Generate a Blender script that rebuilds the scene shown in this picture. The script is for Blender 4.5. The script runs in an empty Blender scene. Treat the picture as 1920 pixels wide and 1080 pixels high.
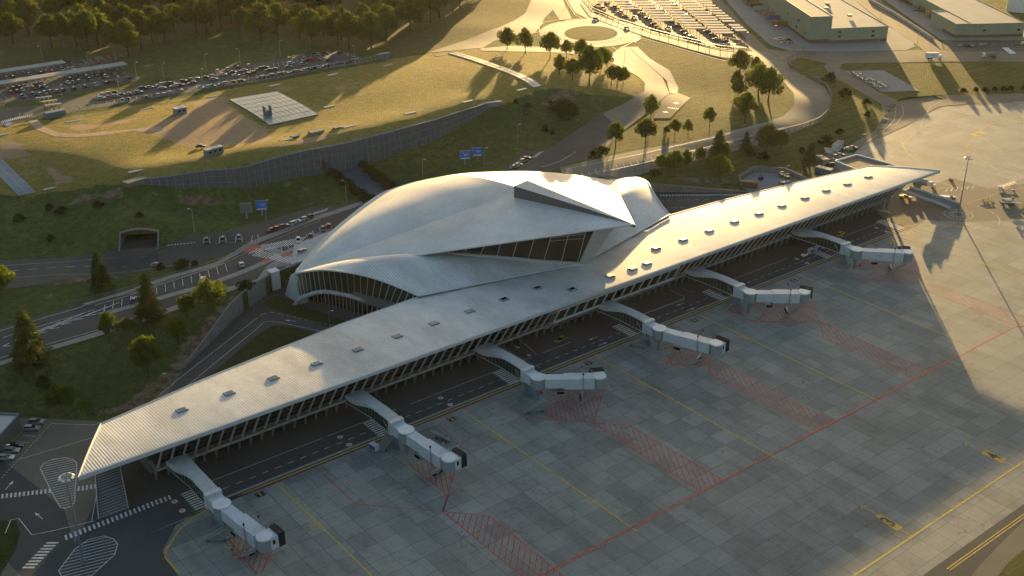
import bpy, math, random
import numpy as np
from mathutils import Vector, geometry
random.seed(7); rng = np.random.default_rng(7)
R = math.radians; PI = math.pi
SC = bpy.context.scene; COL = SC.collection
# ---------------------------------------------------------------- camera model
F = 2121.0; VH = -470.0; CX, CY = 960.0, 540.0
TH = math.atan((CY - VH) / F); AH = math.atan((3944 - CX) / (F / math.cos(TH))); HC = 175.0
CAMX, CAMY = -104.3416, -233.2635
cA, sA, cT, sT = math.cos(AH), math.sin(AH), math.cos(TH), math.sin(TH)
def G(px, py, z=0.0):
    h = HC - z; D = F * h / cT / (py - VH); x = (px - CX) * D / F; y = (D - h * sT) / cT
    return (x * sA + y * cA + CAMX, -x * cA + y * sA + CAMY)
def t(r, c, x, y): return (c * 480 + x / 4, r * 270 + y / 4)
# ---------------------------------------------------------------- terrain
def yf(x): return 185 + ((x - 125) / 90) ** 2 * 10
WALL = [(6, 73), (20, 84), (33, 94.5), (48, 103.5), (60, 107)]
RWALL = [(214, 107), (229, 97), (263.5, 68.5)]
BND = [G(*p) for p in [(-900, 790), (0, 781), (60, 783), (190, 790), (270, 765), (320, 722)]] + WALL + [(137, 112)] + RWALL \
    + [G(*p) for p in [(1390, 352), (1385, 338), (1412, 321), (1470, 324), (1540, 352)]] \
    + [G(*p) for p in [(1532, 325), (1552, 285), (1600, 288), (1645, 250), (1655, 225), (1690, 187), (1749, 181), (1780, 190), (1920, 184), (2600, 190)]]
UP = BND + [(2500, 500), (2500, 3500), (-2500, 3500), (-2500, 300)]
UPa = np.array(UP)
def inside(P, poly):
    P = np.atleast_2d(P); x, y = P[:, 0], P[:, 1]; n = len(poly); r = np.zeros(len(P), bool); j = n - 1
    for i in range(n):
        xi, yi = poly[i]; xj, yj = poly[j]
        if yi != yj:
            r ^= ((yi > y) != (yj > y)) & (x < (xj - xi) * (y - yi) / (yj - yi) + xi)
        j = i
    return r
CP = [(0,660,6),(100,625,6.3),(250,570,6.8),(400,530,7),(520,490,7),(480,478,7),(600,400,7),(700,370,7),(0,610,6),(150,560,6.6),(300,505,6.8),
 (0,487,6.5),(175,476,6.5),(215,472,6.6),(350,455,6.8),(480,425,7),(0,540,6.2),(150,516,6.3),
 (0,705,4.6),(100,700,3.8),(200,720,1.8),(0,765,0.7),(100,772,.3),(260,690,2.6),(330,640,4),(400,590,5.5),(460,545,6.6),(290,735,.4),(0,781,0),(190,790,0),
 (335,690,.4),(398,613,3.6),
 (0,330,16),(60,370,14),(0,420,10),(100,425,9),(190,442,8.2),(0,465,7.2),(190,452,8.6),(335,445,9.2),(300,402,12.6),(240,400,14),(400,400,8.6),(180,380,12.5),(150,345,16),(500,370,8),
 (0,250,19),(60,220,18.5),(0,290,18.5),(120,290,19.8),(230,340,19.4),
 (1015,163,19),(1000,120,19),(920,100,18.5),(1100,140,16.5),(1160,160,13.5),(1212,172,11),(1180,195,10.5),(1110,228,9),(1050,262,8),(1000,285,7.3),(1040,205,12.5),(1000,190,16.2),(950,215,14.5),(960,260,9),(880,290,8),(850,310,7.3),(740,330,7.3),
 (1100,310,7),(1060,300,7),(1200,285,7),(1300,262,6.5),(1440,229,6),(1550,190,5.5),(1500,150,5.6),(1475,115,6),(1300,240,7),(1180,270,7.4),(1290,170,7.4),(1400,160,6.4),(1440,200,5.8),
 (1200,325,5.5),(1300,310,4.5),(1380,320,1.3),(1450,300,2),(1540,278,.8),(1480,265,3),(1600,240,1.5),(1640,150,2.4),(1580,170,3.8),(1650,200,1.2),(1700,170,1.5),(1780,175,.5),(1800,130,1.8),(1920,130,1.8),(1920,170,.3),(1600,120,3.2),
 (1108,63,13),(1030,40,13.5),(1190,60,11),(1108,90,13.5),(1000,75,15.5),(1250,60,9),(1400,90,6.5),(1300,20,7),(1550,80,3),(1750,105,2.6),(1920,100,2.5),(1860,60,2.5),(1700,20,2.5),(1920,0,2.5),(1450,10,4),(1100,0,11),(960,0,14),
 (880,50,16.5),(760,80,13),(740,110,16),(0,60,9),(300,40,9),(600,60,8),(800,20,11),(200,80,11),(0,130,15),(100,165,16.5),(270,150,16.5),(0,200,16.8),(300,180,17),(500,140,17),(640,105,17.2),(400,90,13),(0,-200,10),(600,-200,8),(1300,-200,8),(1900,-150,3)]
W_ = [[*G(x, y, z), z] for x, y, z in CP]
W_ += [[-60, 160, 7], [-250, 160, 5], [-150, 250, 17], [-300, 400, 12], [228, 98.5, 4], [248, 84, 2.2], [264, 70, .2], [60, 108, 6.8], [137, 114, 7], [137, 150, 7], [190, 130, 7], [214, 108, 6.5]]
for xx in (45, 70, 95, 120, 145, 170, 195, 218): W_ += [[xx, yf(xx) + 2, 20], [xx, yf(xx) + 22, 20.3], [xx, yf(xx) + 46, 20]]
for xx, zz in ((60, 9.5), (85, 7.8), (110, 7.2), (140, 7.1), (170, 7.6)): W_ += [[xx, 150 + abs(xx - 120) * .05, zz]]
_ta, _tb = G(224, 470, 6.9), G(296, 466, 6.9); _tl = math.dist(_ta, _tb); _tx, _ty = (_tb[0] - _ta[0]) / _tl, (_tb[1] - _ta[1]) / _tl
for u_, s_, z_ in ((0, -1, 6.9), (.5, -1, 6.9), (1, -1, 6.9), (0, 7.5, 13.9), (.5, 7.5, 14.3), (1, 7.5, 13.7), (0, 18, 14.4), (.5, 18, 14.6), (1, 18, 14.2), (-.15, 3, 10.3), (1.15, 3, 10.2)): W_.append([_ta[0] + _tx * _tl * u_ - _ty * s_, _ta[1] + _ty * _tl * u_ + _tx * s_, z_])
W_ = np.array(W_)
def _phi(a, b): return np.sqrt(((a[:, None, :] - b[None]) ** 2).sum(-1) + 15.0 ** 2)
_K = _phi(W_[:, :2], W_[:, :2]); _n = len(W_)
_A = np.block([[_K + np.eye(_n) * -.4, np.ones((_n, 1))], [np.ones((1, _n)), np.zeros((1, 1))]])
_c = np.linalg.solve(_A, np.append(W_[:, 2], 0))
FACX = np.array([39, 58, 76, 94, 118, 146, 177, 205, 224.]); FACZ = np.array([20, 15.2, 13.2, 11.4, 8.8, 8.8, 10.8, 14.5, 19.5])
def hup(P):
    P = np.atleast_2d(P).astype(float)
    z = np.concatenate([_phi(P[i:i + 4000], W_[:, :2]) @ _c[:-1] for i in range(0, len(P), 4000)]) + _c[-1]
    far = np.clip((np.hypot(P[:, 0] - 200, P[:, 1] - 250) - 700) / 500, 0, 1); z = z * (1 - far) + 14 * far
    x, y = P[:, 0], P[:, 1]; yy = 185 + ((x - 125) / 90) ** 2 * 10
    dep = np.interp(x, FACX, 20 - FACZ, 0, 0); d = yy - y
    cut = dep * np.clip(1 - d / 45, 0, 1) ** 1.6
    return np.maximum(np.where((d > 0) & (dep > 0), z - cut, z), .02)
def hgt(P):
    P = np.atleast_2d(P).astype(float); r = np.full(len(P), 0.0); m = inside(P, UP)
    if m.any(): r[m] = hup(P[m])
    return r
_ZL = np.arange(30, -.01, -.4)
_wc = {}
def Wp(px, py, dz=0.0):
    """point of the terrain seen at picture position px, py -> world x, y, z"""
    k = (px, py)
    if k not in _wc:
        P = np.array([G(px, py, z) for z in _ZL]); H = hgt(P); i = np.argmax(H >= _ZL)
        if H[i] < _ZL[i]: i = len(_ZL) - 1
        z = _ZL[i]
        if i > 0:
            a0, a1 = _ZL[i - 1] - H[i - 1], _ZL[i] - H[i]
            if a0 > 0 and a1 <= 0 and a0 - a1 < 3: z = _ZL[i - 1] + (_ZL[i] - _ZL[i - 1]) * a0 / (a0 - a1)
        x, y = G(px, py, z); _wc[k] = (x, y, float(z))
    x, y, z = _wc[k]; return (x, y, z + dz)
# ---------------------------------------------------------------- objects
def props(o, label=None, cat=None, group=None, kind=None):
    for k, v in (('label', label), ('category', cat), ('group', group), ('kind', kind)):
        if v: o[k] = v
    return o
def link(name, data, parent=None):
    o = bpy.data.objects.new(name, data); COL.objects.link(o)
    if parent: o.parent = parent
    return o
def empty(name, loc=(0, 0, 0), rz=0.0, **k):
    o = link(name, None); o.location = loc; o.rotation_euler = (0, 0, rz); o.empty_display_size = .5
    return props(o, **k)
class M:
    def __init__(s): s.v = []; s.f = []; s.m = []; s.mi = 0
    def add(s, vs, fs, mi=None):
        b = len(s.v); s.v += [tuple(v) for v in vs]; s.f += [tuple(b + i for i in f) for f in fs]; s.m += [s.mi if mi is None else mi] * len(fs); return s
    def box(s, c, d, rz=0.0, mi=None, rx=0.0, top=1.0, tx=None):
        cx, cy, cz = c; a, b, h = d[0] / 2, d[1] / 2, d[2] / 2; vs = []; tx = top if tx is None else tx
        for z in (-h, h):
            kx, ky = (tx, top) if z > 0 else (1, 1)
            for x, y in ((-a * kx, -b * ky), (a * kx, -b * ky), (a * kx, b * ky), (-a * kx, b * ky)):
                yy = y * math.cos(rx) - z * math.sin(rx); zz = y * math.sin(rx) + z * math.cos(rx)
                vs.append((cx + x * math.cos(rz) - yy * math.sin(rz), cy + x * math.sin(rz) + yy * math.cos(rz), cz + zz))
        return s.add(vs, [(0, 3, 2, 1), (4, 5, 6, 7), (0, 1, 5, 4), (1, 2, 6, 5), (2, 3, 7, 6), (3, 0, 4, 7)], mi)
    def hexa(s, bot, top, mi=None):
        n = len(bot); return s.add(list(bot) + list(top), [tuple(range(n))[::-1], tuple(range(n, 2 * n))] + [(i, (i + 1) % n, n + (i + 1) % n, n + i) for i in range(n)], mi)
    def prism(s, poly, z0, z1, mi=None): return s.hexa([(x, y, z0) for x, y in poly], [(x, y, z1) for x, y in poly], mi)
    def tube(s, pts, r, n=6, mi=None, r2=None, cap=True):
        P = [Vector(p) for p in pts]; b = len(s.v); vs = []; fs = []; N = len(P)
        for i, p in enumerate(P):
            d = (P[min(i + 1, N - 1)] - P[max(i - 1, 0)]).normalized(); u = d.cross(Vector((0, 0, 1)) if abs(d.z) < .95 else Vector((1, 0, 0))).normalized(); w = d.cross(u)
            rr = r if r2 is None else r + (r2 - r) * i / (N - 1)
            vs += [p + u * rr * math.cos(2 * PI * k / n) + w * rr * math.sin(2 * PI * k / n) for k in range(n)]
        for i in range(N - 1): fs += [(i * n + k, i * n + (k + 1) % n, (i + 1) * n + (k + 1) % n, (i + 1) * n + k) for k in range(n)]
        if cap: fs += [tuple(range(n))[::-1], tuple(range((N - 1) * n, N * n))]
        return s.add(vs, fs, mi)
    def bar(s, a, b, w, h, mi=None):
        """straight rectangular bar from a to b, w wide across, h deep"""
        a, b = Vector(a), Vector(b); d = (b - a).normalized(); u = d.cross(Vector((0, 0, 1)) if abs(d.z) < .97 else Vector((0, 1, 0))).normalized(); v = u.cross(d)
        q = [u * x * w / 2 + v * y * h / 2 for x, y in ((-1, -1), (1, -1), (1, 1), (-1, 1))]
        return s.add([a + k for k in q] + [b + k for k in q], [(3, 2, 1, 0), (4, 5, 6, 7), (0, 1, 5, 4), (1, 2, 6, 5), (2, 3, 7, 6), (3, 0, 4, 7)], mi)
    def grid(s, rows, mi=None, flip=False):
        """rows of points -> quads"""
        n = len(rows[0]); vs = [p for r in rows for p in r]; fs = []
        for i in range(len(rows) - 1):
            for k in range(n - 1):
                q = (i * n + k, i * n + k + 1, (i + 1) * n + k + 1, (i + 1) * n + k); fs.append(q[::-1] if flip else q)
        return s.add(vs, fs, mi)
    def mesh(s, name, mats, smooth=False, off=(0, 0, 0)):
        me = bpy.data.meshes.new(name); ox, oy, oz = off
        me.from_pydata([(x - ox, y - oy, z - oz) for x, y, z in s.v], [], s.f)
        for m in (mats if isinstance(mats, (list, tuple)) else [mats]): me.materials.append(m)
        if any(s.m): me.polygons.foreach_set('material_index', s.m)
        if smooth: me.polygons.foreach_set('use_smooth', [True] * len(s.f))
        me.update(); return me
    def build(s, name, mats, parent=None, smooth=False, world=False, loc=None, **k):
        off = tuple(parent.location) if (parent and world) else (loc or (0, 0, 0))
        o = link(name, s.mesh(name, mats, smooth, off), parent)
        if loc: o.location = loc
        return props(o, **k)
def bevel(o, w=.05, seg=1):
    m = o.modifiers.new('bevel', 'BEVEL'); m.width = w; m.segments = seg; m.limit_method = 'ANGLE'; m.angle_limit = R(40); return o
def copy_tree(o, parent=None, kids=None):
    kids = kids if kids is not None else KIDS
    c = o.copy(); COL.objects.link(c)
    if parent: c.parent = parent
    for ch in kids.get(o.name, []): copy_tree(ch, c, kids)
    return c
KIDS = {}
def reg(root):
    """remember a finished thing's tree so copies can be made from it"""
    def walk(o):
        KIDS[o.name] = list(o.children)
        for c in o.children: walk(c)
    walk(root); return root
ORD = 'first second third fourth fifth sixth seventh eighth ninth tenth eleventh twelfth thirteenth fourteenth fifteenth sixteenth seventeenth eighteenth nineteenth twentieth'.split()
def ordn(i):
    if i < 20: return ORD[i]
    tens = {2: 'twenty', 3: 'thirty', 4: 'forty', 5: 'fifty', 6: 'sixty', 7: 'seventy', 8: 'eighty', 9: 'ninety', 10: 'hundred'}; a, b = divmod(i + 1, 10)
    return ({2: 'twentieth', 3: 'thirtieth', 4: 'fortieth', 5: 'fiftieth', 6: 'sixtieth', 7: 'seventieth', 8: 'eightieth', 9: 'ninetieth', 10: 'hundredth'}[a] if b == 0 else tens[a] + '-' + ORD[b - 1])
# ---------------------------------------------------------------- materials
def nt(name):
    m = bpy.data.materials.new(name); m.use_nodes = True; n = m.node_tree; b = n.nodes['Principled BSDF']; return m, n, b
def N(n, typ, **k):
    x = n.nodes.new(typ)
    for a, v in k.items():
        if a.startswith('i_'):
            x.inputs[a[2:].replace('_', ' ')].default_value = v
        else: setattr(x, a, v)
    return x
def mix(n, a, b, f, mode='MIX'):
    x = n.nodes.new('ShaderNodeMix'); x.data_type = 'RGBA'; x.blend_type = mode
    for s, v in ((6, a), (7, b), (0, f)):
        if hasattr(v, 'is_output') or isinstance(v, bpy.types.NodeSocket): n.links.new(v, x.inputs[s])
        elif s == 0: x.inputs[0].default_value = v
        else: x.inputs[s].default_value = (*v, 1)
    return x.outputs[2]
def ramp(n, src, stops):
    x = n.nodes.new('ShaderNodeValToRGB'); n.links.new(src, x.inputs[0]); e = x.color_ramp.elements
    while len(e) < len(stops): e.new(.5)
    for k, (p, c) in zip(e, stops): k.position = p; k.color = (c, c, c, 1) if isinstance(c, (int, float)) else (*c, 1)
    return x.outputs[0]
def pos(n, scale=(1, 1, 1), rot=0.0, loc=(0, 0, 0)):
    g = n.nodes.new('ShaderNodeNewGeometry'); mp = n.nodes.new('ShaderNodeMapping'); n.links.new(g.outputs['Position'], mp.inputs[0])
    mp.inputs['Scale'].default_value = scale; mp.inputs['Rotation'].default_value = (0, 0, rot); mp.inputs['Location'].default_value = loc; return mp.outputs[0]
def noise(n, vec, sc, det=4, rough=.6):
    x = N(n, 'ShaderNodeTexNoise', i_Scale=sc, i_Detail=det, i_Roughness=rough); n.links.new(vec, x.inputs['Vector']); return x.outputs['Fac']
def bump(n, b, src, s, d):
    x = N(n, 'ShaderNodeBump', i_Strength=s, i_Distance=d); n.links.new(src, x.inputs['Height']); n.links.new(x.outputs[0], b.inputs['Normal'])
def flat(name, col, rough=.6, metal=0.0, var=.12, sc=.6, spec=.5):
    m, n, b = nt(name); v = pos(n); f = ramp(n, noise(n, v, sc), [(.3, 1 - var), (.7, 1 + var)])
    n.links.new(mix(n, col, f, 1.0, 'MULTIPLY'), b.inputs['Base Color']); b.inputs['Roughness'].default_value = rough; b.inputs['Metallic'].default_value = metal
    b.inputs['Specular IOR Level'].default_value = spec; return m
def plain(name, col, rough=.5, metal=0.0, emit=None):
    m, n, b = nt(name); b.inputs['Base Color'].default_value = (*col, 1); b.inputs['Roughness'].default_value = rough; b.inputs['Metallic'].default_value = metal
    return m
def grass(name, c1, c2, c3, soil=None, big=.02, streak=0.0):
    m, n, b = nt(name); v = pos(n); a = ramp(n, noise(n, v, big, 5), [(.38, 0.), (.62, 1.)]); col = mix(n, c1, c2, a)
    f = ramp(n, noise(n, v, .35, 6, .75), [(.35, 0.), (.68, 1.)]); col = mix(n, col, c3, f)
    f2 = ramp(n, noise(n, v, 2.2, 3, .8), [(.25, .55), (.75, 1.5)]); col = mix(n, col, f2, .9, 'MULTIPLY')
    if soil:
        f3 = ramp(n, noise(n, pos(n, loc=(31, 7, 0)), .045, 8, .75), [(.57, 0.), (.66, 1.)]); col = mix(n, col, soil, f3)
    if streak:
        f4 = ramp(n, noise(n, pos(n, (.05, 1.1, 1)), 1.0, 3), [(.4, 1 - streak), (.6, 1 + streak)]); col = mix(n, col, f4, 1.0, 'MULTIPLY')
    n.links.new(col, b.inputs['Base Color']); b.inputs['Roughness'].default_value = .95; b.inputs['Specular IOR Level'].default_value = .1
    bump(n, b, noise(n, v, 1.4, 5, .8), .8, .6); return m
def asph(name, c, patch=.18, crack=True, sc=.06, rough=.82):
    m, n, b = nt(name); v = pos(n); f = ramp(n, noise(n, v, sc, 6, .65), [(.32, 1 - patch), (.7, 1 + patch)]); g = ramp(n, noise(n, v, 3.0, 3), [(.3, .85), (.7, 1.15)])
    col = mix(n, mix(n, c, f, 1.0, 'MULTIPLY'), g, 1.0, 'MULTIPLY')
    if crack:
        w = N(n, 'ShaderNodeTexVoronoi', feature='DISTANCE_TO_EDGE', i_Scale=.07); d = N(n, 'ShaderNodeTexNoise', i_Scale=.4); n.links.new(v, d.inputs[0])
        mm = n.nodes.new('ShaderNodeVectorMath'); mm.operation = 'MULTIPLY_ADD'; n.links.new(d.outputs['Color'], mm.inputs[0]); mm.inputs[1].default_value = (6, 6, 0); n.links.new(v, mm.inputs[2]); n.links.new(mm.outputs[0], w.inputs['Vector'])
        col = mix(n, col, (.6, .6, .6), ramp(n, w.outputs[0], [(.002, .5), (.006, 0.)]), 'MULTIPLY')
    n.links.new(col, b.inputs['Base Color']); b.inputs['Roughness'].default_value = rough; b.inputs['Specular IOR Level'].default_value = .22; bump(n, b, noise(n, v, 6, 3), .15, .05); return m
MT = {}
MT['soil_grass'] = grass('slope_grass', (.045, .062, .02), (.075, .08, .026), (.028, .042, .013), (.13, .11, .07))
MT['dry_grass'] = grass('dry_grass', (.16, .125, .04), (.12, .11, .032), (.085, .09, .028), (.2, .14, .085))
MT['mown_grass'] = grass('mown_grass', (.085, .09, .028), (.11, .1, .032), (.06, .07, .02), None, .015, .16)
MT['wood_floor'] = grass('wood_floor', (.13, .1, .04), (.1, .085, .035), (.07, .07, .025), (.16, .12, .06))
MT['dirt'] = flat('pinkish_dirt', (.4, .27, .18), .95, var=.25, sc=.5)
MT['asphalt'] = asph('asphalt', (.075, .077, .078)); MT['dark_asphalt'] = asph('dark_asphalt', (.072, .075, .077), .16)
MT['lot'] = asph('car_park_asphalt', (.085, .085, .08), .1); MT['tan_asphalt'] = asph('worn_tan_asphalt', (.17, .15, .12), .14, rough=.8)
MT['road_far'] = asph('pale_worn_asphalt', (.2, .185, .155), .16, rough=.78); MT['yard'] = asph('yard_concrete', (.24, .25, .25), .08, False)
MT['sidewalk'] = flat('pavement_concrete', (.27, .26, .24), .8, sc=.4); MT['kerbstone'] = plain('kerbstone', (.33, .33, .34), .7)
def concrete_slabs():
    m, n, b = nt('apron_concrete'); br = N(n, 'ShaderNodeTexBrick', offset=0.0, squash=1.0, i_Scale=1.0, i_Mortar_Size=.055, i_Mortar_Smooth=.15, i_Bias=0.0, i_Brick_Width=5.83, i_Row_Height=5.83)
    v = pos(n, loc=(-1.87, -2.96, 0)); n.links.new(v, br.inputs['Vector'])
    br.inputs['Color1'].default_value = (.78, .79, .79, 1); br.inputs['Color2'].default_value = (1.13, 1.12, 1.09, 1); br.inputs['Mortar'].default_value = (.3, .29, .27, 1)
    br2 = N(n, 'ShaderNodeTexBrick', offset=0.0, i_Scale=1.0, i_Mortar_Size=0.0, i_Brick_Width=23.32, i_Row_Height=11.66); n.links.new(v, br2.inputs['Vector'])
    br2.inputs['Color1'].default_value = (.9, .91, .92, 1); br2.inputs['Color2'].default_value = (1.08, 1.06, 1.03, 1)
    p = pos(n); s1 = ramp(n, noise(n, pos(n, (1, .35, 1), .35), .09, 6, .7), [(.28, .56), (.5, .95), (.74, 1.14)]); s2 = ramp(n, noise(n, pos(n, (.25, 1, 1), .5), .9, 5, .7), [(.3, .88), (.7, 1.1)])
    w = N(n, 'ShaderNodeTexVoronoi', feature='DISTANCE_TO_EDGE', i_Scale=.19); d = N(n, 'ShaderNodeTexNoise', i_Scale=.7); n.links.new(p, d.inputs[0])
    mm = n.nodes.new('ShaderNodeVectorMath'); mm.operation = 'MULTIPLY_ADD'; n.links.new(d.outputs['Color'], mm.inputs[0]); mm.inputs[1].default_value = (5, 5, 0); n.links.new(p, mm.inputs[2]); n.links.new(mm.outputs[0], w.inputs['Vector'])
    ck = ramp(n, w.outputs[0], [(.006, 1.), (.014, 0.)]); cm = ramp(n, noise(n, p, .05, 2), [(.46, 0.), (.54, .7)])
    mu = n.nodes.new('ShaderNodeMath'); mu.operation = 'MULTIPLY'; n.links.new(ck, mu.inputs[0]); n.links.new(cm, mu.inputs[1])
    col = mix(n, (.245, .26, .252), br.outputs['Color'], 1.0, 'MULTIPLY'); col = mix(n, col, br2.outputs['Color'], 1.0, 'MULTIPLY')
    col = mix(n, col, s1, 1.0, 'MULTIPLY'); col = mix(n, col, s2, 1.0, 'MULTIPLY'); col = mix(n, col, (.4, .39, .36), mu.outputs[0], 'MULTIPLY')
    n.links.new(col, b.inputs['Base Color']); b.inputs['Roughness'].default_value = .75; bump(n, b, s2, .2, .02); return m
MT['concrete_apron'] = concrete_slabs()
MT['white_paint'] = flat('white_road_paint', (.6, .61, .6), .6, var=.35, sc=1.2); MT['yellow_paint'] = flat('yellow_road_paint', (.5, .34, .03), .6, var=.4, sc=1.2)
MT['red_paint'] = flat('red_road_paint', (.42, .045, .03), .6, var=.5, sc=.8); MT['black_paint'] = plain('black_paint', (.02, .02, .022), .6); MT['blue_paint'] = plain('blue_paint', (.05, .16, .5), .6)
MT['coral'] = flat('red_crossing_paint', (.42, .1, .05), .7, var=.25)
def roofm(name, base, metal, rough, ax='x', wav=1.5, bs=.4):
    m, n, b = nt(name); g = n.nodes.new('ShaderNodeNewGeometry'); w = N(n, 'ShaderNodeTexWave', bands_direction=ax, i_Scale=wav); n.links.new(g.outputs['Position'], w.inputs['Vector'])
    f = ramp(n, noise(n, pos(n, (1, .4, .4) if ax == 'X' else (.4, .4, 1)), .12, 6, .7), [(.28, .68), (.66, 1.08)])
    f2 = ramp(n, noise(n, pos(n), .9, 4, .75), [(.3, .9), (.7, 1.05)]); ln = ramp(n, w.outputs['Color'], [(.0, .6), (.3, 1.04)])
    col = mix(n, mix(n, mix(n, base, f, 1.0, 'MULTIPLY'), f2, 1.0, 'MULTIPLY'), ln, 1.0, 'MULTIPLY')
    n.links.new(col, b.inputs['Base Color']); b.inputs['Metallic'].default_value = metal; b.inputs['Roughness'].default_value = rough
    bump(n, b, w.outputs['Color'], bs, .02); return m
MT['pier_roof'] = roofm('ribbed_pale_metal_roof', (.74, .73, .71), .05, .62, 'X', .42, .3)
MT['hall_roof'] = roofm('scaled_pale_metal_roof', (.74, .74, .73), .05, .6, 'Y', .36, .45)
MT['shell_roof'] = roofm('lower_shell_metal_roof', (.7, .71, .72), .05, .6, 'X', .36, .4)
MT['concrete'] = flat('pale_concrete', (.42, .43, .44), .7); MT['dark_concrete'] = flat('weathered_concrete', (.22, .22, .21), .85, var=.2)
MT['fascia'] = flat('pale_steel_fascia', (.5, .53, .56), .5, .2, var=.05); MT['fin'] = flat('grey_zinc', (.11, .12, .13), .5, .3)
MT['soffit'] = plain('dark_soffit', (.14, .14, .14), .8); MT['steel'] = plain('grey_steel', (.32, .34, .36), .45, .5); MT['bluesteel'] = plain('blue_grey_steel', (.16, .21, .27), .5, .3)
def glass(name, col, rough=.12):
    m, n, b = nt(name); b.inputs['Base Color'].default_value = (*col, 1); b.inputs['Roughness'].default_value = rough; b.inputs['Specular IOR Level'].default_value = .3; return m
MT['glass'] = glass('dark_tinted_glass', (.012, .012, .009), .2); MT['green_glass'] = glass('green_tinted_glass', (.018, .04, .03)); MT['sky_glass'] = glass('skylight_glass', (.045, .08, .09), .25)
MT['white'] = plain('white_painted_metal', (.68, .69, .7), .4); MT['bridge_white'] = flat('jet_bridge_cladding', (.5, .57, .65), .45, .2, var=.08); MT['rubber'] = plain('black_rubber', (.015, .015, .016), .8)
MT['blue_grey'] = plain('blue_grey_metal', (.2, .24, .27), .6); MT['container_blue'] = plain('blue_cart', (.02, .035, .22), .5)
# ---------------------------------------------------------------- ground sheets
def densify(poly, step):
    out = []
    for i, (x, y) in enumerate(poly):
        x2, y2 = poly[(i + 1) % len(poly)]; k = max(1, int(math.hypot(x2 - x, y2 - y) / step))
        out += [(x + (x2 - x) * j / k, y + (y2 - y) * j / k) for j in range(k)]
    return out
def tri(poly, step, extra=None, cons=None):
    pts = densify(poly, step); n = len(pts); E = []; a = np.array(pts); lo, hi = a.min(0), a.max(0)
    if step < 900:
        gx, gy = np.meshgrid(np.arange(lo[0] + step * .37, hi[0], step), np.arange(lo[1] + step * .41, hi[1], step)); g = np.c_[gx.ravel(), gy.ravel()]
        g = g[inside(g, poly)]
        if extra is not None: g = g[extra(g)]
        pts = pts + [tuple(q) for q in g]
    for c in cons or []:
        b = len(pts); pts += c; E += [(b + i, b + i + 1) for i in range(len(c) - 1)]
    v, e, f, _, _, _ = geometry.delaunay_2d_cdt([Vector(p) for p in pts], E, [list(range(n))], 1, .01)
    return np.array([(q.x, q.y) for q in v]), [tuple(q) for q in f]
def sheet(name, poly, mat, lift=.0, step=4.0, px=True, z=None, **k):
    if px: poly = [Wp(*p)[:2] if z is None else G(*p, z) for p in poly]
    v, f = tri(poly, step if z is None else 1e4); h = hgt(v) if z is None else np.full(len(v), float(z))
    m = M(); m.add([(x, y, q + lift) for (x, y), q in zip(v, h)], [q if geometry.normal([Vector((*v[i], 0)) for i in q]).z > 0 else q[::-1] for q in f])
    return m.build(name, MT[mat], smooth=True, kind=k.pop('kind', 'structure'), **k)
# lower flat ground
g = M(); g.add([(-3000, -3000, -.03), (3500, -3000, -.03), (3500, 3500, -.03), (-3000, 3500, -.03)], [(0, 1, 2, 3)]); g.build('ground', MT['asphalt'], kind='structure')
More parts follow.
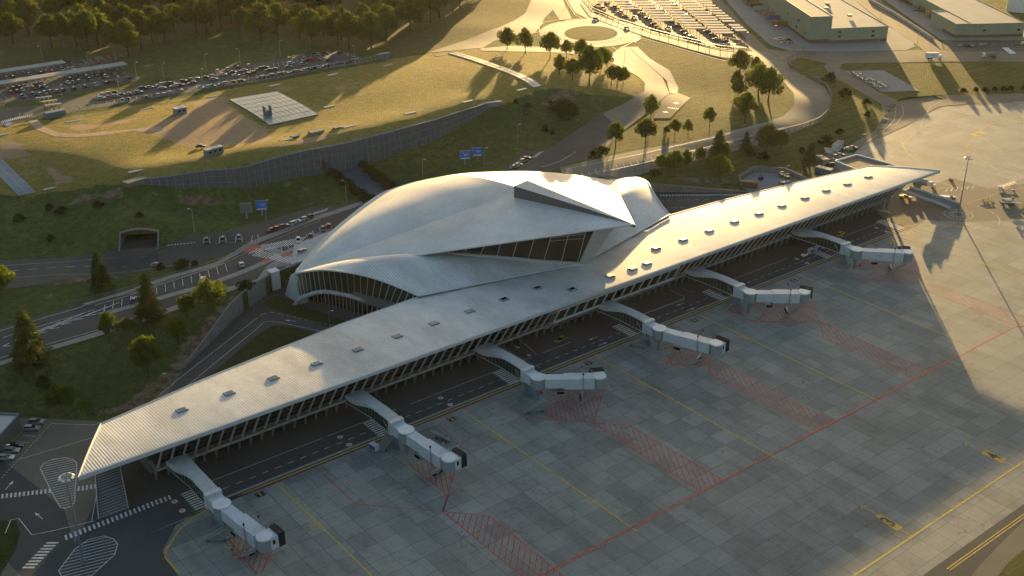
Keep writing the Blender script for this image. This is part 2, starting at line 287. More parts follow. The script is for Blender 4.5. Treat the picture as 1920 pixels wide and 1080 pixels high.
# upper terrain: one sheet with the cut in front of the long facade
HOLE = [Wp(*p)[:2] for p in []]
def terrain():
    near = densify([p for p in BND], 4)[:-1]
    poly = [p for p in UP]
    ok = lambda g: (np.abs(185 + ((g[:, 0] - 125) / 90) ** 2 * 10 - g[:, 1]) > .8) | (g[:, 0] < 38) | (g[:, 0] > 226)
    xs = np.linspace(38, 225, 60); c1 = [(x, yf(x) + .12) for x in xs]; c2 = [(x, yf(x) - .12) for x in xs]
    # rough far grid, fine near grid
    a = np.array(poly); gx, gy = np.meshgrid(np.arange(-220, 620, 3.2), np.arange(20, 640, 3.2)); g1 = np.c_[gx.ravel(), gy.ravel()]; g1 = g1[inside(g1, poly)]; g1 = g1[ok(g1)]
    gx, gy = np.meshgrid(np.arange(-2400, 2400, 60), np.arange(-100, 3300, 60)); g2 = np.c_[gx.ravel(), gy.ravel()]; g2 = g2[inside(g2, poly)]
    g2 = g2[(g2[:, 0] < -225) | (g2[:, 0] > 625) | (g2[:, 1] > 645)]
    bd = []
    for i in range(len(poly)):
        p, q = poly[i], poly[(i + 1) % len(poly)]; L = math.dist(p, q); kk = max(1, int(L / (3 if L < 300 else 60))); bd += [(p[0] + (q[0] - p[0]) * j / kk, p[1] + (q[1] - p[1]) * j / kk) for j in range(kk)]
    if TUN: 
        g1 = g1[~inside(g1, TUN)]; 
    pts = bd + [tuple(x) for x in g1] + [tuple(x) for x in g2]; E = []
    for c in (c1, c2, TUN + TUN[:1]):
        b = len(pts); pts += c; E += [(b + i, b + i + 1) for i in range(len(c) - 1)]
    v, e, f, _, _, _ = geometry.delaunay_2d_cdt([Vector(p) for p in pts], E, [list(range(len(bd)))], 1, .005)
    V = np.array([(q.x, q.y) for q in v]); H = hup(V)
    cen = np.array([V[list(q)].mean(0) for q in f]); hole = inside(cen, TUN)
    fs = [(tuple(q) if geometry.normal([Vector((*V[i], 0)) for i in q]).z > 0 else tuple(q)[::-1]) for q, h in zip(f, hole) if not h]
    m = M(); m.add([(x, y, z) for (x, y), z in zip(V, H)], fs)
    nb = len(m.v); bz = hup(np.array(bd)); m.add([(x, y, z) for (x, y), z in zip(bd, bz)] + [(x, y, -.5) for x, y in bd], [(i, len(bd) + i, len(bd) + i + 1, i + 1) for i in range(len(bd) - 1)])
    me = m.mesh('hillside', [MT['terrain']], True)
    # surface masks: dryness of the turf (soil property) by area
    dry = me.color_attributes.new('turf', 'FLOAT_COLOR', 'POINT'); P = np.array(m.v)[:, :2]
    d = np.zeros((len(P), 4)); d[:, 3] = 1
    pl = inside(P, PLAT); 
    def soft(poly, w):
        a = np.array(densify(poly, 6)); o = np.empty(len(P))
        for i in range(0, len(P), 4000): o[i:i + 4000] = np.sqrt(((P[i:i + 4000, None] - a[None]) ** 2).sum(-1)).min(1)
        s = np.where(inside(P, poly), 1, -1) * o; return np.clip(.5 + s / w, 0, 1)
    d[:, 0] = soft(PLAT, 8); d[:, 1] = np.maximum.reduce([soft([Wp(*p)[:2] for p in q], 7) for q in WOODS]); d[:, 2] = np.maximum.reduce([soft([Wp(*p)[:2] for p in q], 5) for q in MOWN])
    dry.data.foreach_set('color', d.ravel())
    so_ = me.color_attributes.new('bare', 'FLOAT_COLOR', 'POINT'); e = np.zeros((len(P), 4)); e[:, 3] = 1
    e[:, 0] = np.maximum.reduce([soft([Wp(*p)[:2] for p in q], 9) for q in PINK]); e[:, 1] = np.maximum.reduce([soft([Wp(*p)[:2] for p in q], 7) for q in BARE]); so_.data.foreach_set('color', e.ravel())
    o = link('hillside', me); props(o, kind='structure'); return o
def terrain_mat():
    m, n, b = nt('turf_terrain'); at = n.nodes.new('ShaderNodeVertexColor'); at.layer_name = 'turf'; sp = n.nodes.new('ShaderNodeSeparateColor'); n.links.new(at.outputs[0], sp.inputs[0])
    v = pos(n); N1 = noise(n, v, .03, 5); N2 = noise(n, v, .33, 6, .75); N3 = noise(n, v, 2.4, 3, .8); N4 = noise(n, pos(n, loc=(31, 7, 0)), .05, 8, .78); N5 = noise(n, v, .16, 7, .8)
    def tf(c1, c2, c3):
        return mix(n, mix(n, c1, c2, ramp(n, N1, [(.38, 0.), (.62, 1.)])), c3, ramp(n, N2, [(.36, 0.), (.66, 1.)]))
    slope = tf((.09, .125, .038), (.155, .165, .055), (.05, .078, .024)); slope = mix(n, slope, (.27, .25, .18), ramp(n, N4, [(.6, 0.), (.68, .8)]))
    dry = tf((.36, .26, .075), (.28, .23, .065), (.18, .17, .05)); dry = mix(n, dry, (.4, .29, .18), ramp(n, N4, [(.55, 0.), (.64, .75)]))
    wood = tf((.17, .14, .06), (.13, .115, .05), (.08, .09, .03)); mown = tf((.13, .13, .036), (.17, .15, .045), (.09, .1, .028))
    st = ramp(n, noise(n, pos(n, (.05, 1.1, 1), .9), 1.0, 3), [(.4, .82), (.6, 1.18)]); mown = mix(n, mown, st, 1.0, 'MULTIPLY')
    def edge(s):
        a = n.nodes.new('ShaderNodeMath'); a.operation = 'ADD'; n.links.new(sp.outputs[s], a.inputs[0])
        q = n.nodes.new('ShaderNodeMath'); q.operation = 'MULTIPLY_ADD'; n.links.new(N5, q.inputs[0]); q.inputs[1].default_value = .9; q.inputs[2].default_value = -.45; n.links.new(q.outputs[0], a.inputs[1])
        return ramp(n, a.outputs[0], [(.42, 0.), (.58, 1.)])
    col = mix(n, slope, wood, edge(1)); col = mix(n, col, mown, edge(2)); col = mix(n, col, dry, edge(0))
    at = n.nodes.new('ShaderNodeVertexColor'); at.layer_name = 'bare'; sp = n.nodes.new('ShaderNodeSeparateColor'); n.links.new(at.outputs[0], sp.inputs[0])
    col = mix(n, col, mix(n, (.42, .29, .2), (.34, .25, .15), N2), edge(0)); col = mix(n, col, mix(n, (.24, .2, .15), (.11, .08, .04), ramp(n, N2, [(.4, 0.), (.6, 1.)])), edge(1))
    wh_ = ramp(n, noise(n, pos(n, loc=(5, 77, 0)), .3, 4, .8), [(.66, 0.), (.7, .6)]); mu = n.nodes.new('ShaderNodeMath'); mu.operation = 'MULTIPLY'; n.links.new(wh_, mu.inputs[0]); n.links.new(ramp(n, noise(n, v, .02, 3), [(.5, 0.), (.6, 1.)]), mu.inputs[1]); col = mix(n, col, (.36, .34, .3), mu.outputs[0])
    col = mix(n, col, ramp(n, N3, [(.25, .45), (.75, 1.6)]), .95, 'MULTIPLY')
    n.links.new(col, b.inputs['Base Color']); b.inputs['Roughness'].default_value = .95; b.inputs['Specular IOR Level'].default_value = .1
    bump(n, b, noise(n, v, 1.0, 6, .8), 1.0, .9); MT['terrain'] = m
PLAT = [Wp(*p)[:2] for p in [(-300, 300), (-200, 390), (0, 362), (60, 372), (110, 358), (170, 352), (235, 342)]] + [(x, yf(x)) for x in (45, 70, 95, 120, 145, 170, 195, 222)] \
    + [Wp(*p)[:2] for p in [(945, 196), (1000, 172), (1050, 165), (1110, 178), (1170, 182), (1200, 170), (1208, 150), (1190, 137), (1145, 112), (1095, 103), (1040, 97), (905, 90), (860, 95), (800, 101), (737, 109), (720, 116), (600, 138), (480, 158), (300, 190), (110, 224), (60, 226), (0, 238), (-200, 270)]]
PINK = [[(268, 242), (318, 222), (345, 210), (400, 190), (432, 200), (470, 225), (500, 240), (505, 262), (470, 270), (420, 276), (345, 274), (300, 258)], [(600, 262), (640, 246), (560, 262), (520, 275), (600, 268)], [(0, 262), (40, 268), (60, 290), (20, 300), (0, 290)], [(85, 300), (120, 330), (160, 338), (100, 345)], [(110, 236), (190, 232), (250, 222), (300, 205), (240, 230), (150, 245)], [(355, 190), (430, 180), (420, 195), (370, 205)]]
BARE = [[(300, 765), (345, 700), (400, 620), (450, 560), (480, 540), (455, 545), (400, 585), (350, 640), (300, 705), (250, 745), (180, 775)], [(75, 538), (175, 517), (260, 512), (190, 525), (110, 535)], [(150, 362), (230, 352), (230, 370), (170, 375), (100, 385)], [(1250, 325), (1330, 335), (1400, 330), (1350, 345), (1280, 340)], [(1030, 185), (1060, 165), (1090, 175), (1050, 200), (1010, 195)], [(330, 365), (420, 370), (400, 385), (330, 380)]]
WOODS = [[(-300, 0), (-300, -150), (900, -150), (1040, -30), (985, 25), (900, 70), (800, 98), (720, 100), (640, 90), (500, 60), (420, 50), (330, 85), (240, 118), (110, 112), (0, 140), (-200, 160)]]
MOWN = [[(1188, 92), (1260, 90), (1340, 108), (1440, 135), (1485, 175), (1480, 200), (1440, 222), (1300, 258), (1160, 285), (1080, 305), (1140, 250), (1210, 180), (1200, 120)],
        [(1475, 118), (1545, 108), (1640, 120), (2300, 110), (2300, 180), (1760, 185), (1600, 260), (1540, 262), (1490, 250), (1560, 200), (1550, 160)],
        [(1180, 335), (1300, 300), (1480, 250), (1600, 240), (1540, 300), (1400, 345), (1300, 350)], [(1055, 60), (1160, 60), (1160, 80), (1055, 80)]]
# tunnel mouth cut into the slope: floor outline
TUN = [Wp(*p)[:2] for p in [(224, 470), (296, 466)]]
_a, _b = TUN; _d = ((_b[1] - _a[1]), -(_b[0] - _a[0])); _l = math.hypot(*_d); _d = (_d[0] / _l, _d[1] / _l)
if _d[1] < 0: _d = (-_d[0], -_d[1])
TDIR = _d; TUN = [_a, _b, (_b[0] + _d[0] * 5.6, _b[1] + _d[1] * 5.6), (_a[0] + _d[0] * 5.6, _a[1] + _d[1] * 5.6)]
TUNZ = float(hgt([_a])[0])
terrain_mat(); TERR = terrain()
# ---- flat lower level
sheet('service_road', [(-200, -30), (400, -30), (400, 60), (300, 75), (262, 78), (232, 100), (137, 114), (60, 110), (48, 106), (30, 96), (5, 75), (-60, 60), (-200, 60)], 'dark_asphalt', -.012, px=False, z=0)
S = [G(*p) for p in [(2300, 335), (1920, 345), (1850, 354), (1815, 342), (1782, 334), (1750, 347), (1690, 340), (1640, 318), (1560, 300), (1580, 287), (1615, 268), (1690, 240), (1677, 227), (1740, 212), (1775, 199), (1795, 201), (1820, 196), (1840, 199), (1925, 188), (2300, 180)]]
sheet('tan_pavement', [G(*p) for p in [(1712, 428), (1800, 417), (1920, 412), (2400, 400), (2400, 150), (1920, 160), (1640, 165), (1560, 270), (1560, 345), (1640, 395), (1660, 412)]], 'tan_asphalt', -.006, px=False, z=0)
sheet('apron', [(291, 0), (297, 1.5)] + [G(*p) for p in [(1800, 417), (1920, 412), (2600, 385), (3600, 500)]] + [(420, -185), (300, -147.5)] + [G(*p) for p in [(1920, 945), (1747, 1067)]] + [(40, -175), (-66, -120)] + [G(*p) for p in [(335, 1080), (304, 1034), (330, 985), (390, 947), (430, 935)]] + [(-35, 0)], 'concrete_apron', 0, px=False, z=0)
sheet('apron', S, 'concrete_apron', 0, px=False, z=0)
sheet('taxiway', [G(*p) for p in [(1920, 945), (1747, 1067), (1690, 1110), (2000, 1300), (2400, 900), (2500, 620), (2300, 700)]], 'asphalt', .004, px=False, z=0)
sheet('taxiway_shoulder', [G(*p) for p in [(1925, 972), (1880, 1015), (1835, 1062), (1790, 1120), (2100, 1300), (2400, 1000), (2400, 700)]], 'tan_asphalt', .008, px=False, z=0)
sheet('grass', [G(*p) for p in [(1926, 1025), (1890, 1055), (1860, 1095), (2100, 1300), (2400, 1100), (2400, 800)]], 'mown_grass', .012, px=False, z=0, kind='stuff', label='dark green grass beyond the runway shoulder', cat='grass')
# lower grass beside the pier
sheet('lawn', [t(2, 0, 1400, 735), t(2, 0, 1500, 700), t(2, 0, 1650, 590), t(2, 0, 1920, 360), t(2, 1, 120, 285), t(2, 1, 200, 280), t(2, 1, 330, 305), t(2, 1, 500, 350), t(2, 1, 600, 400), (560, 660), (420, 730)], 'soil_grass', .012, z=0)
sheet('lawn', [(492, 566), (515, 556), (545, 560), (575, 578), (620, 590), (680, 615), (700, 640), (640, 620), (560, 596), (500, 575)], 'soil_grass', .012, z=0)
sheet('lawn', [(1255, 398), (1275, 395), (1330, 393), (1290, 402), (1262, 412), (1240, 420)], 'soil_grass', .012, z=0)
sheet('lawn', [(-60, 985), (0, 975), (15, 978), (30, 975), (38, 1000), (30, 1030), (0, 1080), (-60, 1100)], 'soil_grass', .012, z=0)
sheet('worn_pavement', [(-200, 790), (60, 783), (190, 790), (345, 692), (300, 760), (210, 880), (150, 1000), (110, 1085), (-100, 1200)], 'tan_asphalt', -.004, z=0)
sheet('service_road', [(-60, 905), (0, 860), (60, 905), (120, 955), (165, 1100), (60, 1100), (-40, 1000)], 'asphalt', .0, z=0)
# ---- upper level roads (drawn where they lie on the terrain)
SH = lambda nm, pl, mt, lf=.08: sheet(nm, pl, mt, lf)
SH('road', [(-60, 497), (0, 489), (175, 476), (225, 470), (295, 464), (312, 461), (350, 442), (425, 433), (480, 423), (520, 408), (592, 386), (604, 390), (675, 379), (735, 362), (780, 355), (720, 372), (640, 398), (600, 405), (545, 420), (480, 450), (450, 462), (400, 484), (375, 494), (300, 503), (175, 516), (90, 532), (30, 540), (-60, 548)], 'lot')
SH('road', [(-60, 503), (0, 497), (175, 484), (250, 479), (330, 474), (400, 465), (445, 455), (450, 460), (400, 482), (375, 492), (300, 501), (175, 513), (90, 521), (20, 524), (-60, 530)], 'asphalt', .12)
SH('road', [(-60, 626), (0, 613), (75, 593), (150, 572), (250, 543), (290, 531), (400, 497), (450, 474), (490, 452), (600, 407), (700, 374), (780, 350), (760, 372), (700, 400), (630, 440), (580, 480), (556, 510), (520, 518), (470, 532), (425, 546), (370, 563), (275, 598), (175, 630), (100, 652), (0, 682), (-60, 700)], 'asphalt', .1)
SH('pavement', [(152, 571), (250, 542), (288, 527), (400, 494), (450, 465), (485, 447), (600, 403), (700, 370), (705, 375), (605, 409), (490, 454), (455, 472), (402, 500), (292, 533), (165, 572)], 'sidewalk', .16)
SH('pavement', [(180, 588), (205, 583), (300, 556), (370, 537), (440, 512), (470, 500), (520, 478), (560, 458), (590, 440), (620, 425), (625, 430), (590, 449), (555, 468), (520, 486), (475, 506), (440, 520), (370, 544), (300, 563), (205, 590)], 'sidewalk', .16)
SH('pavement', [(-60, 697), (0, 679), (100, 648), (175, 625), (275, 594), (370, 558), (425, 540), (480, 525), (512, 514), (522, 519), (480, 534), (425, 549), (370, 567), (275, 602), (175, 634), (100, 656), (0, 686), (-60, 703)], 'sidewalk', .17)
SH('plaza', [(480, 527), (512, 514), (552, 506), (575, 480), (560, 470), (530, 480), (500, 500)], 'sidewalk', .15)
SH('car_park', [(0, 462.5), (-60, 470), (-60, 405), (0, 390)] if False else [(-80, 205), (-80, 150), (0, 140), (107, 120), (197, 107), (232, 130), (270, 151), (150, 171), (70, 188), (0, 194)], 'lot', .1)
SH('road', [(-80, 255), (-80, 213), (0, 204), (38, 200), (75, 197), (107, 189), (118, 196), (112, 213), (88, 216), (60, 224), (0, 238)], 'lot', .12)
SH('car_park', [(107, 189), (225, 170), (332, 150), (388, 141), (392, 135), (480, 119), (520, 112), (595, 100), (640, 95), (655, 110), (680, 112), (695, 113), (680, 120), (600, 133), (480, 155), (330, 178), (240, 194), (120, 214), (112, 212)], 'lot', .1)
SH('dirt_path', [(52, 227), (70, 224), (84, 238), (110, 249), (150, 251), (220, 245), (270, 240), (300, 236), (305, 244), (285, 249), (250, 246), (190, 254), (140, 258), (100, 256), (70, 244)], 'dirt', .05)
SH('road', [(940, 320), (972, 292), (985, 284), (1028, 280), (1045, 268), (1110, 225), (1172, 197), (1205, 175), (1252, 170), (1258, 176), (1240, 190), (1200, 222), (1172, 244), (1140, 275), (1105, 296), (1050, 315), (1000, 330)], 'asphalt', .08)
SH('road', [(1130, 213), (1172, 194), (1208, 172), (1209, 156), (1198, 145), (1180, 135), (1145, 113), (1140, 107), (1165, 88), (1190, 88), (1210, 108), (1222, 125), (1240, 140), (1255, 175), (1235, 192), (1205, 218), (1172, 243), (1150, 232)], 'road_far', .12)
SH('pavement', [(1180, 90), (1195, 88), (1220, 112), (1255, 132), (1272, 165), (1270, 177), (1256, 175), (1250, 152), (1228, 132), (1205, 113)], 'sidewalk', .2)
SH('car_park', [(1256, 177), (1272, 175), (1295, 184), (1257, 222), (1225, 222), (1240, 190)], 'tan_asphalt', .14)
def ell(cx, cy, rx, ry, n=28): return [(cx + rx * math.cos(2 * PI * k / n), cy + ry * math.sin(2 * PI * k / n)) for k in range(n)]
SH('roundabout', ell(1108, 62, 97, 27), 'road_far', .1)
SH('pavement', ell(1108, 63, 63, 18), 'sidewalk', .16); SH('lawn', ell(1108, 63, 50, 14), 'mown_grass', .24)
SH('road', [(800, 99), (880, 73), (940, 50), (962, 40), (985, 25), (1002, -10), (1042, -10), (1038, 17), (1020, 35), (1012, 50), (1005, 60), (990, 66), (960, 66), (925, 78), (905, 90), (850, 95)], 'road_far', .08)
SH('road', [(1034, 16), (1040, 0), (1050, -12), (1055, 0), (1072, 35), (1050, 38)], 'road_far', .12)
SH('road', [(1057, -10), (1088, -12), (1110, 20), (1160, 45), (1245, 67), (1310, 85), (1350, 93), (1410, 97), (1440, 98), (1470, 118), (1440, 128), (1400, 120), (1345, 108), (1250, 80), (1170, 58), (1120, 44), (1078, 24)], 'road_far', .13)
SH('road', [(898, 92), (960, 86), (1055, 92), (1145, 108), (1170, 116), (1200, 126), (1215, 140), (1195, 143), (1150, 120), (1095, 106), (1050, 99), (960, 97), (905, 96)], 'road_far', .15)
SH('car_park', [(1090, -15), (1110, 10), (1160, 38), (1250, 63), (1320, 83), (1370, 92), (1400, 90), (1404, 84), (1390, 65), (1330, 0), (1320, -15)], 'lot', .1)
SH('road', [(1322, -15), (1340, -15), (1405, 60), (1440, 92), (1480, 98), (1480, 115), (1440, 118), (1405, 92), (1395, 70)], 'tan_asphalt', .12)
SH('yard', [(1348, -15), (1585, -15), (1650, 40), (1712, 78), (1715, 88), (1700, 94), (1600, 97), (1480, 95), (1445, 85), (1400, 45)], 'yard', .1)
SH('yard', [(1638, -15), (1700, -15), (1800, 30), (1920, 55), (2300, 60), (2300, 80), (1920, 76), (1800, 76), (1765, 75), (1700, 30)], 'yard', .1)
SH('road', [(1585, -15), (1630, -15), (1690, 30), (1765, 80), (1770, 100), (1740, 103), (1715, 82), (1650, 38)], 'tan_asphalt', .13)
SH('road', [(1440, 95), (1560, 98), (1720, 94), (1820, 96), (1920, 97), (2300, 95), (2300, 117), (1920, 116), (1750, 116), (1610, 118), (1555, 120), (1500, 108), (1470, 122)], 'tan_asphalt', .1)
SH('car_park', [(1765, 77), (1920, 80), (2300, 80), (2300, 97), (1920, 97), (1775, 97)], 'lot', .14)
SH('road', [(1467, 103), (1480, 125), (1515, 147), (1545, 162), (1560, 185), (1558, 207), (1540, 228), (1477, 253), (1425, 272), (1350, 290), (1300, 302), (1200, 328), (1150, 338), (1060, 345), (1050, 314), (1105, 302), (1185, 284), (1250, 272), (1272, 270), (1330, 256), (1440, 228), (1468, 219), (1490, 197), (1488, 175), (1467, 152), (1455, 140), (1445, 122)], 'road_far', .12)
SH('road', [(1550, 118), (1545, 125), (1557, 140), (1600, 165), (1652, 195), (1657, 222), (1640, 245), (1600, 268), (1580, 290), (1625, 270), (1700, 235), (1760, 200), (1810, 195), (1925, 186), (2300, 183), (2300, 172), (1920, 175), (1750, 179), (1700, 187), (1680, 187), (1647, 172), (1590, 137), (1574, 128), (1580, 120), (1610, 116)], 'tan_asphalt', .08)
SH('concrete_pad', [t(0, 3, 570, 532), t(0, 3, 865, 527), t(0, 3, 1140, 683), t(0, 3, 850, 690)], 'yard', .14)
SH('stream', [(617, 309), (640, 305), (660, 315), (735, 365), (700, 375), (660, 340), (625, 318)], 'asphalt', .02) if False else None
# ---- painted markings: thin sheets a few millimetres above what they lie on
class Mark:
    def __init__(s): s.d = {}
    def g(s, mat): return s.d.setdefault(mat, M())
    def line(s, a, b, w, mat, z=.016):
        dx, dy = b[0] - a[0], b[1] - a[1]; L = math.hypot(dx, dy) or 1; nx, ny = -dy / L * w / 2, dx / L * w / 2
        s.g(mat).add([(a[0] + nx, a[1] + ny, z), (a[0] - nx, a[1] - ny, z), (b[0] - nx, b[1] - ny, z), (b[0] + nx, b[1] + ny, z)], [(0, 1, 2, 3)])
    def path(s, pts, w, mat, z=.016, px=True, dash=None):
        P = [G(*p) for p in pts] if px else pts
        if dash:
            for a, b in zip(P, P[1:]):
                L = math.dist(a, b); k = 0
                while k < L:
                    e = min(L, k + dash[0]); s.line((a[0] + (b[0] - a[0]) * k / L, a[1] + (b[1] - a[1]) * k / L), (a[0] + (b[0] - a[0]) * e / L, a[1] + (b[1] - a[1]) * e / L), w, mat, z); k += dash[0] + dash[1]
            return
        vs = []
        for i, p in enumerate(P):
            a, b = P[max(i - 1, 0)], P[min(i + 1, len(P) - 1)]; dx, dy = b[0] - a[0], b[1] - a[1]; L = math.hypot(dx, dy) or 1; vs += [(p[0] - dy / L * w / 2, p[1] + dx / L * w / 2, z), (p[0] + dy / L * w / 2, p[1] - dx / L * w / 2, z)]
        s.g(mat).add(vs, [(2 * i, 2 * i + 1, 2 * i + 3, 2 * i + 2) for i in range(len(P) - 1)])
    def hatch(s, poly, ang, gap, w, mat, px=True, z=.014, edge=None):
        P = [G(*p) for p in poly] if px else poly; c, q = math.cos(R(ang)), math.sin(R(ang)); U = [(x * c + y * q, -x * q + y * c) for x, y in P]
        v = min(u[1] for u in U) + gap / 2
        while v < max(u[1] for u in U):
            xs = sorted(u1[0] + (u2[0] - u1[0]) * (v - u1[1]) / (u2[1] - u1[1]) for u1, u2 in zip(U, U[1:] + U[:1]) if (u1[1] > v) != (u2[1] > v))
            for a, b in zip(xs[::2], xs[1::2]): s.line((a * c - v * q, a * q + v * c), (b * c - v * q, b * q + v * c), w, mat, z)
            v += gap
        if edge: s.path(P + P[:1], edge, mat, z + .006, px=False)
    def zebra(s, a, b, c, n, mat='white_paint', fill=.5, z=.018):
        """n bars from edge a->b, each bar running along a->c"""
        for i in range(n):
            f0 = (i + (1 - fill) / 2) / n; f1 = (i + (1 + fill) / 2) / n
            p = [(a[0] + (b[0] - a[0]) * f, a[1] + (b[1] - a[1]) * f) for f in (f0, f1)]; d = (c[0] - a[0], c[1] - a[1])
            s.g(mat).add([(*p[0], z), (*p[1], z), (p[1][0] + d[0], p[1][1] + d[1], z), (p[0][0] + d[0], p[0][1] + d[1], z)], [(0, 1, 2, 3)])
    def poly(s, pts, mat, z=.012): s.g(mat).add([(*p, z) for p in pts], [tuple(range(len(pts)))])
    def arrow(s, a, b, mat='white_paint', w=.22, h=1.6, z=.018):
        dx, dy = b[0] - a[0], b[1] - a[1]; L = math.hypot(dx, dy); dx /= L; dy /= L; k = (b[0] - dx * h, b[1] - dy * h); s.line(a, k, w, mat, z)
        s.g(mat).add([(k[0] - dy * .5, k[1] + dx * .5, z), (k[0] + dy * .5, k[1] - dx * .5, z), (*b, z)], [(0, 1, 2)])
    def text(s, body, c, size, rot, mat, z=.024, sx=1.0):
        cu = bpy.data.curves.new('lettering', 'FONT'); cu.body = body; cu.size = size; cu.align_x = 'CENTER'; cu.align_y = 'CENTER'; cu.offset = .02 * size; cu.resolution_u = 3
        o = bpy.data.objects.new('lettering', cu); COL.objects.link(o); bpy.context.view_layer.update(); dg = bpy.context.evaluated_depsgraph_get(); me = bpy.data.meshes.new_from_object(o.evaluated_get(dg))
        cc, q = math.cos(rot), math.sin(rot); s.g(mat).add([(c[0] + v.co.x * sx * cc - v.co.y * q, c[1] + v.co.x * sx * q + v.co.y * cc, z) for v in me.vertices], [tuple(f.vertices) for f in me.polygons])
        bpy.data.objects.remove(o); bpy.data.meshes.remove(me); bpy.data.curves.remove(cu)
    def done(s, name):
        for k, m in s.d.items():
            fs = []
            for f in m.f:
                nz = geometry.normal([Vector(m.v[i]) for i in f]).z; fs.append(f if nz > 0 else f[::-1])
            m.f = fs; m.build(name, MT[k], kind='structure')
A = Mark()
RL = .32
for p in [[(1150,245),(1225,242),(1262,228),(1290,200),(1320,230),(1400,265),(1500,262),(1435,472)]]: A.hatch([t(3, 1, *q) for q in p], 62, 1.35, .28, 'red_paint', edge=RL)
A.hatch([(830, 959), (917, 967.5), (960, 1001), (1043, 1070), (1100, 1120), (1040, 1130), (978, 1080)], 45, 1.5, .28, 'red_paint', edge=RL)
A.hatch([(428, 1010), (455, 1003), (490, 1015), (512, 1030), (490, 1075), (480, 1075)], 50, 1.35, .27, 'red_paint', edge=RL)
A.hatch([t(2, 2, *q) for q in [(285,765),(330,790),(355,835),(345,870),(310,900),(210,915),(310,985),(612,1010),(690,755)]], 57, 1.3, .27, 'red_paint', edge=RL)
A.hatch([(1113, 793.5), (1182, 797.5), (1200, 810), (1355, 900), (1314, 921), (1135, 810)], 58, 1.5, .28, 'red_paint', edge=RL)
A.hatch([t(2, 2, *q) for q in [(1165,435),(1205,470),(1217,495),(1190,525),(1115,540),(1165,570),(1480,580),(1490,445)]], 57, 1.3, .27, 'red_paint', edge=RL)
A.hatch([(1330, 685), (1361, 686), (1440, 727), (1565, 791), (1531, 809), (1440, 759), (1329, 701)], 58, 1.5, .28, 'red_paint', edge=RL)
A.hatch([(1405, 569), (1425, 578), (1431, 588), (1422, 600), (1405, 602), (1536, 605), (1520, 555)], 57, 1.3, .27, 'red_paint', edge=RL)
A.hatch([(1537.5, 606), (1545, 606), (1744, 697.5), (1716, 712), (1545, 634)], 58, 1.5, .28, 'red_paint', edge=RL)
A.hatch([(1615, 491), (1633, 500), (1639, 508), (1630, 517), (1610, 520), (1630, 527), (1735, 532.5), (1717, 479)], 57, 1.3, .27, 'red_paint', edge=RL)
A.hatch([(1736, 534), (1770, 539), (1920, 594), (1950, 612), (1907, 612), (1739, 545)], 58, 1.5, .28, 'red_paint', edge=RL)
A.path([(1000, 1087), (1040, 1066), (1235, 963.5), (1440, 855.5), (1700, 719), (1898, 614), (1925, 612), (2100, 600)], .55, 'red_paint')
A.path([(1290, 964 - 27.5), (1440, 857.5), (1700, 721)], .1, 'black_paint', .013)
A.path([t(3, 1, 0, 442), t(3, 1, 450, 268), t(3, 1, 745, 540), (830, 959), (858, 868)], RL, 'red_paint')
A.path([t(2, 1, 1310, 1000), t(2, 1, 1760, 822), t(2, 2, 0, 925), t(2, 2, 75, 968), t(2, 2, 612, 1010)], RL, 'red_paint')
A.path([t(2, 2, 520, 625), t(2, 2, 445, 575), t(2, 2, 800, 440), t(2, 2, 1030, 568), t(2, 2, 1480, 580)], RL, 'red_paint')
A.path([t(2, 2, 1495, 385), t(2, 2, 1250, 255), t(2, 2, 1535, 150), t(2, 2, 1750, 250), (1520, 605)], RL, 'red_paint')
A.path([(1488, 529), (1568, 497), (1600, 512), (1650, 528)], RL, 'red_paint'); A.path([(820, 795), (865, 833), (862, 845)], RL, 'red_paint'); A.path([(842, 927), (830, 959)], RL, 'red_paint'); A.path([(395, 955), (430, 935), (475, 920)], RL, 'red_paint')
for p in [[(518, 905), (700, 1082)], [(865, 767), (1195, 997)], [(1114, 665), (1456, 860)], [(1311, 590), (1652, 754)], [(1499, 515), (1837, 655)], [(1682, 441), (2000, 546)], [(1704, 430), (1850, 460), (2100, 462)]]: A.path(p, .42, 'yellow_paint')
A.path([(310, 1045), (312, 1030), (335, 995), (362, 970), (392, 953), (440, 932)], .5, 'yellow_paint'); A.path([(310, 1045), (335, 1075)], .5, 'yellow_paint')
A.path([(-15, .9), (290, .9)], .45, 'yellow_paint', px=False); A.path([(290, .9)] + [G(*p) for p in [(1735, 421), (1800, 425), (1850, 431), (1920, 436), (2100, 440)]], .4, 'yellow_paint', px=False)
A.path([(-16, 2.2), (288, 2.2)], .9, 'sidewalk', px=False); A.path([(-15, .2), (289, .2)], .12, 'black_paint', px=False)
A.path([(1600, 1080), (1620, 1067), (1920, 865), (2200, 680)], .55, 'yellow_paint'); A.path([(1775, 1067), (1920, 964), (2000, 905)], .3, 'yellow_paint', .02); A.path([(1781, 1069), (1926, 966), (2006, 907)], .3, 'yellow_paint', .02)
for p in [[t(1, 3, 1000, -20), t(1, 3, 1015, 20), t(1, 3, 1060, 80), t(1, 3, 1190, 178)], [t(0, 3, 1010, 1078), t(0, 3, 1120, 985), t(0, 3, 1230, 920), t(0, 3, 1400, 850), t(0, 3, 1600, 815), t(0, 3, 1920, 803)], [t(0, 3, 1510, 1078), t(0, 3, 1570, 1000), t(0, 3, 1660, 935), t(0, 3, 1760, 900), t(0, 3, 1920, 880)], [t(1, 3, 1480, 40), t(1, 3, 1510, 0)], [t(1, 3, 1480, 40), t(1, 3, 1710, 190)], [(1750, 335), (1790, 352)], [(1762, 353), (1860, 348), (1920, 343)], [t(0, 3, 1590, 1020), t(1, 3, 1720, 30)]]: A.path(p, .4, 'yellow_paint')
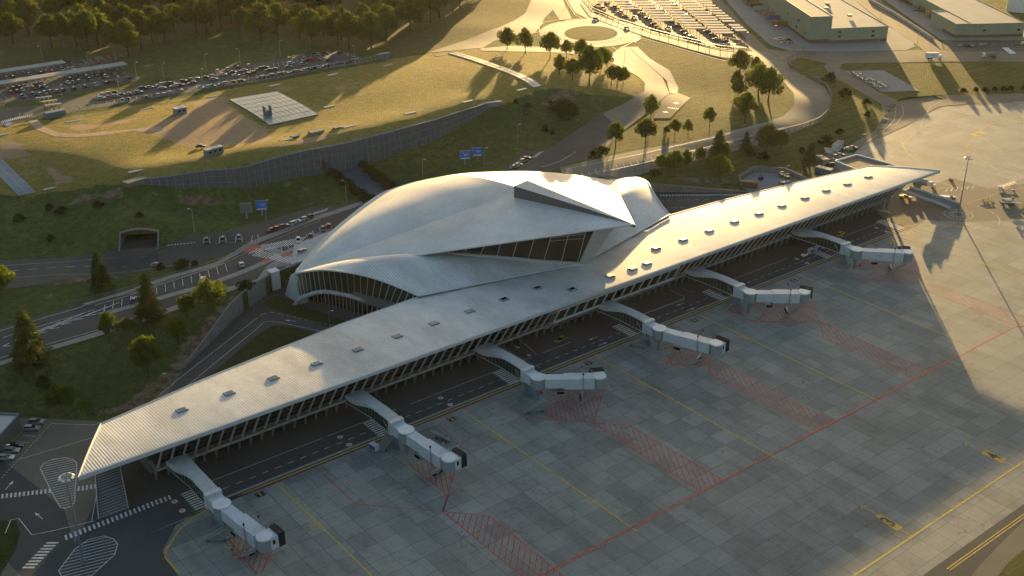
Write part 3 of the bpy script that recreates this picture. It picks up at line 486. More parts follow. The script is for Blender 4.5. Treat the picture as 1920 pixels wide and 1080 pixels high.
# numbers on the apron
AN = -PI / 2
for s_, c_, sz in (('1', (488, 927), 1.9), ('2', (847, 786), 1.9), ('3', (1103, 681), 1.9), ('4', (1302, 601), 1.9), ('5', (1489, 526), 1.9), ('6A', (1672, 453), 2.0), ('6B', (1708, 437), 2.0)):
    c = G(*c_); w = 1.15 if len(s_) == 1 else 1.9; A.poly([(c[0] - w, c[1] - 1.15), (c[0] + w, c[1] - 1.15), (c[0] + w, c[1] + 1.15), (c[0] - w, c[1] + 1.15)], 'black_paint' if len(s_) == 1 else 'yellow_paint', .012)
    A.text(s_, c, sz * 1.25, 0, 'yellow_paint' if len(s_) == 1 else 'black_paint')
for s_, tl, b_, bx in (('3', (1614, 948), (1710, 1005), [(1641, 967), (1652, 963.5), (1693, 989), (1681, 996)]), ('4', (1809, 829), (1904, 875), [(1838.5, 849), (1849, 842.5), (1887, 862), (1879, 868.5)])):
    P = [G(*p) for p in bx]; A.poly(P, 'yellow_paint', .014); c = (sum(p[0] for p in P) / 4, sum(p[1] for p in P) / 4); A.text(s_, c, 5.6, 0, 'black_paint', sx=.8)
    a, b = G(*tl), G(*b_); A.line(a, (P[0][0] / 2 + P[1][0] / 2, P[0][1] / 2 + P[1][1] / 2), .3, 'yellow_paint'); A.line((P[2][0] / 2 + P[3][0] / 2, P[2][1] / 2 + P[3][1] / 2), b, .3, 'yellow_paint')
    for dx in (-1.1, 1.1): A.line(a, (a[0] + dx, a[1] - 1.3), .28, 'yellow_paint')
c = G(1836, 251); A.poly([(c[0] - 4.5, c[1] - 2.2), (c[0] + 4.5, c[1] - 2.2), (c[0] + 4.5, c[1] + 2.2), (c[0] - 4.5, c[1] + 2.2)], 'yellow_paint', .014); A.text('18', c, 4.6, PI, 'black_paint')
for cx_, cy_ in ((592, 983), (932, 818), (1203, 719), (1397, 632)):
    for k in range(5):
        c = G(cx_, cy_); A.line((c[0] - 1.2, c[1] + 1.7 - k * .85), (c[0] + 1.2, c[1] + 1.7 - k * .85), .22, 'yellow_paint', .02)
    for k in range(3): A.line((c[0] - 3.4, c[1] + 1.2 - k * 1.1), (c[0] - 1.9, c[1] + 1.2 - k * 1.1), .4, 'black_paint', .02); A.line((c[0] - 3.4, c[1] + 1.2 - k * 1.1), (c[0] - 1.9, c[1] + 1.2 - k * 1.1), .18, 'yellow_paint', .024)
# service road paint
for x0, x1 in ((-17, 20), (22, 45), (50, 96), (100, 113)) : A.path([(x0, 11.3), (x1, 11.3)], .16, 'white_paint', px=False)
for x0, x1 in ((137, 165), (180, 222), (236, 290)): A.path([(x0, 11.3), (x1, 11.3)], .16, 'white_paint', px=False)
A.path([(-20, 6.1), (292, 6.1)], .18, 'white_paint', px=False, dash=(1.9, 1.9))
for bx in (-20.5, 34.6, 81.5, 131.9, 175.5, 234.5): A.zebra((bx - 1.4, 1.6), (bx - 1.4, 11.1), (bx + 2.4, 1.6), 9); 
A.zebra((279, 1.6), (279, 13), (283.5, 1.6), 12); A.zebra(G(1641, 392), G(1668, 398), G(1649, 395.5), 5)
for x in (24.5, 59, 86, 120, 161, 186, 224, 246, 274):
    for y, s_ in ((8.7, -1), (3.8, 1)):
        if x in (24.5, 59, 224, 274, -10):
            A.g('red_paint').add([(x + 1.0 * math.cos(k * PI / 8), y + 1.0 * math.sin(k * PI / 8), .014) for k in range(16)], [tuple(range(16))])
            A.g('white_paint').add([(x + .78 * math.cos(k * PI / 8), y + .78 * math.sin(k * PI / 8), .018) for k in range(16)], [tuple(range(16))]); A.text('30', (x, y), 1.0, 0, 'black_paint')
        else: A.arrow((x - s_ * 2, y), (x + s_ * 2, y))
for y in (8.7, 3.8):
    x = -24.5; A.g('red_paint').add([(x + 1.0 * math.cos(k * PI / 8), y + 1.0 * math.sin(k * PI / 8), .014) for k in range(16)], [tuple(range(16))]); A.g('white_paint').add([(x + .78 * math.cos(k * PI / 8), y + .78 * math.sin(k * PI / 8), .018) for k in range(16)], [tuple(range(16))]); A.text('30', (x, y), 1.0, 0, 'black_paint')
A.path([t(2, 1, 0, 235), t(2, 1, 50, 195), t(2, 1, 110, 180), t(2, 1, 180, 195), t(2, 1, 700, 310)], .15, 'white_paint', dash=(1.5, 1.0)); A.path([t(2, 0, 1100, 880), t(2, 0, 1330, 690), t(2, 0, 1920, 230)], .15, 'white_paint')
A.path([t(2, 0, 1360, 770), t(2, 0, 1920, 310), t(2, 1, 60, 255), t(2, 1, 110, 250), t(2, 1, 180, 258), t(2, 1, 600, 350)], .15, 'white_paint'); A.arrow(G(*t(2, 1, 300, 250)), G(*t(2, 1, 215, 240)))
A.path([(905, 628), (960, 662), (1012, 690)], .15, 'white_paint'); A.path([(960, 625), (1005, 663), (1010, 664)], .15, 'white_paint'); A.arrow(G(963, 648), G(976, 654)); A.text('30', G(992, 666), 1.6, PI / 2, 'white_paint')
A.path([(1255, 543), (1283, 556), (1282, 562), (1205, 590)], .15, 'white_paint'); A.path([(1280, 541), (1298, 549), (1302, 549), (1295, 543)], .12, 'white_paint')
# lower left yard
A.zebra(G(0, 935), G(97, 924), G(1, 927), 12); A.zebra(G(143, 921), G(190, 915), G(144, 912), 6)
A.zebra(G(118, 1005), G(320, 927), G(121, 1014), 24, fill=.45); A.zebra(G(112, 1015), G(62, 1067), G(90, 1015), 9)
tear = [(75, 878), (82, 868), (100, 861), (122, 858), (135, 861), (144, 868), (144, 885), (141, 915), (140, 942), (133, 950), (122, 954), (113, 951), (98, 925)]
A.hatch(tear, -14, 1.15, .17, 'white_paint', edge=.2)
A.hatch([(110, 1070), (140, 1030), (165, 1012), (195, 1005), (212, 1010), (221, 1020), (215, 1040), (180, 1072), (160, 1090), (120, 1090)], -14, 1.2, .17, 'white_paint', edge=.2)
A.arrow(G(10, 918), G(26, 901)); A.arrow(G(196, 880), G(184, 900)); A.arrow(G(80, 973), G(65, 961)); A.path([(30, 863), (172, 821)], .15, 'white_paint'); A.path([(95, 794), (175, 797), (188, 792)], .15, 'white_paint')
A.path([(95, 795), (0, 900)], .18, 'white_paint', dash=(.5, .7)); A.path([(188, 887), (172, 977)], .15, 'white_paint'); A.path([(10, 1000), (20, 975), (35, 972), (60, 1003), (100, 995), (175, 977)], .2, 'white_paint')
A.path([(54, 795), (38, 812), (0, 852)], .25, 'yellow_paint', dash=(2.2, .8))
for i in range(7):
    a = (92 - i * 11.5, 794 + i * 11.5); A.path([(a[0] - 8 - 18, a[1] - 1), (a[0] - 3, a[1] + 1.5)], .13, 'white_paint')
# right corner yard
c = G(1797, 402); 
for k in range(16):
    a = 2 * PI * k / 16; A.line((c[0] + 2.2 * math.cos(a), c[1] + 2.2 * math.sin(a)), (c[0] + 4.2 * math.cos(a), c[1] + 4.2 * math.sin(a)), .25, 'white_paint')
A.path([(c[0] + 6.0 * math.cos(2 * PI * k / 24), c[1] + 5.6 * math.sin(2 * PI * k / 24)) for k in range(25)], .2, 'white_paint', px=False)
for k in range(6): a = G(1773 + k * 10, 360 - k * 1.2); b = G(1776 + k * 10, 354 - k * 1.2); A.line(a, b, .35, 'white_paint')
A.zebra(G(1684, 366), G(1714, 357), G(1690, 368), 10); A.zebra(G(1650, 396), G(1668, 397), G(1652, 394), 5)
A.path([(1813, 381), (1880, 360), (1920, 352)], .14, 'white_paint'); A.path([(1813, 381), (1850, 392), (1870, 405), (1875, 413), (1872, 423)], .22, 'white_paint'); A.path([(1737, 408), (1735, 400), (1720, 393), (1690, 400)], .14, 'white_paint', dash=(1.5, 1)); A.path([(1745, 413), (1764, 423)], .14, 'white_paint')
A.path([(1620, 270), (1650, 250), (1665, 230), (1664, 208), (1655, 195)], .18, 'white_paint', .2); A.path([(1655, 248), (1677, 225), (1680, 205), (1662, 190)], .18, 'white_paint', .25); A.path([(1680, 235), (1694, 215), (1692, 200), (1675, 188)], .18, 'white_paint', .2); A.path([(1725, 245), (1732, 220), (1745, 200), (1765, 190)], .18, 'white_paint', .1)
A.path([(1821, 438), (1850, 470), (1875, 530), (1925, 615)], .12, 'black_paint') if False else None
# right lower road behind the pier
A.zebra(G(1235, 365), G(1425, 363), G(1237, 368), 34, fill=.45); A.path([(1235, 377), (1420, 370)], .15, 'white_paint', dash=(2, 2)); A.path([(1240, 391), (1360, 384)], .15, 'white_paint', dash=(3, 1))
A.done('apron_markings')
# markings on the upper roads
B = Mark()
def wl(pts, w, mat, lift=.15, dash=None, step=3.0):
    P = []
    for a, b in zip(pts, pts[1:]):
        a, b = Wp(*a)[:2], Wp(*b)[:2]; L = math.dist(a, b); k = max(1, int(L / step)); P += [(a[0] + (b[0] - a[0]) * j / k, a[1] + (b[1] - a[1]) * j / k) for j in range(k)]
    P.append(Wp(*pts[-1])[:2]); H = hgt(P); g_ = B.g(mat)
    acc = 0
    for i in range(len(P) - 1):
        a, b = P[i], P[i + 1]; L = math.dist(a, b) or 1; nx, ny = -(b[1] - a[1]) / L * w / 2, (b[0] - a[0]) / L * w / 2; za, zb = H[i] + lift, H[i + 1] + lift
        acc += 1
        if dash and acc % 2: continue
        g_.add([(a[0] + nx, a[1] + ny, za), (a[0] - nx, a[1] - ny, za), (b[0] - nx, b[1] - ny, zb), (b[0] + nx, b[1] + ny, zb)], [(0, 1, 2, 3)])
def wz(a, b, c, n, mat='white_paint', fill=.5, lift=.17):
    a, b, c = Wp(*a), Wp(*b), Wp(*c)
    for i in range(n):
        f = [(i + (1 - fill) / 2) / n, (i + (1 + fill) / 2) / n]; q = [(a[0] + (b[0] - a[0]) * k, a[1] + (b[1] - a[1]) * k) for k in f]; d = (c[0] - a[0], c[1] - a[1]); q += [(q[1][0] + d[0], q[1][1] + d[1]), (q[0][0] + d[0], q[0][1] + d[1])]
        H = hgt(q); B.g(mat).add([(*p, h + lift) for p, h in zip(q, H)], [(0, 1, 2, 3)])
def wpoly(pts, mat, lift=.16):
    P = [Wp(*p)[:2] for p in pts]; H = hgt(P); B.g(mat).add([(*p, h + lift) for p, h in zip(P, H)], [tuple(range(len(P)))])
wl([(-60, 512), (0, 499), (175, 487), (225, 484), (330, 480)], .3, 'sidewalk'); wl([(30, 521), (175, 515), (225, 511), (375, 495)], .3, 'sidewalk'); wl([(0, 510), (175, 500), (300, 492)], .2, 'white_paint', dash=1)
wl([(-60, 635), (0, 621), (150, 577), (175, 565), (255, 548)], .2, 'white_paint'); wl([(-60, 690), (0, 672), (75, 650), (170, 623), (250, 597)], .2, 'white_paint')
for i in range(8):
    a = (5 + i * 22, 650 - i * 8.2); b = (a[0] + 65, a[1] - 33 + (3 if i < 5 else 8)); wl([a, b], .3, 'white_paint'); wl([(a[0] + 2, a[1]), (a[0] + 14 + i, a[1] - 1 - i * .3)], .3, 'white_paint')
wl([(5, 634), (178, 581)], .2, 'white_paint'); wl([(178, 573), (250, 552), (330, 525), (420, 494)], .2, 'white_paint'); wl([(185, 590), (300, 558), (375, 537)], .2, 'yellow_paint'); wl([(290, 536), (400, 503), (450, 480), (490, 460), (600, 414)], .22, 'yellow_paint')
for i in range(15): x = 195 + i * 16.5; y = 585 - i * 5.4; wl([(x, y), (x + 2 - i * .4 , y - 13)], .2, 'white_paint')
for i in range(8): x = 530 + i * 12; y = 473 - i * 6.2; wl([(x, y), (x - 4, y - 9)], .2, 'white_paint')
wz((463, 478), (560, 458), (482, 462), 16); wz((535, 485), (480, 462), (552, 480), 1, 'sidewalk'); wz((470, 480), (540, 495), (488, 470), 14, fill=.45)
wpoly([(452, 472), (478, 458), (493, 462), (470, 473)], 'coral', .2); wpoly([(525, 480), (540, 474), (548, 478), (533, 483)], 'coral', .2); wpoly([(490, 490), (503, 484), (510, 488), (498, 493)], 'coral', .2); wpoly([(528, 500), (545, 492), (556, 486), (558, 492), (545, 500)], 'coral', .18)
wpoly([(524, 507), (546, 497), (550, 499), (528, 510)], 'blue_paint', .22)
wz((312, 462), (366, 456), (314, 460), 9); 
for i in range(4): x = 380 + i * 30.5; wl([(x, 459 - i * 1.5), (x + 2, 447 - i * 1.8)], .22, 'white_paint'); wl([(x + 14, 457 - i * 1.5), (x + 12, 446 - i * 1.8)], .22, 'white_paint'); wl([(x - 10, 459 - i * 1.5), (x - 2, 458.5 - i * 1.5)], .22, 'yellow_paint')
wz((582, 405), (612, 396), (588, 399), 9); wz((996, 297), (1010, 286), (1006, 295), 9); wl([(972, 318), (997, 301)], .25, 'yellow_paint'); wl([(1015, 314), (1050, 303), (1080, 285)], .2, 'white_paint')
wz((1251, 203), (1272, 206), (1253, 201), 6); wz((1327, 83.5), (1387, 84), (1327.5, 81.5), 18); wpoly([(1262, 193), (1270, 192), (1273, 195), (1265, 195.5)], 'yellow_paint'); wpoly([(1242, 209.5), (1250, 209), (1254, 212), (1245, 212)], 'yellow_paint')
wz((0, 232), (60, 218), (3, 227), 15, lift=.2); wpoly([(9, 234), (16, 229), (24, 233), (11, 238)], 'blue_paint', .2); wl([(36, 217), (38, 213)], .3, 'white_paint', .2)
wpoly([(1878, 90), (1890, 89.5), (1906, 101), (1894, 101.5)], 'white_paint', .2)
for q in ([(965, 70), (1012, 60), (1010, 50), (1020, 42), (1050, 37), (1100, 36), (1150, 42)], [(1165, 90), (1200, 72), (1190, 80), (1202, 72)], [(1060, 0), (1078, 28), (1120, 48), (1172, 62), (1250, 84), (1345, 111), (1400, 122)], [(960, 90), (1050, 95), (1140, 110), (1205, 128)], [(1147, 88), (1180, 108), (1215, 128)]): wl(q, .5, 'kerbstone', .18)
wl([(1060, 318), (1200, 290), (1330, 260), (1440, 231)], .2, 'white_paint', .2); wl([(1060, 336), (1200, 308), (1350, 270), (1470, 240)], .2, 'white_paint', .2)
for i in range(12): x = 1090 + i * 13; y = 325 - i * 3.1; wl([(x, y), (x + 4, y + 9)], .2, 'white_paint', .2)
for i in range(26):   # bays of the long car park
    f = i / 25; x = 398 + f * 220; y = 141 - f * 42; wl([(x, y), (x + 2, y + 7)], .15, 'white_paint', .16)
for i in range(22): x = 200 + i * 14; y = 196 - i * 2.5; wl([(x, y), (x + .5, y - 5)], .2, 'white_paint', .16)
for r_ in range(3):
    for i in range(20): x = 5 + i * 11.5 + r_ * 10; y = 190 - i * 1.9 - r_ * 24; wl([(x, y), (x - 8, y - 7)], .14, 'white_paint', .15)
for i in range(26): x = 1.5 + i * 9.8; wl([(x, 193 - i * 1.75), (x + 4, 192.3 - i * 1.75)], .2, 'yellow_paint', .2)
B.done('road_markings')
# ================================================================ TERMINAL
XC = 136.5
def ipol(x, pts): return float(np.interp(x, [p[0] for p in pts], [p[1] for p in pts]))
def yF(x): return 13.2 - .006 * (x + 45)
YB = [(-31.5, 37), (0, 42.3), (27, 45.6), (49, 48), (78, 49.3), (195, 49.3), (224, 47.5), (246, 44.6), (273, 41.3), (304.5, 36)]
def yB(x): return ipol(x, YB)
def zP(t): return 14 - 1.9 * t + .4 * 4 * t * (1 - t)
TERM = empty('terminal_building', (XC, 30, 0), label='long white airport terminal with a ribbed wing shaped pier roof and a swooping domed hall', cat='airport terminal')
def TB(m, name, mat, parent=TERM, smooth=False, **k):
    o = link(name, m.mesh(name, [MT[x] for x in (mat if isinstance(mat, list) else [mat])], smooth, tuple(TERM.location)), parent); return props(o, **k)
# pier roof
m = M(); nT = 14; rows = []
xs = list(np.linspace(0, 1, 90))
def roofpt(s, t, dz=0.0):
    x0 = -45.5 + 14 * t; x1 = 318.5 - 14 * t; x = x0 + (x1 - x0) * s; xx = min(max(x, -31.5), 304.5)
    y = yF(x) + (yB(xx) - yF(x)) * t; return (x, y, zP(t) + dz)
for s in xs: rows.append([roofpt(s, k / nT) for k in range(nT + 1)])
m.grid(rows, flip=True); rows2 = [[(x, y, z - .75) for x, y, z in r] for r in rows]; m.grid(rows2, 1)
m.mi = 2; m.grid([[r[0] for r in rows], [r[0] for r in rows2]], flip=False); m.grid([[r[-1] for r in rows], [r[-1] for r in rows2]], flip=True); m.grid([rows[0], rows2[0]], flip=True); m.grid([rows[-1], rows2[-1]])
pr = TB(m, 'pier_roof', ['pier_roof', 'soffit', 'fascia'])
m = M()  # standing seams, real raised strips
x = -44.6
while x < 318:
    ts = [k / 10 for k in range(11)]; P = []
    for tt in ts:
        x0 = -45.5 + 14 * tt; x1 = 318.5 - 14 * tt
        if x0 + .2 < x < x1 - .2:
            xx = min(max(x, -31.5), 304.5); P.append((x, yF(x) + (yB(xx) - yF(x)) * tt, zP(tt)))
    if len(P) > 1:
        m.grid([[(a - .13, b, c + .005) for a, b, c in P], [(a - .1, b, c + .045) for a, b, c in P], [(a + .1, b, c + .045) for a, b, c in P], [(a + .13, b, c + .005) for a, b, c in P]], flip=True)
    x += .74
TB(m, 'roof_seam', 'pier_roof', pr)
m = M(); P = [roofpt(s, 0, .08) for s in xs]; m.grid([[(x, y - .12, z + .05) for x, y, z in P], [(x, y + .45, z + .12) for x, y, z in P]], flip=True); m.grid([[(x, y - .12, z + .05) for x, y, z in P], [(x, y - .12, z - .95) for x, y, z in P]])
Q = [roofpt(0, k / 12, .1) for k in range(13)]; m.tube(Q, .22, 6); m.tube([roofpt(s, 1, .05) for s in xs], .2, 6); m.tube([roofpt(1, k / 12, .1) for k in range(13)], .22, 6); TB(m, 'roof_edge', 'fascia', pr)
# skylights
SKY = [-13.1 + 13.65 * k for k in range(10)] + [163.8 + 13.6 * k for k in range(10)]
SKP = [G(*p, 13.6) for p in [(341,768),(430,737),(513,709),(594,682),(671,656),(745,631),(814,607),(881,584),(945,562),(1008,541),(1072,545),(1144,520),(1186,506),(1213,496),(1230,466),(1281,450),(1330,433),(1377,416),(1423,401),(1466,386),(1509,371),(1549,357),(1589,345),(1628,331)]]
sm = M(); sm.box((0, 0, .15), (2.9, 2.3, .42), mi=0); sm.box((0, 0, .38), (2.6, 2.0, .1), mi=1); fm = sm.mesh('skylight', [MT['bluesteel'], MT['fascia']])
pm = M(); pm.box((0, 0, .44), (2.15, 1.6, .06)); panes = [pm.mesh('pane', [MT[k]]) for k in ('sky_glass', 'glass', 'yellowed')] if 'yellowed' in MT else [pm.mesh('pane', [MT[k]]) for k in ('sky_glass', 'glass')]
for i, (x, y) in enumerate(SKP):
    tt = (y - yF(x)) / (yB(min(max(x, -31.5), 304.5)) - yF(x)); dz = (zP(tt + .02) - zP(tt - .02)) / (.04 * (yB(x) - yF(x)))
    o = link('skylight', fm, TERM); o.location = (x - XC, y - 30, zP(tt)); o.rotation_euler = (math.atan(dz), 0, 0); link('pane', panes[1 if i in (8, 9, 10) else 0], o)
# pier body
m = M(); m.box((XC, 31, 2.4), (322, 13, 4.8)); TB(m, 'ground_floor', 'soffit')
m = M(); m.box((XC, 31, 8.3), (319, 13, 7.6)); TB(m, 'upper_floor', 'glass')
m = M(); m.grid([[(-24.3, 19.6, 5.3), (-24.3, 13.9, 13.3)], [(297.3, 19.0, 5.3), (297.3, 12.3, 13.3)]], flip=True); m.grid([[(-24.3, 19.6, 5.3), (-24.3, 13.9, 13.3)], [(-24.3, 37, 5.3), (-24.3, 37, 12.0)]]); m.grid([[(297.3, 19, 5.3), (297.3, 12.3, 13.3)], [(297.3, 37, 5.3), (297.3, 37, 12)]], flip=True)
gl = TB(m, 'window_wall', 'glass')
m = M()
for z in (7.4, 9.6, 11.6):
    y = 19.6 - (z - 5.3) * .71; m.bar((-24.3, y - .12, z), (297, y - .62, z), .06, .06)
TB(m, 'glazing_bar', 'bluesteel', gl)
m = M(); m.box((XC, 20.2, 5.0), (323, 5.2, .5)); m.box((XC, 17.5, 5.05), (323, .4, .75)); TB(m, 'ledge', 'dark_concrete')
MT['strut'] = plain('painted_strut', (.36, .4, .44), .5, .2)
def strut(full=True):
    m = M(); 
    m.hexa([(-.18, 20.4, 0), (.18, 20.4, 0), (.18, 20.9, 0), (-.18, 20.9, 0)], [(-.2, 18.9, 4.8), (.2, 18.9, 4.8), (.2, 20.9, 4.8), (-.2, 20.9, 4.8)], 1)
    m.hexa([(-.19, 17.35, 4.8), (.19, 17.35, 4.8), (.19, 18.6, 4.8), (-.19, 18.6, 4.8)], [(-.18, 17.2, 5.9), (.18, 17.2, 5.9), (.18, 18.0, 5.9), (-.18, 18.0, 5.9)])
    if full: m.hexa([(-.18, 17.2, 5.9), (.18, 17.2, 5.9), (.18, 17.8, 5.9), (-.18, 17.8, 5.9)], [(-.14, 12.3, 13.3), (.14, 12.3, 13.3), (.14, 12.9, 13.3), (-.14, 12.9, 13.3)])
    return m.mesh('strut', [MT['strut'], MT['bluesteel']])
sf, sh = strut(), strut(False)
for k in range(95):
    x = -24.3 + k * 3.42; o = link('strut', sh if 109 < x < 164 else sf, TERM); o.location = (x - XC, -30 + (.4 - (x + 24) * .0022), 0)
m = M()  # solid bays of the ground floor: shutters between the feet
for k in range(94):
    x = -22.6 + k * 3.42
    if k % 3: m.box((x, 24.35, 1.9), (2.7, .12, 3.4), mi=k % 2)
TB(m, 'shutter', ['dark_concrete', 'bluesteel'])
# projecting gallery in the middle
GX0, GX1 = 109, 164
m = M(); m.hexa([(GX0, 16.2, 6.2), (GX1, 16.2, 6.2), (GX1, 20, 6.2), (GX0, 20, 6.2)], [(GX0, 13.2, 12.4), (GX1, 13.2, 12.4), (GX1, 20, 12.4), (GX0, 20, 12.4)]); ga = TB(m, 'gallery', 'soffit')
m = M(); m.bar((GX0, 15.8, 6.6), (GX1, 15.8, 6.6), .5, .7); m.bar((GX0, 13.2, 11.9), (GX1, 13.2, 11.9), .4, .5); 
for k in range(14):
    x = GX0 + k * (GX1 - GX0) / 13; m.bar((x, 16.0, 6.3), (x, 12.95, 12.1), .3, .45); m.bar((x, 15.9, 6.3), (x, 18.5, 5.2), .3, .4)
m.bar((GX0, 13.2, 11.9), (GX0 - 1, 20, 6.9), .4, .4); TB(m, 'gallery_frame', 'fascia', ga)
wm = [M().grid([[(0, 15.9, 7.0), (0, 13.55, 11.7)], [(3.7, 15.9, 7.0), (3.7, 13.55, 11.7)]], flip=True).mesh('gallery_window', [MT[k]]) for k in ('glass', 'green_glass')]
for k in range(13): o = link('gallery_window', wm[1 if k in (1, 3, 7, 12) else 0], ga); o.location = (GX0 + k * (GX1 - GX0) / 13 + .27 - XC, -30.1, 0)
for k in range(14):   # rounded awnings under the gallery
    pass
m = M()
for k in range(17):
    x = 107 + k * 3.42; m.add([(x + 1.35 * math.cos(a), 17.4 - 1.5 * math.sin(a), zz) for zz in (4.95, 5.3) for a in [PI * j / 8 for j in range(9)]], [tuple(range(9))[::-1], tuple(range(9, 18))] + [(j, j + 1, 10 + j, 9 + j) for j in range(8)])
TB(m, 'awning', 'dark_concrete')
# ------------------------------------------------ great hall
V = lambda *a: Vector(a)
BK, TP, FP = V(XC, 9, 36.4), V(60.2, 100, 8), V(XC, 66, 31.6)
ARC = [(555, 508, 8), (577, 480, 8.4), (600, 455, 8.8), (625, 431, 9.3), (650, 410, 9.9), (675, 390, 10.4), (700, 372, 10.9), (725, 358, 11.5)]
ARCL = [V(*G(x, y), 0) for x, y, z in []]; ARCL = [V(*G(x, y, z), z) for x, y, z in ARC] + [V(XC, 141.5, 12)]
def cr(P, u):
    n = len(P) - 1; f = u * n; i = min(int(f), n - 1); f -= i; p0, p1, p2, p3 = P[max(i - 1, 0)], P[i], P[i + 1], P[min(i + 2, n)]
    return .5 * ((2 * p1) + (p2 - p0) * f + (2 * p0 - 5 * p1 + 4 * p2 - p3) * f * f + (3 * p1 - p0 - 3 * p2 + p3) * f ** 3)
def mir(v): return V(2 * XC - v[0], v[1], v[2])
def lerp(a, b, f): return a + (b - a) * f
NU, NV = 40, 24
back = []
for i in range(NU + 1):
    u = i / NU; I = lerp(TP, FP, u); O = cr(ARCL, u); r = []
    for j in range(NV + 1):
        v = j / NV; p = lerp(I, O, v); p.z += 4.2 * math.sin(PI * v) * math.sin(PI / 2 * min(1, u * 1.6)) ; r.append(p)
    back.append(r)
front = []
for i in range(NU + 1):
    u = i / NU; E_ = lerp(TP, BK, u); C_ = lerp(TP, FP, min(1, u / .62)) if u < .62 else lerp(FP, BK, (u - .62) / .38); r = []
    for j in range(9):
        v = j / 8; p = lerp(E_, C_, v); p.z += .5 * math.sin(PI * v) * math.sin(PI * u); r.append(p)
    front.append(r)
m = M()
for f in (False, True):
    g_ = (lambda q: [[mir(p) for p in r] for r in q]) if f else (lambda q: q)
    m.grid(g_(back), 0, flip=f); m.grid(g_(front), 0, flip=not f)
    dn = lambda q: [[p - V(0, 0, .5) for p in r] for r in q]
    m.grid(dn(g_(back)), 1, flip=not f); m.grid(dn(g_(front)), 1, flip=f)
    e = [r[-1] for r in g_(back)]; m.grid([e, [p - V(0, 0, .5) for p in e]], 2, flip=f)
hr = TB(m, 'hall_roof', ['hall_roof', 'soffit', 'fascia'], smooth=True)
m = M()
for f in (False, True):
    P = [mir(r[0]) if f else r[0] for r in front]; m.tube([p + V(0, 0, -.2) for p in P], .3, 6)
    P = [mir(r[-1]) if f else r[-1] for r in back]; m.tube([p + V(0, 0, -.2) for p in P], .4, 6)
TB(m, 'roof_edge', 'fascia', hr)
# raised spine: its side face is the dark fin
m = M(); L_ = []; 
for i in range(25):
    u = i / 24; y = 8.2 + (64 - 8.2) * u; w = .12 + 5.8 * u ** 1.1; zb = 36.4 - (y - 9) * .0875 if y < 66 else 31; zb2 = zb - w * .12 - .25; h = .35 + 4.1 * u ** .9
    L_.append((y, w, zb2 - .8, zb2 + h - .3))
for sg in (-1, 1):
    m.grid([[(XC + sg * w, y, a) for y, w, a, b in L_], [(XC + sg * w, y, b) for y, w, a, b in L_]], 1, flip=sg > 0)
m.grid([[(XC - w, y, b) for y, w, a, b in L_], [(XC, y, b + w * .14) for y, w, a, b in L_], [(XC + w, y, b) for y, w, a, b in L_]], 0, flip=True)
y, w, a, b = L_[-1]; m.add([(XC - w, y, a), (XC + w, y, a), (XC + w, y, b), (XC, y, b + w * .14), (XC - w, y, b)], [(0, 1, 2, 3, 4)], 1)
sp_ = TB(m, 'roof_spine', ['hall_roof', 'fin'], hr)
# lower shells with the arched windows
AT = [V(58.7, 97.5, 8.6), V(59.5, 90, 12), V(62.3, 82.5, 14.5), V(66, 73.2, 16), V(71.2, 64.5, 15.5), V(75.7, 55.3, 14), V(78.4, 48.2, 12.9)]
IN = [V(60.6, 99, 8.2), V(72, 89, 12.2), V(83.5, 77.5, 15.8), V(95, 65.5, 18), V(108, 55, 17), V(122, 44, 15.4), V(XC, 33.5, 13.7)]
LG = [V(55.6, 90, 3.6), V(58, 88, 4.6), V(62.1, 85.6, 5.2), V(66.4, 80.5, 5.2), V(69.8, 73.5, 5.1), V(72.6, 66, 5), V(75.2, 58.4, 5), V(78, 50, 5)]
GT = [V(XC, 19.5, 33.3), V(127.2, 24.6, 31.5), V(115.4, 38.6, 27.1), V(103.8, 52.4, 22.7), V(93.4, 65.0, 18.9)]
GB = [V(XC, 33, 14.3), V(125.5, 41, 15.5), V(115, 49.5, 16.8), V(104, 58, 17.9), V(94, 66, 18.3)]
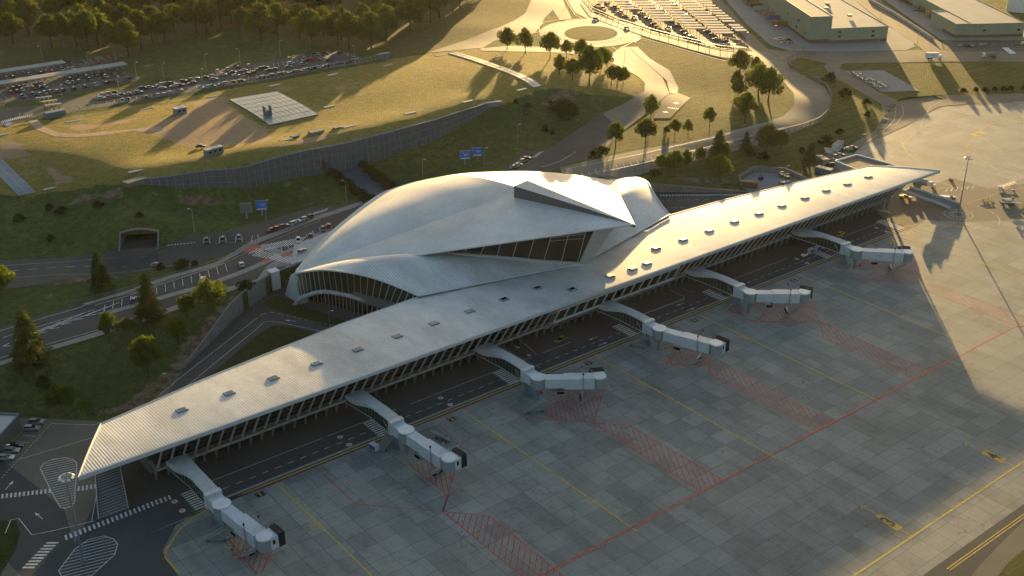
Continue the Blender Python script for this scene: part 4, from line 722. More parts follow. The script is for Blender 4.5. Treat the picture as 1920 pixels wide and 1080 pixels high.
for f in (False, True):
    m = M(); m2 = M(); rim = M(); tm = M(); gz = M(); mu = M(); lb = M(); lgz = M(); lmu = M(); ag = M(); am = M()
    q = mir if f else (lambda v: v); rows = []
    for i in range(33):
        u = i / 32; a, b = cr(AT, u), cr(IN, u); r = []
        for j in range(13):
            v = j / 12; p = lerp(a, b, v); p.z += 1.6 * math.sin(PI * v) * math.sin(PI * u); r.append(q(p))
        rows.append(r)
    m.grid(rows, flip=not f); rim.tube([r[0] + V(0, 0, .05) for r in rows], .38, 6); rim.tube([p + V(0, -.1, .15) for p in rows[-1]], .3, 6)
    T_, B_ = [q(lerp(V(130.6, 21.2, 32.3), GT[-1], i / 20)) for i in range(21)], [q(cr(GB, i / 20)) for i in range(21)]
    gz.grid([T_, B_], flip=not f)
    for i in range(1, 20, 2): mu.bar(T_[i] + V(0, -.2, 0), B_[i] + V(0, -.2, 0), .16, .22)
    for i in (3, 5): tm.bar(lerp(T_[i - 2], B_[i - 2], .12) + V(0, -.2, 0), lerp(T_[i], B_[i], .12) + V(0, -.2, 0), .1, .1); tm.bar(lerp(T_[i - 2], B_[i - 2], .25) + V(0, -.2, 0), lerp(T_[i], B_[i], .25) + V(0, -.2, 0), .1, .1)
    m2.grid([[p + V(0, 0, .1) for p in B_], [p + V(0, -.9, -.3) for p in B_], [p + V(0, -1.6, -2.0) for p in B_]], flip=not f)
    A_, W2 = [q(cr(AT, i / 46) + V(.25, 0, -.4)) for i in range(47)], [q(cr(LG, i / 46) + V(.35, 0, .3)) for i in range(47)]
    ag.grid([A_, W2], flip=not f)
    for i in range(1, 46, 2): am.bar(A_[i] + V(-.15 if not f else .15, 0, 0), W2[i] + V(-.15 if not f else .15, -.2, 0), .1, .22)
    bm_ = [q(cr([V(55.2, 92, -.3), V(55.6, 91, 1.2), V(56.6, 89.4, 3.2)] + LG[2:], i / 30)) for i in range(31)]; lb.tube(bm_, .85, 8)
    lb.grid([[p + V(0, 0, .5) for p in bm_], [q(q(p) + V(1.8, 0, .5)) for p in bm_]], flip=not f)
    lo = [q(v) for v in (V(57.5, 98, 0), V(62.6, 88.6, 0), V(66.3, 80, 0), V(69.5, 70, 0), V(74, 58, 0), V(78, 50, 0))]; up = [v + V(0, 0, 4.6) for v in lo]
    lgz.grid([[cr(up, i / 30) for i in range(31)], [cr(lo, i / 30) for i in range(31)]], flip=not f)
    for i in range(1, 30): lmu.bar(cr(up, i / 30) + V(-.15, -.1, 0), cr(lo, i / 30) + V(-.15, -.1, 0), .1, .16)
    TB(m, 'lower_roof', 'shell_roof', smooth=True); TB(m2, 'glass_sill', 'concrete'); TB(rim, 'roof_rim', 'fascia'); g1_ = TB(gz, 'prow_window', 'glass', smooth=True); TB(mu, 'mullion', 'fascia', g1_); TB(tm, 'transom', 'fascia', g1_)
    g2_ = TB(ag, 'arched_window', 'green_glass', smooth=True); TB(am, 'mullion', 'fascia', g2_); TB(lb, 'arch_beam', 'concrete', smooth=True); g3_ = TB(lgz, 'ground_window', 'glass'); TB(lmu, 'mullion', 'fascia', g3_)
m = M(); m.hexa([(XC - .6, 33.6, 12.5), (XC + 3.2, 33.4, 12.5), (XC + 5.5, 38.5, 12.5), (XC, 38, 12.5)], [(XC - 5.9, 21.0, 32.6), (XC + 1.0, 17.4, 34.0), (XC + 2.0, 26, 32.6), (XC, 26, 32.6)]); m.hexa([(XC + 4.5, 36, 13), (XC + 7, 35, 13), (XC + 18, 47, 14.5), (XC + 16, 49, 14.5)], [(XC + 3, 26.5, 30), (XC + 4.5, 26, 30), (XC + 14, 37, 26.5), (XC + 12, 38, 26.5)]); TB(m, 'prow_keel', 'concrete')
for f in (0, 1):
    m = M(); q = (lambda x: 2 * XC - x) if f else (lambda x: x)
    a = [(q(56.0), 101, -.2), (q(60.5), 101, -.2), (q(59.8), 90.6, -.2), (q(56.5), 90.6, -.2)]; b = [(q(57.8), 98.5, 8.3), (q(60.5), 98.5, 8.3), (q(60.0), 95.0, 9.0), (q(58.2), 95.0, 9.0)]
    m.hexa(a[::-1] if f else a, b[::-1] if f else b)
    TB(m, 'roof_support', 'concrete')
m = M(); m.prism([(76, 50), (197, 50), (210, 96), (205, 108), (68, 108), (63, 96)], 0, 7.6); m.prism([(97, 52), (176, 52), (190, 96), (83, 96)], 7.6, 12.5); TB(m, 'hall_block', 'soffit')
m = M(); m.prism([(63, 108.5), (210, 108.5), (200, 124), (XC, 135), (73, 124)], 5.5, 7.3); TB(m, 'departures_deck', 'concrete')
m = M(); m.prism([(84, 96.2), (189, 96.2), (183, 116), (XC, 126), (90, 116)], 7.35, 11.5); TB(m, 'departures_front', 'glass')
for f in (0, 1):
    for k in range(7):
        mm_ = M(); u = .12 + k * .12; p = cr(ARCL, u); p = mir(p) if f else p; mm_.tube([(p.x * .97 + XC * .03, p.y - 3, 6.5), (p.x * .99 + XC * .01, p.y - 1.2, p.z - 1)], .25, 8); TB(mm_, 'column', 'fascia')
# ------------------------------------------------ outdoor staircases at both ends of the pier
def stairs(name, A0, A1, C0, C1, zt, label, mir_=False):
    """A0,A1 bottom corners; C0,C1 top corners"""
    root = empty(name, (A0[0], A0[1], 0), label=label, cat='staircase', group='outdoor steps at the pier ends')
    m = M(); n = 42
    for k in range(n):
        f0, f1 = k / n, (k + 1) / n; fl = [0, .0, 0]; 
        def hz(f):   # two landings
            return zt * (min(f, .4) + max(0, min(f, .78) - .47) + max(0, f - .85)) / .86
        z = hz(f1); a, b = lerp(V(*A0, 0), V(*C0, 0), f0), lerp(V(*A1, 0), V(*C1, 0), f0); c, d = lerp(V(*A1, 0), V(*C1, 0), f1), lerp(V(*A0, 0), V(*C0, 0), f1)
        land = .4 < (f0 + f1) / 2 < .47 or .78 < (f0 + f1) / 2 < .85
        m.hexa([(*v[:2], max(z - .5, 0)) for v in (a, b, c, d)], [(*v[:2], z) for v in (a, b, c, d)], 1 if land else 2 * (k % 2))
    m.build('flight', [MT['soffit'], MT['sidewalk'], MT['steel']], root, world=True)
    for P0, P1 in ((A0, C0), (A1, C1)):
        r = M(); pts = [V(*P0, 0) + (V(*P1, 0) - V(*P0, 0)) * f + V(0, 0, zt * (min(f, .4) + max(0, min(f, .78) - .47) + max(0, f - .85)) / .86) for f in (0, .2, .4, .47, .62, .78, .85, 1)]
        for a, b in zip(pts, pts[1:]): r.bar(a + V(0, 0, .45), b + V(0, 0, .45), .22, 1.0)
        r.build('parapet', MT['fascia'], root, world=True)
    return root
stairs('outdoor_steps', (-42.6, 13.2), (-35.0, 13.0), (-36.6, 30.5), (-30.4, 30.5), 4.8, 'wide outdoor stairway with grey treads under the near tip of the pier roof')
stairs('outdoor_steps', (323.5, 2.0), (316, 2.0), (313, 20.5), (306.5, 20.5), 4.8, 'wide outdoor stairway beside the yellow pickups at the far pier tip')
for f in (0, 1):
    m = M(); q = (lambda x: 2 * XC - x) if f else (lambda x: x); m.box((q(-29.5), 28, 4.9), (11, 4.0, .4)); m.box((q(-29.5), 26.1, 5.35), (11, .2, .9)); m.box((q(-29.5), 29.9, 5.35), (11, .2, .9))
    TB(m, 'footbridge', 'concrete')
# ------------------------------------------------ jet bridges
def ribbed(m, p, q, w, z0, z1, gap=.55, mi=0):
    """box corridor from p to q with real ribs on its sides and roof"""
    d = V(q[0] - p[0], q[1] - p[1]); L = d.length; d /= L; n = V(-d.y, d.x)
    def P(s, o, z): return (p[0] + d.x * s + n.x * o, p[1] + d.y * s + n.y * o, z)
    za = lambda s: (z1[1] - z1[0]) * s / L
    m.hexa([P(0, -w, z0[0]), P(0, w, z0[0]), P(L, w, z0[1]), P(L, -w, z0[1])][::-1], [P(0, -w, z1[0]), P(0, w, z1[0]), P(L, w, z1[1]), P(L, -w, z1[1])][::-1], mi)
    k = 0; s = .25
    while s < L - .2:
        b = z0[0] + (z0[1] - z0[0]) * s / L; t_ = z1[0] + (z1[1] - z1[0]) * s / L
        m.hexa([P(s, -w - .09, b), P(s, w + .09, b), P(s + .2, w + .09, b), P(s + .2, -w - .09, b)][::-1], [P(s, -w - .09, t_ + .07), P(s, w + .09, t_ + .07), P(s + .2, w + .09, t_ + .07), P(s + .2, -w - .09, t_ + .07)][::-1], mi); s += gap
def jet_bridge(bx, cab, face, label):
    root = empty('jet_bridge', (bx, -10.2, 0), label=label, cat='jet bridge', group='jet bridges along the pier')
    B_ = lambda m, nm, mt, p=root, **k: link(nm, m.mesh(nm, [MT[x] for x in (mt if isinstance(mt, list) else [mt])], k.get('smooth', False), tuple(root.location)), p)
    ys = [17.5 - 22.2 * k / 14 for k in range(15)]
    zr = [6.9 + 1.75 * math.sin(PI * .62 * k / 14) for k in range(15)]; zf = [4.6 + .25 * k / 14 for k in range(15)]; hw = [2.7 - 1.0 * min(1, k / 7) for k in range(15)]
    m = M(); m.grid([[(bx - w - .15, y, z) for y, z, w in zip(ys, zr, hw)], [(bx, y, z + .18) for y, z in zip(ys, zr)], [(bx + w + .15, y, z) for y, z, w in zip(ys, zr, hw)]])
    for s in (-1, 1): m.grid([[(bx + s * (w + .15), y, z + .02) for y, z, w in zip(ys, zr, hw)], [(bx + s * (w + .15), y, z - .35 - 1.7 * max(0, 1 - abs(k - 2.5) / 6)) for k, (y, z, w) in enumerate(zip(ys, zr, hw))]], 1, flip=s < 0)
    wk = B_(m, 'walkway_roof', ['concrete', 'fascia'])
    m = M()
    for s in (-1, 1): m.grid([[(bx + s * w, y, z - .1) for y, z, w in zip(ys, zr, hw)], [(bx + s * w, y, z) for y, z, w in zip(ys, zf, hw)]], flip=s < 0)
    gg = B_(m, 'walkway_glazing', 'green_glass'); m = M()
    for s in (-1, 1):
        for k in range(15): m.bar((bx + s * (hw[k] + .03), ys[k], zf[k]), (bx + s * (hw[k] + .03), ys[k], zr[k]), .07, .07)
    B_(m, 'mullion', 'bluesteel', gg)
    m = M()
    for k in range(14):
        m.hexa([(bx - hw[k], ys[k], zf[k] - .3), (bx + hw[k], ys[k], zf[k] - .3), (bx + hw[k + 1], ys[k + 1], zf[k + 1] - .3), (bx - hw[k + 1], ys[k + 1], zf[k + 1] - .3)][::-1], [(bx - hw[k] - .12, ys[k], zf[k]), (bx + hw[k] + .12, ys[k], zf[k]), (bx + hw[k + 1] + .12, ys[k + 1], zf[k + 1]), (bx - hw[k + 1] - .12, ys[k + 1], zf[k + 1])][::-1])
    B_(m, 'walkway_floor', 'concrete')
    m = M(); m.box((bx, -5.2, 6.7), (4.3, 1.5, 4.0)); B_(m, 'end_frame', 'fascia'); m = M()
    for s in (-1, 1): m.bar((bx + s * 2.0, -1.8, 7.6), (bx + s * 1.2, -5.2, 2.9), .25, .35)
    m.hexa([(bx - .5, -4.0, 0), (bx + .5, -4.0, 0), (bx + .5, -8.0, 0), (bx - .5, -8.0, 0)][::-1], [(bx - .35, -4.6, 3.0), (bx + .35, -4.6, 3.0), (bx + .35, -5.6, 3.0), (bx - .35, -5.6, 3.0)][::-1]); m.hexa([(bx - .35, -4.6, 3), (bx + .35, -4.6, 3), (bx + .35, -5.6, 3), (bx - .35, -5.6, 3)][::-1], [(bx - .9, -4.6, 4.7), (bx + .9, -4.6, 4.7), (bx + .9, -5.9, 4.7), (bx - .9, -5.9, 4.7)][::-1]); B_(m, 'support_leg', 'bluesteel')
    m = M(); ribbed(m, (bx, -5.9), (bx, -8.6), 1.75, (4.75, 4.75), (7.9, 7.9), .6); B_(m, 'link_corridor', 'bridge_white')
    m = M(); n = 20; ring = lambda r, z: [(bx + r * math.cos(2 * PI * k / n), -10.2 + r * math.sin(2 * PI * k / n), z) for k in range(n)]
    m.hexa(ring(2.15, 4.6), ring(2.15, 7.75), 0); m.hexa(ring(2.35, 7.75), ring(2.3, 8.05), 1); m.bar((bx - .8, -10.4, 8.1), (bx + .6, -9.9, 8.1), .08, .08, 1); B_(m, 'rotunda', ['blue_grey', 'bridge_white'])
    m = M(); m.bar((bx, -10.2, 2.6), (bx, -10.2, 4.7), .9, .9); m.bar((bx, -10.2, 0), (bx, -10.2, 2.7), .6, .6); B_(m, 'rotunda_column', 'bluesteel')
    c = V(*cab); r0 = V(bx, -10.2); d = (c - r0); L = d.length; d = d / L; n2 = V(-d.y, d.x); P = lambda s, o=0.: (r0.x + d.x * s + n2.x * o, r0.y + d.y * s + n2.y * o)
    m = M(); ribbed(m, P(1.9), P(L * .52), 1.55, (4.75, 4.6), (7.75, 7.6)); B_(m, 'inner_tunnel', 'bridge_white')
    m = M(); ribbed(m, P(L * .42), P(L - 1.6), 1.8, (4.35, 4.2), (7.85, 7.7)); ot = B_(m, 'outer_tunnel', 'bridge_white')
    m = M(); 
    for s in (-1, 1): m.bar((*P(L * .5, s * 1.3), 4.2), (*P(L - 2, s * 1.3), 4.05), .15, .3)
    m.tube([(*P(L * .5), 3.9), (*P(L * .65), 3.6), (*P(L * .8), 3.9)], .14, 6); B_(m, 'cable_tray', 'yellow_paint', ot)
    fx, fy = math.cos(R(face)), math.sin(R(face)); gx, gy = -fy, fx
    Q = lambda a, b: (c.x + fx * a + gx * b, c.y + fy * a + gy * b)
    m = M(); rg = lambda r, z: [(c.x + r * math.cos(2 * PI * k / 18), c.y + r * math.sin(2 * PI * k / 18), z) for k in range(18)]
    m.hexa(rg(2.0, 4.2), rg(2.0, 7.5), 1); m.hexa(rg(2.15, 7.5), rg(2.0, 7.85), 0)
    m.hexa([(*Q(0, -1.9), 4.2), (*Q(2.6, -1.9), 4.2), (*Q(2.6, 1.9), 4.2), (*Q(0, 1.9), 4.2)], [(*Q(0, -1.9), 7.6), (*Q(2.6, -1.9), 7.6), (*Q(2.6, 1.9), 7.6), (*Q(0, 1.9), 7.6)], 0); cb = B_(m, 'cab', ['bridge_white', 'blue_grey'])
    m = M()
    for s in (-1, 1): m.hexa([(*Q(1.0, s * 1.92), 5.6), (*Q(1.7, s * 1.92), 5.6), (*Q(1.7, s * 1.96), 5.6), (*Q(1.0, s * 1.96), 5.6)], [(*Q(1.0, s * 1.92), 6.8), (*Q(1.7, s * 1.92), 6.8), (*Q(1.7, s * 1.96), 6.8), (*Q(1.0, s * 1.96), 6.8)])
    B_(m, 'cab_window', 'glass', cb)
    m = M()
    for k in range(4):
        a = 2.65 + k * .42; e = .12 * (k % 2); m.hexa([(*Q(a, -2.05 - e), 4.2), (*Q(a + .34, -2.05 - e), 4.2), (*Q(a + .34, 2.05 + e), 4.2), (*Q(a, 2.05 + e), 4.2)], [(*Q(a, -2.05 - e), 8.0 + e), (*Q(a + .34, -2.05 - e), 8.0 + e), (*Q(a + .34, 2.05 + e), 8.0 + e), (*Q(a, 2.05 + e), 8.0 + e)])
    B_(m, 'canopy_bellows', 'rubber', cb)
    s0 = L * .72; m = M()
    for s in (-1, 1): m.tube([(*P(s0, s * 2.15), 1.0), (*P(s0, s * 2.15), 9.3)], .17, 8); m.tube([(*P(s0, s * 2.15), 9.3), (*P(s0, s * 2.15), 9.85)], .24, 8, 1)
    m.bar((*P(s0, -2.2), 1.1), (*P(s0, 2.2), 1.1), .5, .6); m.bar((*P(s0, -2.2), 4.0), (*P(s0, 2.2), 4.0), .35, .35); B_(m, 'lift_frame', ['steel', 'rubber'])
    for s in (-1, 1):
        m = M(); 
        for e in (-.32, .32): m.tube([(*P(s0 - .13, s * 1.0 + e), .55), (*P(s0 + .13, s * 1.0 + e), .55)], .55, 12)
        m = M(); 
        for e in (-.32, .32): q0 = V(*P(s0, s * 1.0 + e), .55); m.tube([q0 - V(n2.x, n2.y, 0) * .16, q0 + V(n2.x, n2.y, 0) * .16], .55, 14)
        B_(m, 'wheel', 'rubber')
    m = M(); a0, a1 = V(*P(L - .6, -2.6), 4.3), V(*P(L - 6.6, -3.4), .15)
    for o_ in (0, .9):
        off = V(n2.x, n2.y, 0) * -o_; m.bar(a0 + off, a1 + off, .1, .25); m.bar(a0 + off + V(0, 0, 1), a1 + off + V(0, 0, 1), .06, .06)
        for k in range(6): f = k / 5; p_ = lerp(a0, a1, f) + off; m.bar(p_, p_ + V(0, 0, 1), .05, .05)
    for k in range(17): p_ = lerp(a0, a1, (k + .5) / 17); m.bar(p_, p_ - V(n2.x, n2.y, 0) * .9, .26, .04)
    B_(m, 'service_stair', 'steel')
    ac = V(*P(L * .36, -.9), 3.1); m = M(); m.box(tuple(ac), (3.2, 1.5, 1.3), math.atan2(d.y, d.x)); 
    for k in (-1, 1): m.bar(ac + V(d.x, d.y, 0) * k + V(0, 0, .6), ac + V(d.x, d.y, 0) * k + V(0, 0, 1.6), .12, .12)
    m.box((ac.x - n2.x * .76, ac.y - n2.y * .76, 3.1), (2.2, .06, .9), math.atan2(d.y, d.x), mi=1); B_(m, 'cooling_unit', ['steel', 'glass'])
    m = M()
    for k in (-1, 1): q_ = P(L - 2.2, k * 1.2); m.bar((*q_, 7.8), (*q_, 9.0), .06, .06)
    m.bar((*P(L - 2.2, -1.2), 9), (*P(L - 2.2, 1.2), 9), .06, .06); m.bar((*P(L - 2.2, -1.2), 8.4), (*P(L - 2.2, 1.2), 8.4), .06, .06); B_(m, 'roof_rail', 'steel', ot)
    return root
JB = [(-19.4, (-16.9, -27.8), 5, 'jet bridge beside stand number 1, closest to the striped yard'), (34.6, (36.2, -28.1), 5, 'jet bridge beside stand number 2 with a blue baggage cart near its foot'), (81.1, (96.0, -20.6), 62, 'jet bridge swung sideways beside the painted number 3'),
      (131.4, (138.4, -28.0), 8, 'jet bridge beside painted number 4 with grey passenger steps under its walkway'), (174.8, (189.4, -21.3), 25, 'jet bridge beside painted number 5, before the last bridge of the pier'), (233.8, (247.0, -23.0), 55, 'jet bridge farthest along the pier, near the edge of the sunlit apron')]
for a in JB: jet_bridge(*a)
# ================================================================ LANDSIDE STRUCTURES
def facm():
    m, n, b = nt('louvred_facade'); g = n.nodes.new('ShaderNodeNewGeometry'); a = N(n, 'ShaderNodeTexWave', bands_direction='X', i_Scale=.9); c = N(n, 'ShaderNodeTexWave', bands_direction='Z', i_Scale=1.3)
    for q in (a, c): n.links.new(g.outputs['Position'], q.inputs['Vector'])
    col = mix(n, (.07, .1, .13), ramp(n, a.outputs['Color'], [(.1, .62), (.6, 1.15)]), 1.0, 'MULTIPLY'); col = mix(n, col, ramp(n, c.outputs['Color'], [(.1, .7), (.5, 1.1)]), 1.0, 'MULTIPLY')
    col = mix(n, col, ramp(n, noise(n, pos(n), .5, 5, .8), [(.35, .7), (.65, 1.25)]), 1.0, 'MULTIPLY'); n.links.new(col, b.inputs['Base Color']); b.inputs['Roughness'].default_value = .6; return m
MT['facade'] = facm()
X0, X1 = 40.5, 223.5; xs = np.linspace(X0, X1, 62); zb = hgt([(x, yf(x) - .6) for x in xs]); zt = hgt([(x, yf(x) + .4) for x in xs])
fr = empty('louvred_facade', (130, 186, 8), label='long curved louvred parking garage facade set into the grassy mound', cat='garage facade')
def FB(m, nm, mt): return link(nm, m.mesh(nm, [MT[k] for k in ([mt] if isinstance(mt, str) else mt)], False, tuple(fr.location)), fr)
m = M(); top = [(x, yf(x) - .55, max(b + .2, t + .25)) for x, b, t in zip(xs, zb, zt)]; bot = [(x, yf(x) - 1.0 - .06 * (t - b), b - .6) for x, b, t in zip(xs, zb, zt)]
m.grid([top, bot], flip=True); m.grid([[(x, y + .35, z) for x, y, z in top], top], flip=True); FB(m, 'panel_wall', 'facade')
for a, b in zip(bot, top):
    if b[2] - a[2] > 1.4: m = M(); m.bar((a[0], a[1] - .12, a[2]), (b[0], b[1] - .12, b[2] + .5), .16, .2); FB(m, 'rib', 'bluesteel')
pass
m = M(); mid = lambda f: [tuple(p[k] + (q[k] - p[k]) * f - (.08 if k == 1 else 0) for k in range(3)) for p, q in zip(bot, top)]
for p, q in zip(top, top[1:]): m.bar((p[0], p[1] - .1, p[2] + .1), (q[0], q[1] - .1, q[2] + .1), .3, .25)
for f in (.33, .66):
    l = mid(f)
    for p, q in zip(l, l[1:]): m.bar(p, q, .1, .1)
FB(m, 'rail', 'bluesteel')
m = M(); m.grid([[(x, yf(x) + 3.0, z + .22) for x, z in zip(xs, zt)], [(x, yf(x) - .3, z + .22) for x, z in zip(xs, zt)]], flip=True); FB(m, 'gap_shade_strip', 'soffit'); m = M()  # flat dark strip on the turf, painting the shade of the gap behind the wall
for i, (x, z) in enumerate(zip(xs, zt)): m.bar((x, yf(x) - .5, z + .4), (x + 1.2, yf(x) + 3.1, z + .4), .3, .25)
FB(m, 'cross_beam', 'dark_concrete')
def blk(px, py, d, h, mat, name, label, cat, rz=0, **k):
    x, y, z = Wp(px, py); m = M(); m.box((0, 0, h / 2), (*d, h)); m.box((0, 0, h + .06), (d[0] + .3, d[1] + .3, .14)); 
    for q in range(int(d[0] / .8)): m.box((-d[0] / 2 + .4 + q * .8, -d[1] / 2 - .04, h * .5), (.1, .08, h * .86))
    o = m.build(name, MT[mat], label=label, cat=cat, **k); o.location = (x, y, z - .15); o.rotation_euler = (0, 0, rz); return o
blk(254, 344, (9, 4), 1.8, 'soffit', 'vent_block', 'dark louvred vent block at the near end of the mound facade', 'vent', .25)
blk(925, 199, (8, 2), 2.2, 'bluesteel', 'vent_block', 'dark vent block at the far end of the mound facade', 'vent', -.2)
blk(104, 218, (9, 3), 2.6, 'bluesteel', 'vent_block', 'dark louvred block at the near end of the lattice fence', 'vent', .1)
blk(719, 112, (8, 2), 3.6, 'bluesteel', 'vent_block', 'dark wall block at the far end of the lattice fence', 'vent', .1)
MT['dark_canopy'] = plain('dark_canopy_metal', (.07, .085, .1), .85)
# lattice fence behind the mound
def poly3(pts, step, lift=0.0):
    P = [Wp(*p)[:2] for p in pts]; out = []
    for a, b in zip(P, P[1:]):
        k = max(1, round(math.dist(a, b) / step)); out += [(a[0] + (b[0] - a[0]) * j / k, a[1] + (b[1] - a[1]) * j / k) for j in range(k)]
    out.append(P[-1]); H = hgt(out); return [Vector((x, y, h + lift)) for (x, y), h in zip(out, H)]
def fence(name, pts, step, hh, label, cat, mat='steel', diag=False, canopy=0.0, r=.12, root=None):
    P = poly3(pts, step); root = empty(name, P[0], label=label, cat=cat); up = V(0, 0, hh)
    m = M()
    for a, b in zip(P, P[1:]): m.bar(a + up, b + up, r * 1.4, r * 1.4); m.bar(a + up * .25, b + up * .25, r, r)
    m.build('rail', MT[mat], root, world=True); m = M(); m.bar((0, 0, -.3), (0, 0, hh), r * 1.5, r * 1.5); pmesh = m.mesh('post', [MT[mat]])
    for p in P: o = link('post', pmesh, root); o.location = p - P[0]
    if diag:
        m = M()
        for i, (a, b) in enumerate(zip(P, P[1:])): m.bar(a + V(0, 0, .2), b + up, r, r); 
        m.build('brace', MT[mat], root, world=True)
    if canopy:
        m = M()
        for i, (a, b) in enumerate(zip(P, P[1:])):
            d = (b - a); n_ = V(-d.y, d.x, 0).normalized() * canopy
            m.add([a + up - n_, b + up - n_, b + up + n_, a + up + n_] + [q + V(0, 0, .18) for q in (a + up - n_, b + up - n_, b + up + n_, a + up + n_)], [(3, 2, 1, 0), (4, 5, 6, 7), (0, 1, 5, 4), (2, 3, 7, 6)])
        m.build('canopy', MT['dark_canopy'], root, world=True)
    return root
fence('lattice_fence', [(116, 214), (240, 193), (330, 177), (480, 154), (600, 132), (680, 119), (712, 111)], 4.2, 2.6, 'grey lattice fence with diagonal braces along the long car park', 'fence', 'steel', True, r=.1)
q3 = lambda *L: [t(0, 3, *p) for p in L]
fence('covered_footway', q3((350, 435), (270, 435), (185, 450), (148, 480), (165, 520), (245, 565), (345, 610), (432, 672), (470, 740), (470, 820), (440, 870), (380, 925), (250, 975), (150, 1000)), 4.5, 3.0, 'narrow footway canopy on thin posts curving along the bend of the access road', 'footway', 'dark_canopy', canopy=.45, r=.12)
fence('covered_footway', [(1480, 249), (1440, 262), (1400, 272), (1355, 283), (1300, 297), (1250, 310), (1190, 324)], 4.5, 3.0, 'straight footway canopy on thin posts beside the bright road behind the hall', 'footway', 'dark_canopy', canopy=.4, r=.12)
fence('road_railing', [(1093, 0), (1110, 20), (1160, 41), (1220, 60), (1290, 78), (1350, 92), (1400, 97)], 8, 2.2, 'blue grey railing between the main road and the carport car park', 'railing', 'steel', r=.2)
fence('chain_fence', q3((0, 290), (60, 340), (130, 360), (200, 372), (265, 378), (265, 345)), 4, 2.4, 'small fence round the cars at the corner of the green warehouse', 'fence', 'bluesteel', r=.14)
fence('plaza_railing', [(120, 575), (250, 541), (290, 528), (400, 494), (470, 462), (600, 406)], 5, 1.1, 'low thin railing on the pavement above the departures road', 'railing', 'bluesteel', r=.07)
def wall_line(pts, name, label, h0, mat='dark_concrete', th=.6, zt=None):
    m = M(); P = [V(*p, 0) for p in pts]; Z = zt or [float(z) for z in hup(np.array(pts))]
    for i in range(len(P) - 1):
        a, b = P[i], P[i + 1]; d = (b - a); n_ = V(-d.y, d.x, 0).normalized() * th; za, zb_ = Z[i] + h0, Z[i + 1] + h0
        m.hexa([a - n_ * .35 + V(0, 0, -.3), b - n_ * .35 + V(0, 0, -.3), b + n_ * .65 + V(0, 0, -.3), a + n_ * .65 + V(0, 0, -.3)], [a - n_ * .35 + V(0, 0, za), b - n_ * .35 + V(0, 0, zb_), b + n_ * .65 + V(0, 0, zb_), a + n_ * .65 + V(0, 0, za)])
    return m.build(name, MT[mat], label=label, cat='wall')
wall_line([(6, 73), (13, 78.5), (20, 84), (26.5, 89.3), (33, 94.5), (40, 99), (48, 103.5), (56, 106.5)], 'retaining_wall', 'curving grey retaining wall rising beside the road that dips under the terminal', .5)
wall_line([(214, 107), (221, 102), (229, 97), (246, 82.8), (263.5, 68.5)], 'retaining_wall', 'dark retaining wall tapering down behind the hall beside the lower road', .4)
# rectangular service yard sunk in the grass
yd = [G(*p) for p in [(1390, 352), (1385, 338), (1412, 321), (1470, 324), (1540, 352)]]
sheet('service_yard', [G(*p) for p in [(1392, 352), (1387, 338), (1413, 322), (1470, 325), (1540, 353), (1480, 372), (1420, 372)]], 'yard', .01, px=False, z=0)
wall_line(yd, 'yard_wall', 'low dark wall round the small service yard behind the pier', .5, zt=[1.6, 1.9, 2.0, 1.9, 1.2])
# tunnel mouth
tb = V(*TUN[0], TUNZ); tw = V(*TUN[1], TUNZ); dd = V(*TDIR, 0); up = V(0, 0, 1); tr = empty('tunnel_mouth', tb, label='tunnel mouth with a shallow arched rim sunk in the green slope', cat='tunnel')
across = tw - tb; m = M(); m.add([tb - up * .02, tw - up * .02, tw + dd * 18 - up * .02, tb + dd * 18 - up * .02], [(3, 2, 1, 0)] if False else [(0, 1, 2, 3)]); m.build('floor', MT['dark_asphalt'], tr, world=True)
m = M(); n = 12; arch = [(f, 4.6 + 1.3 * math.sin(PI * f)) for f in [k / n for k in range(n + 1)]]
fr_ = [tb + across * f + up * h + dd * 5.5 for f, h in arch]; bk_ = [p + dd * 12.5 for p in fr_]; m.grid([fr_, bk_])
for a in (tb, tw): m.add([a, a + dd * 5.5 + up * 4.6, a + dd * 18 + up * 4.6, a + dd * 18], [(0, 1, 2, 3)])
m.add([tb + dd * 18, tw + dd * 18, tw + dd * 18 + up * 4.7, tb + dd * 18 + up * 4.7], [(0, 1, 2, 3)]); m.build('lining', MT['dark_concrete'], tr, world=True)
m = M()
for a, b in zip(fr_, fr_[1:]): m.bar(a + up * .25, b + up * .25, .6, .7)
m.bar(tb - dd * .3, fr_[0] + up * .6, .5, .5); m.bar(tw - dd * .3, fr_[-1] + up * .6, .5, .5); m.build('rim', MT['dark_concrete'], tr, world=True)
# glazed roofs lying in the turf
def flatpanel(pts, name, label, mats, rise=.35, bars=0, cat='roof light', **k):
    P = [Wp(*p) for p in pts]; c = P[0]; m = M(); Q = [V(*p) for p in P]; gr = [[lerp(lerp(Q[0], Q[1], a / 10), lerp(Q[3], Q[2], a / 10), b / 14) for b in range(15)] for a in range(11)]
    hz = hgt([(v.x, v.y) for r in gr for v in r]).reshape(11, 15); gr = [[V(v.x, v.y, hz[i][j] + rise) for j, v in enumerate(r)] for i, r in enumerate(gr)]
    upf = (gr[0][1] - gr[0][0]).cross(gr[1][0] - gr[0][0]).z > 0; m.grid(gr, flip=upf)
    for r in (gr[0], gr[-1], [q[0] for q in gr], [q[-1] for q in gr]): m.grid([r, [v - V(0, 0, rise + .4) for v in r]])
    root = empty(name, c, label=label, cat=cat, **k); m.build('pane', MT[mats], root, world=True)
    if bars:
        m = M()
        for r in (gr if bars > 5 else gr[::5]):
            for p, q in zip(r, r[1:]): m.bar(p + V(0, 0, .04), q + V(0, 0, .04), .09, .09)
        for j in range(0, 15, 2):
            for i in range(10): m.bar(gr[i][j] + V(0, 0, .04), gr[i + 1][j] + V(0, 0, .04), .09, .09)
        m.build('glazing_bar', MT['fascia'], root, world=True)
    return root
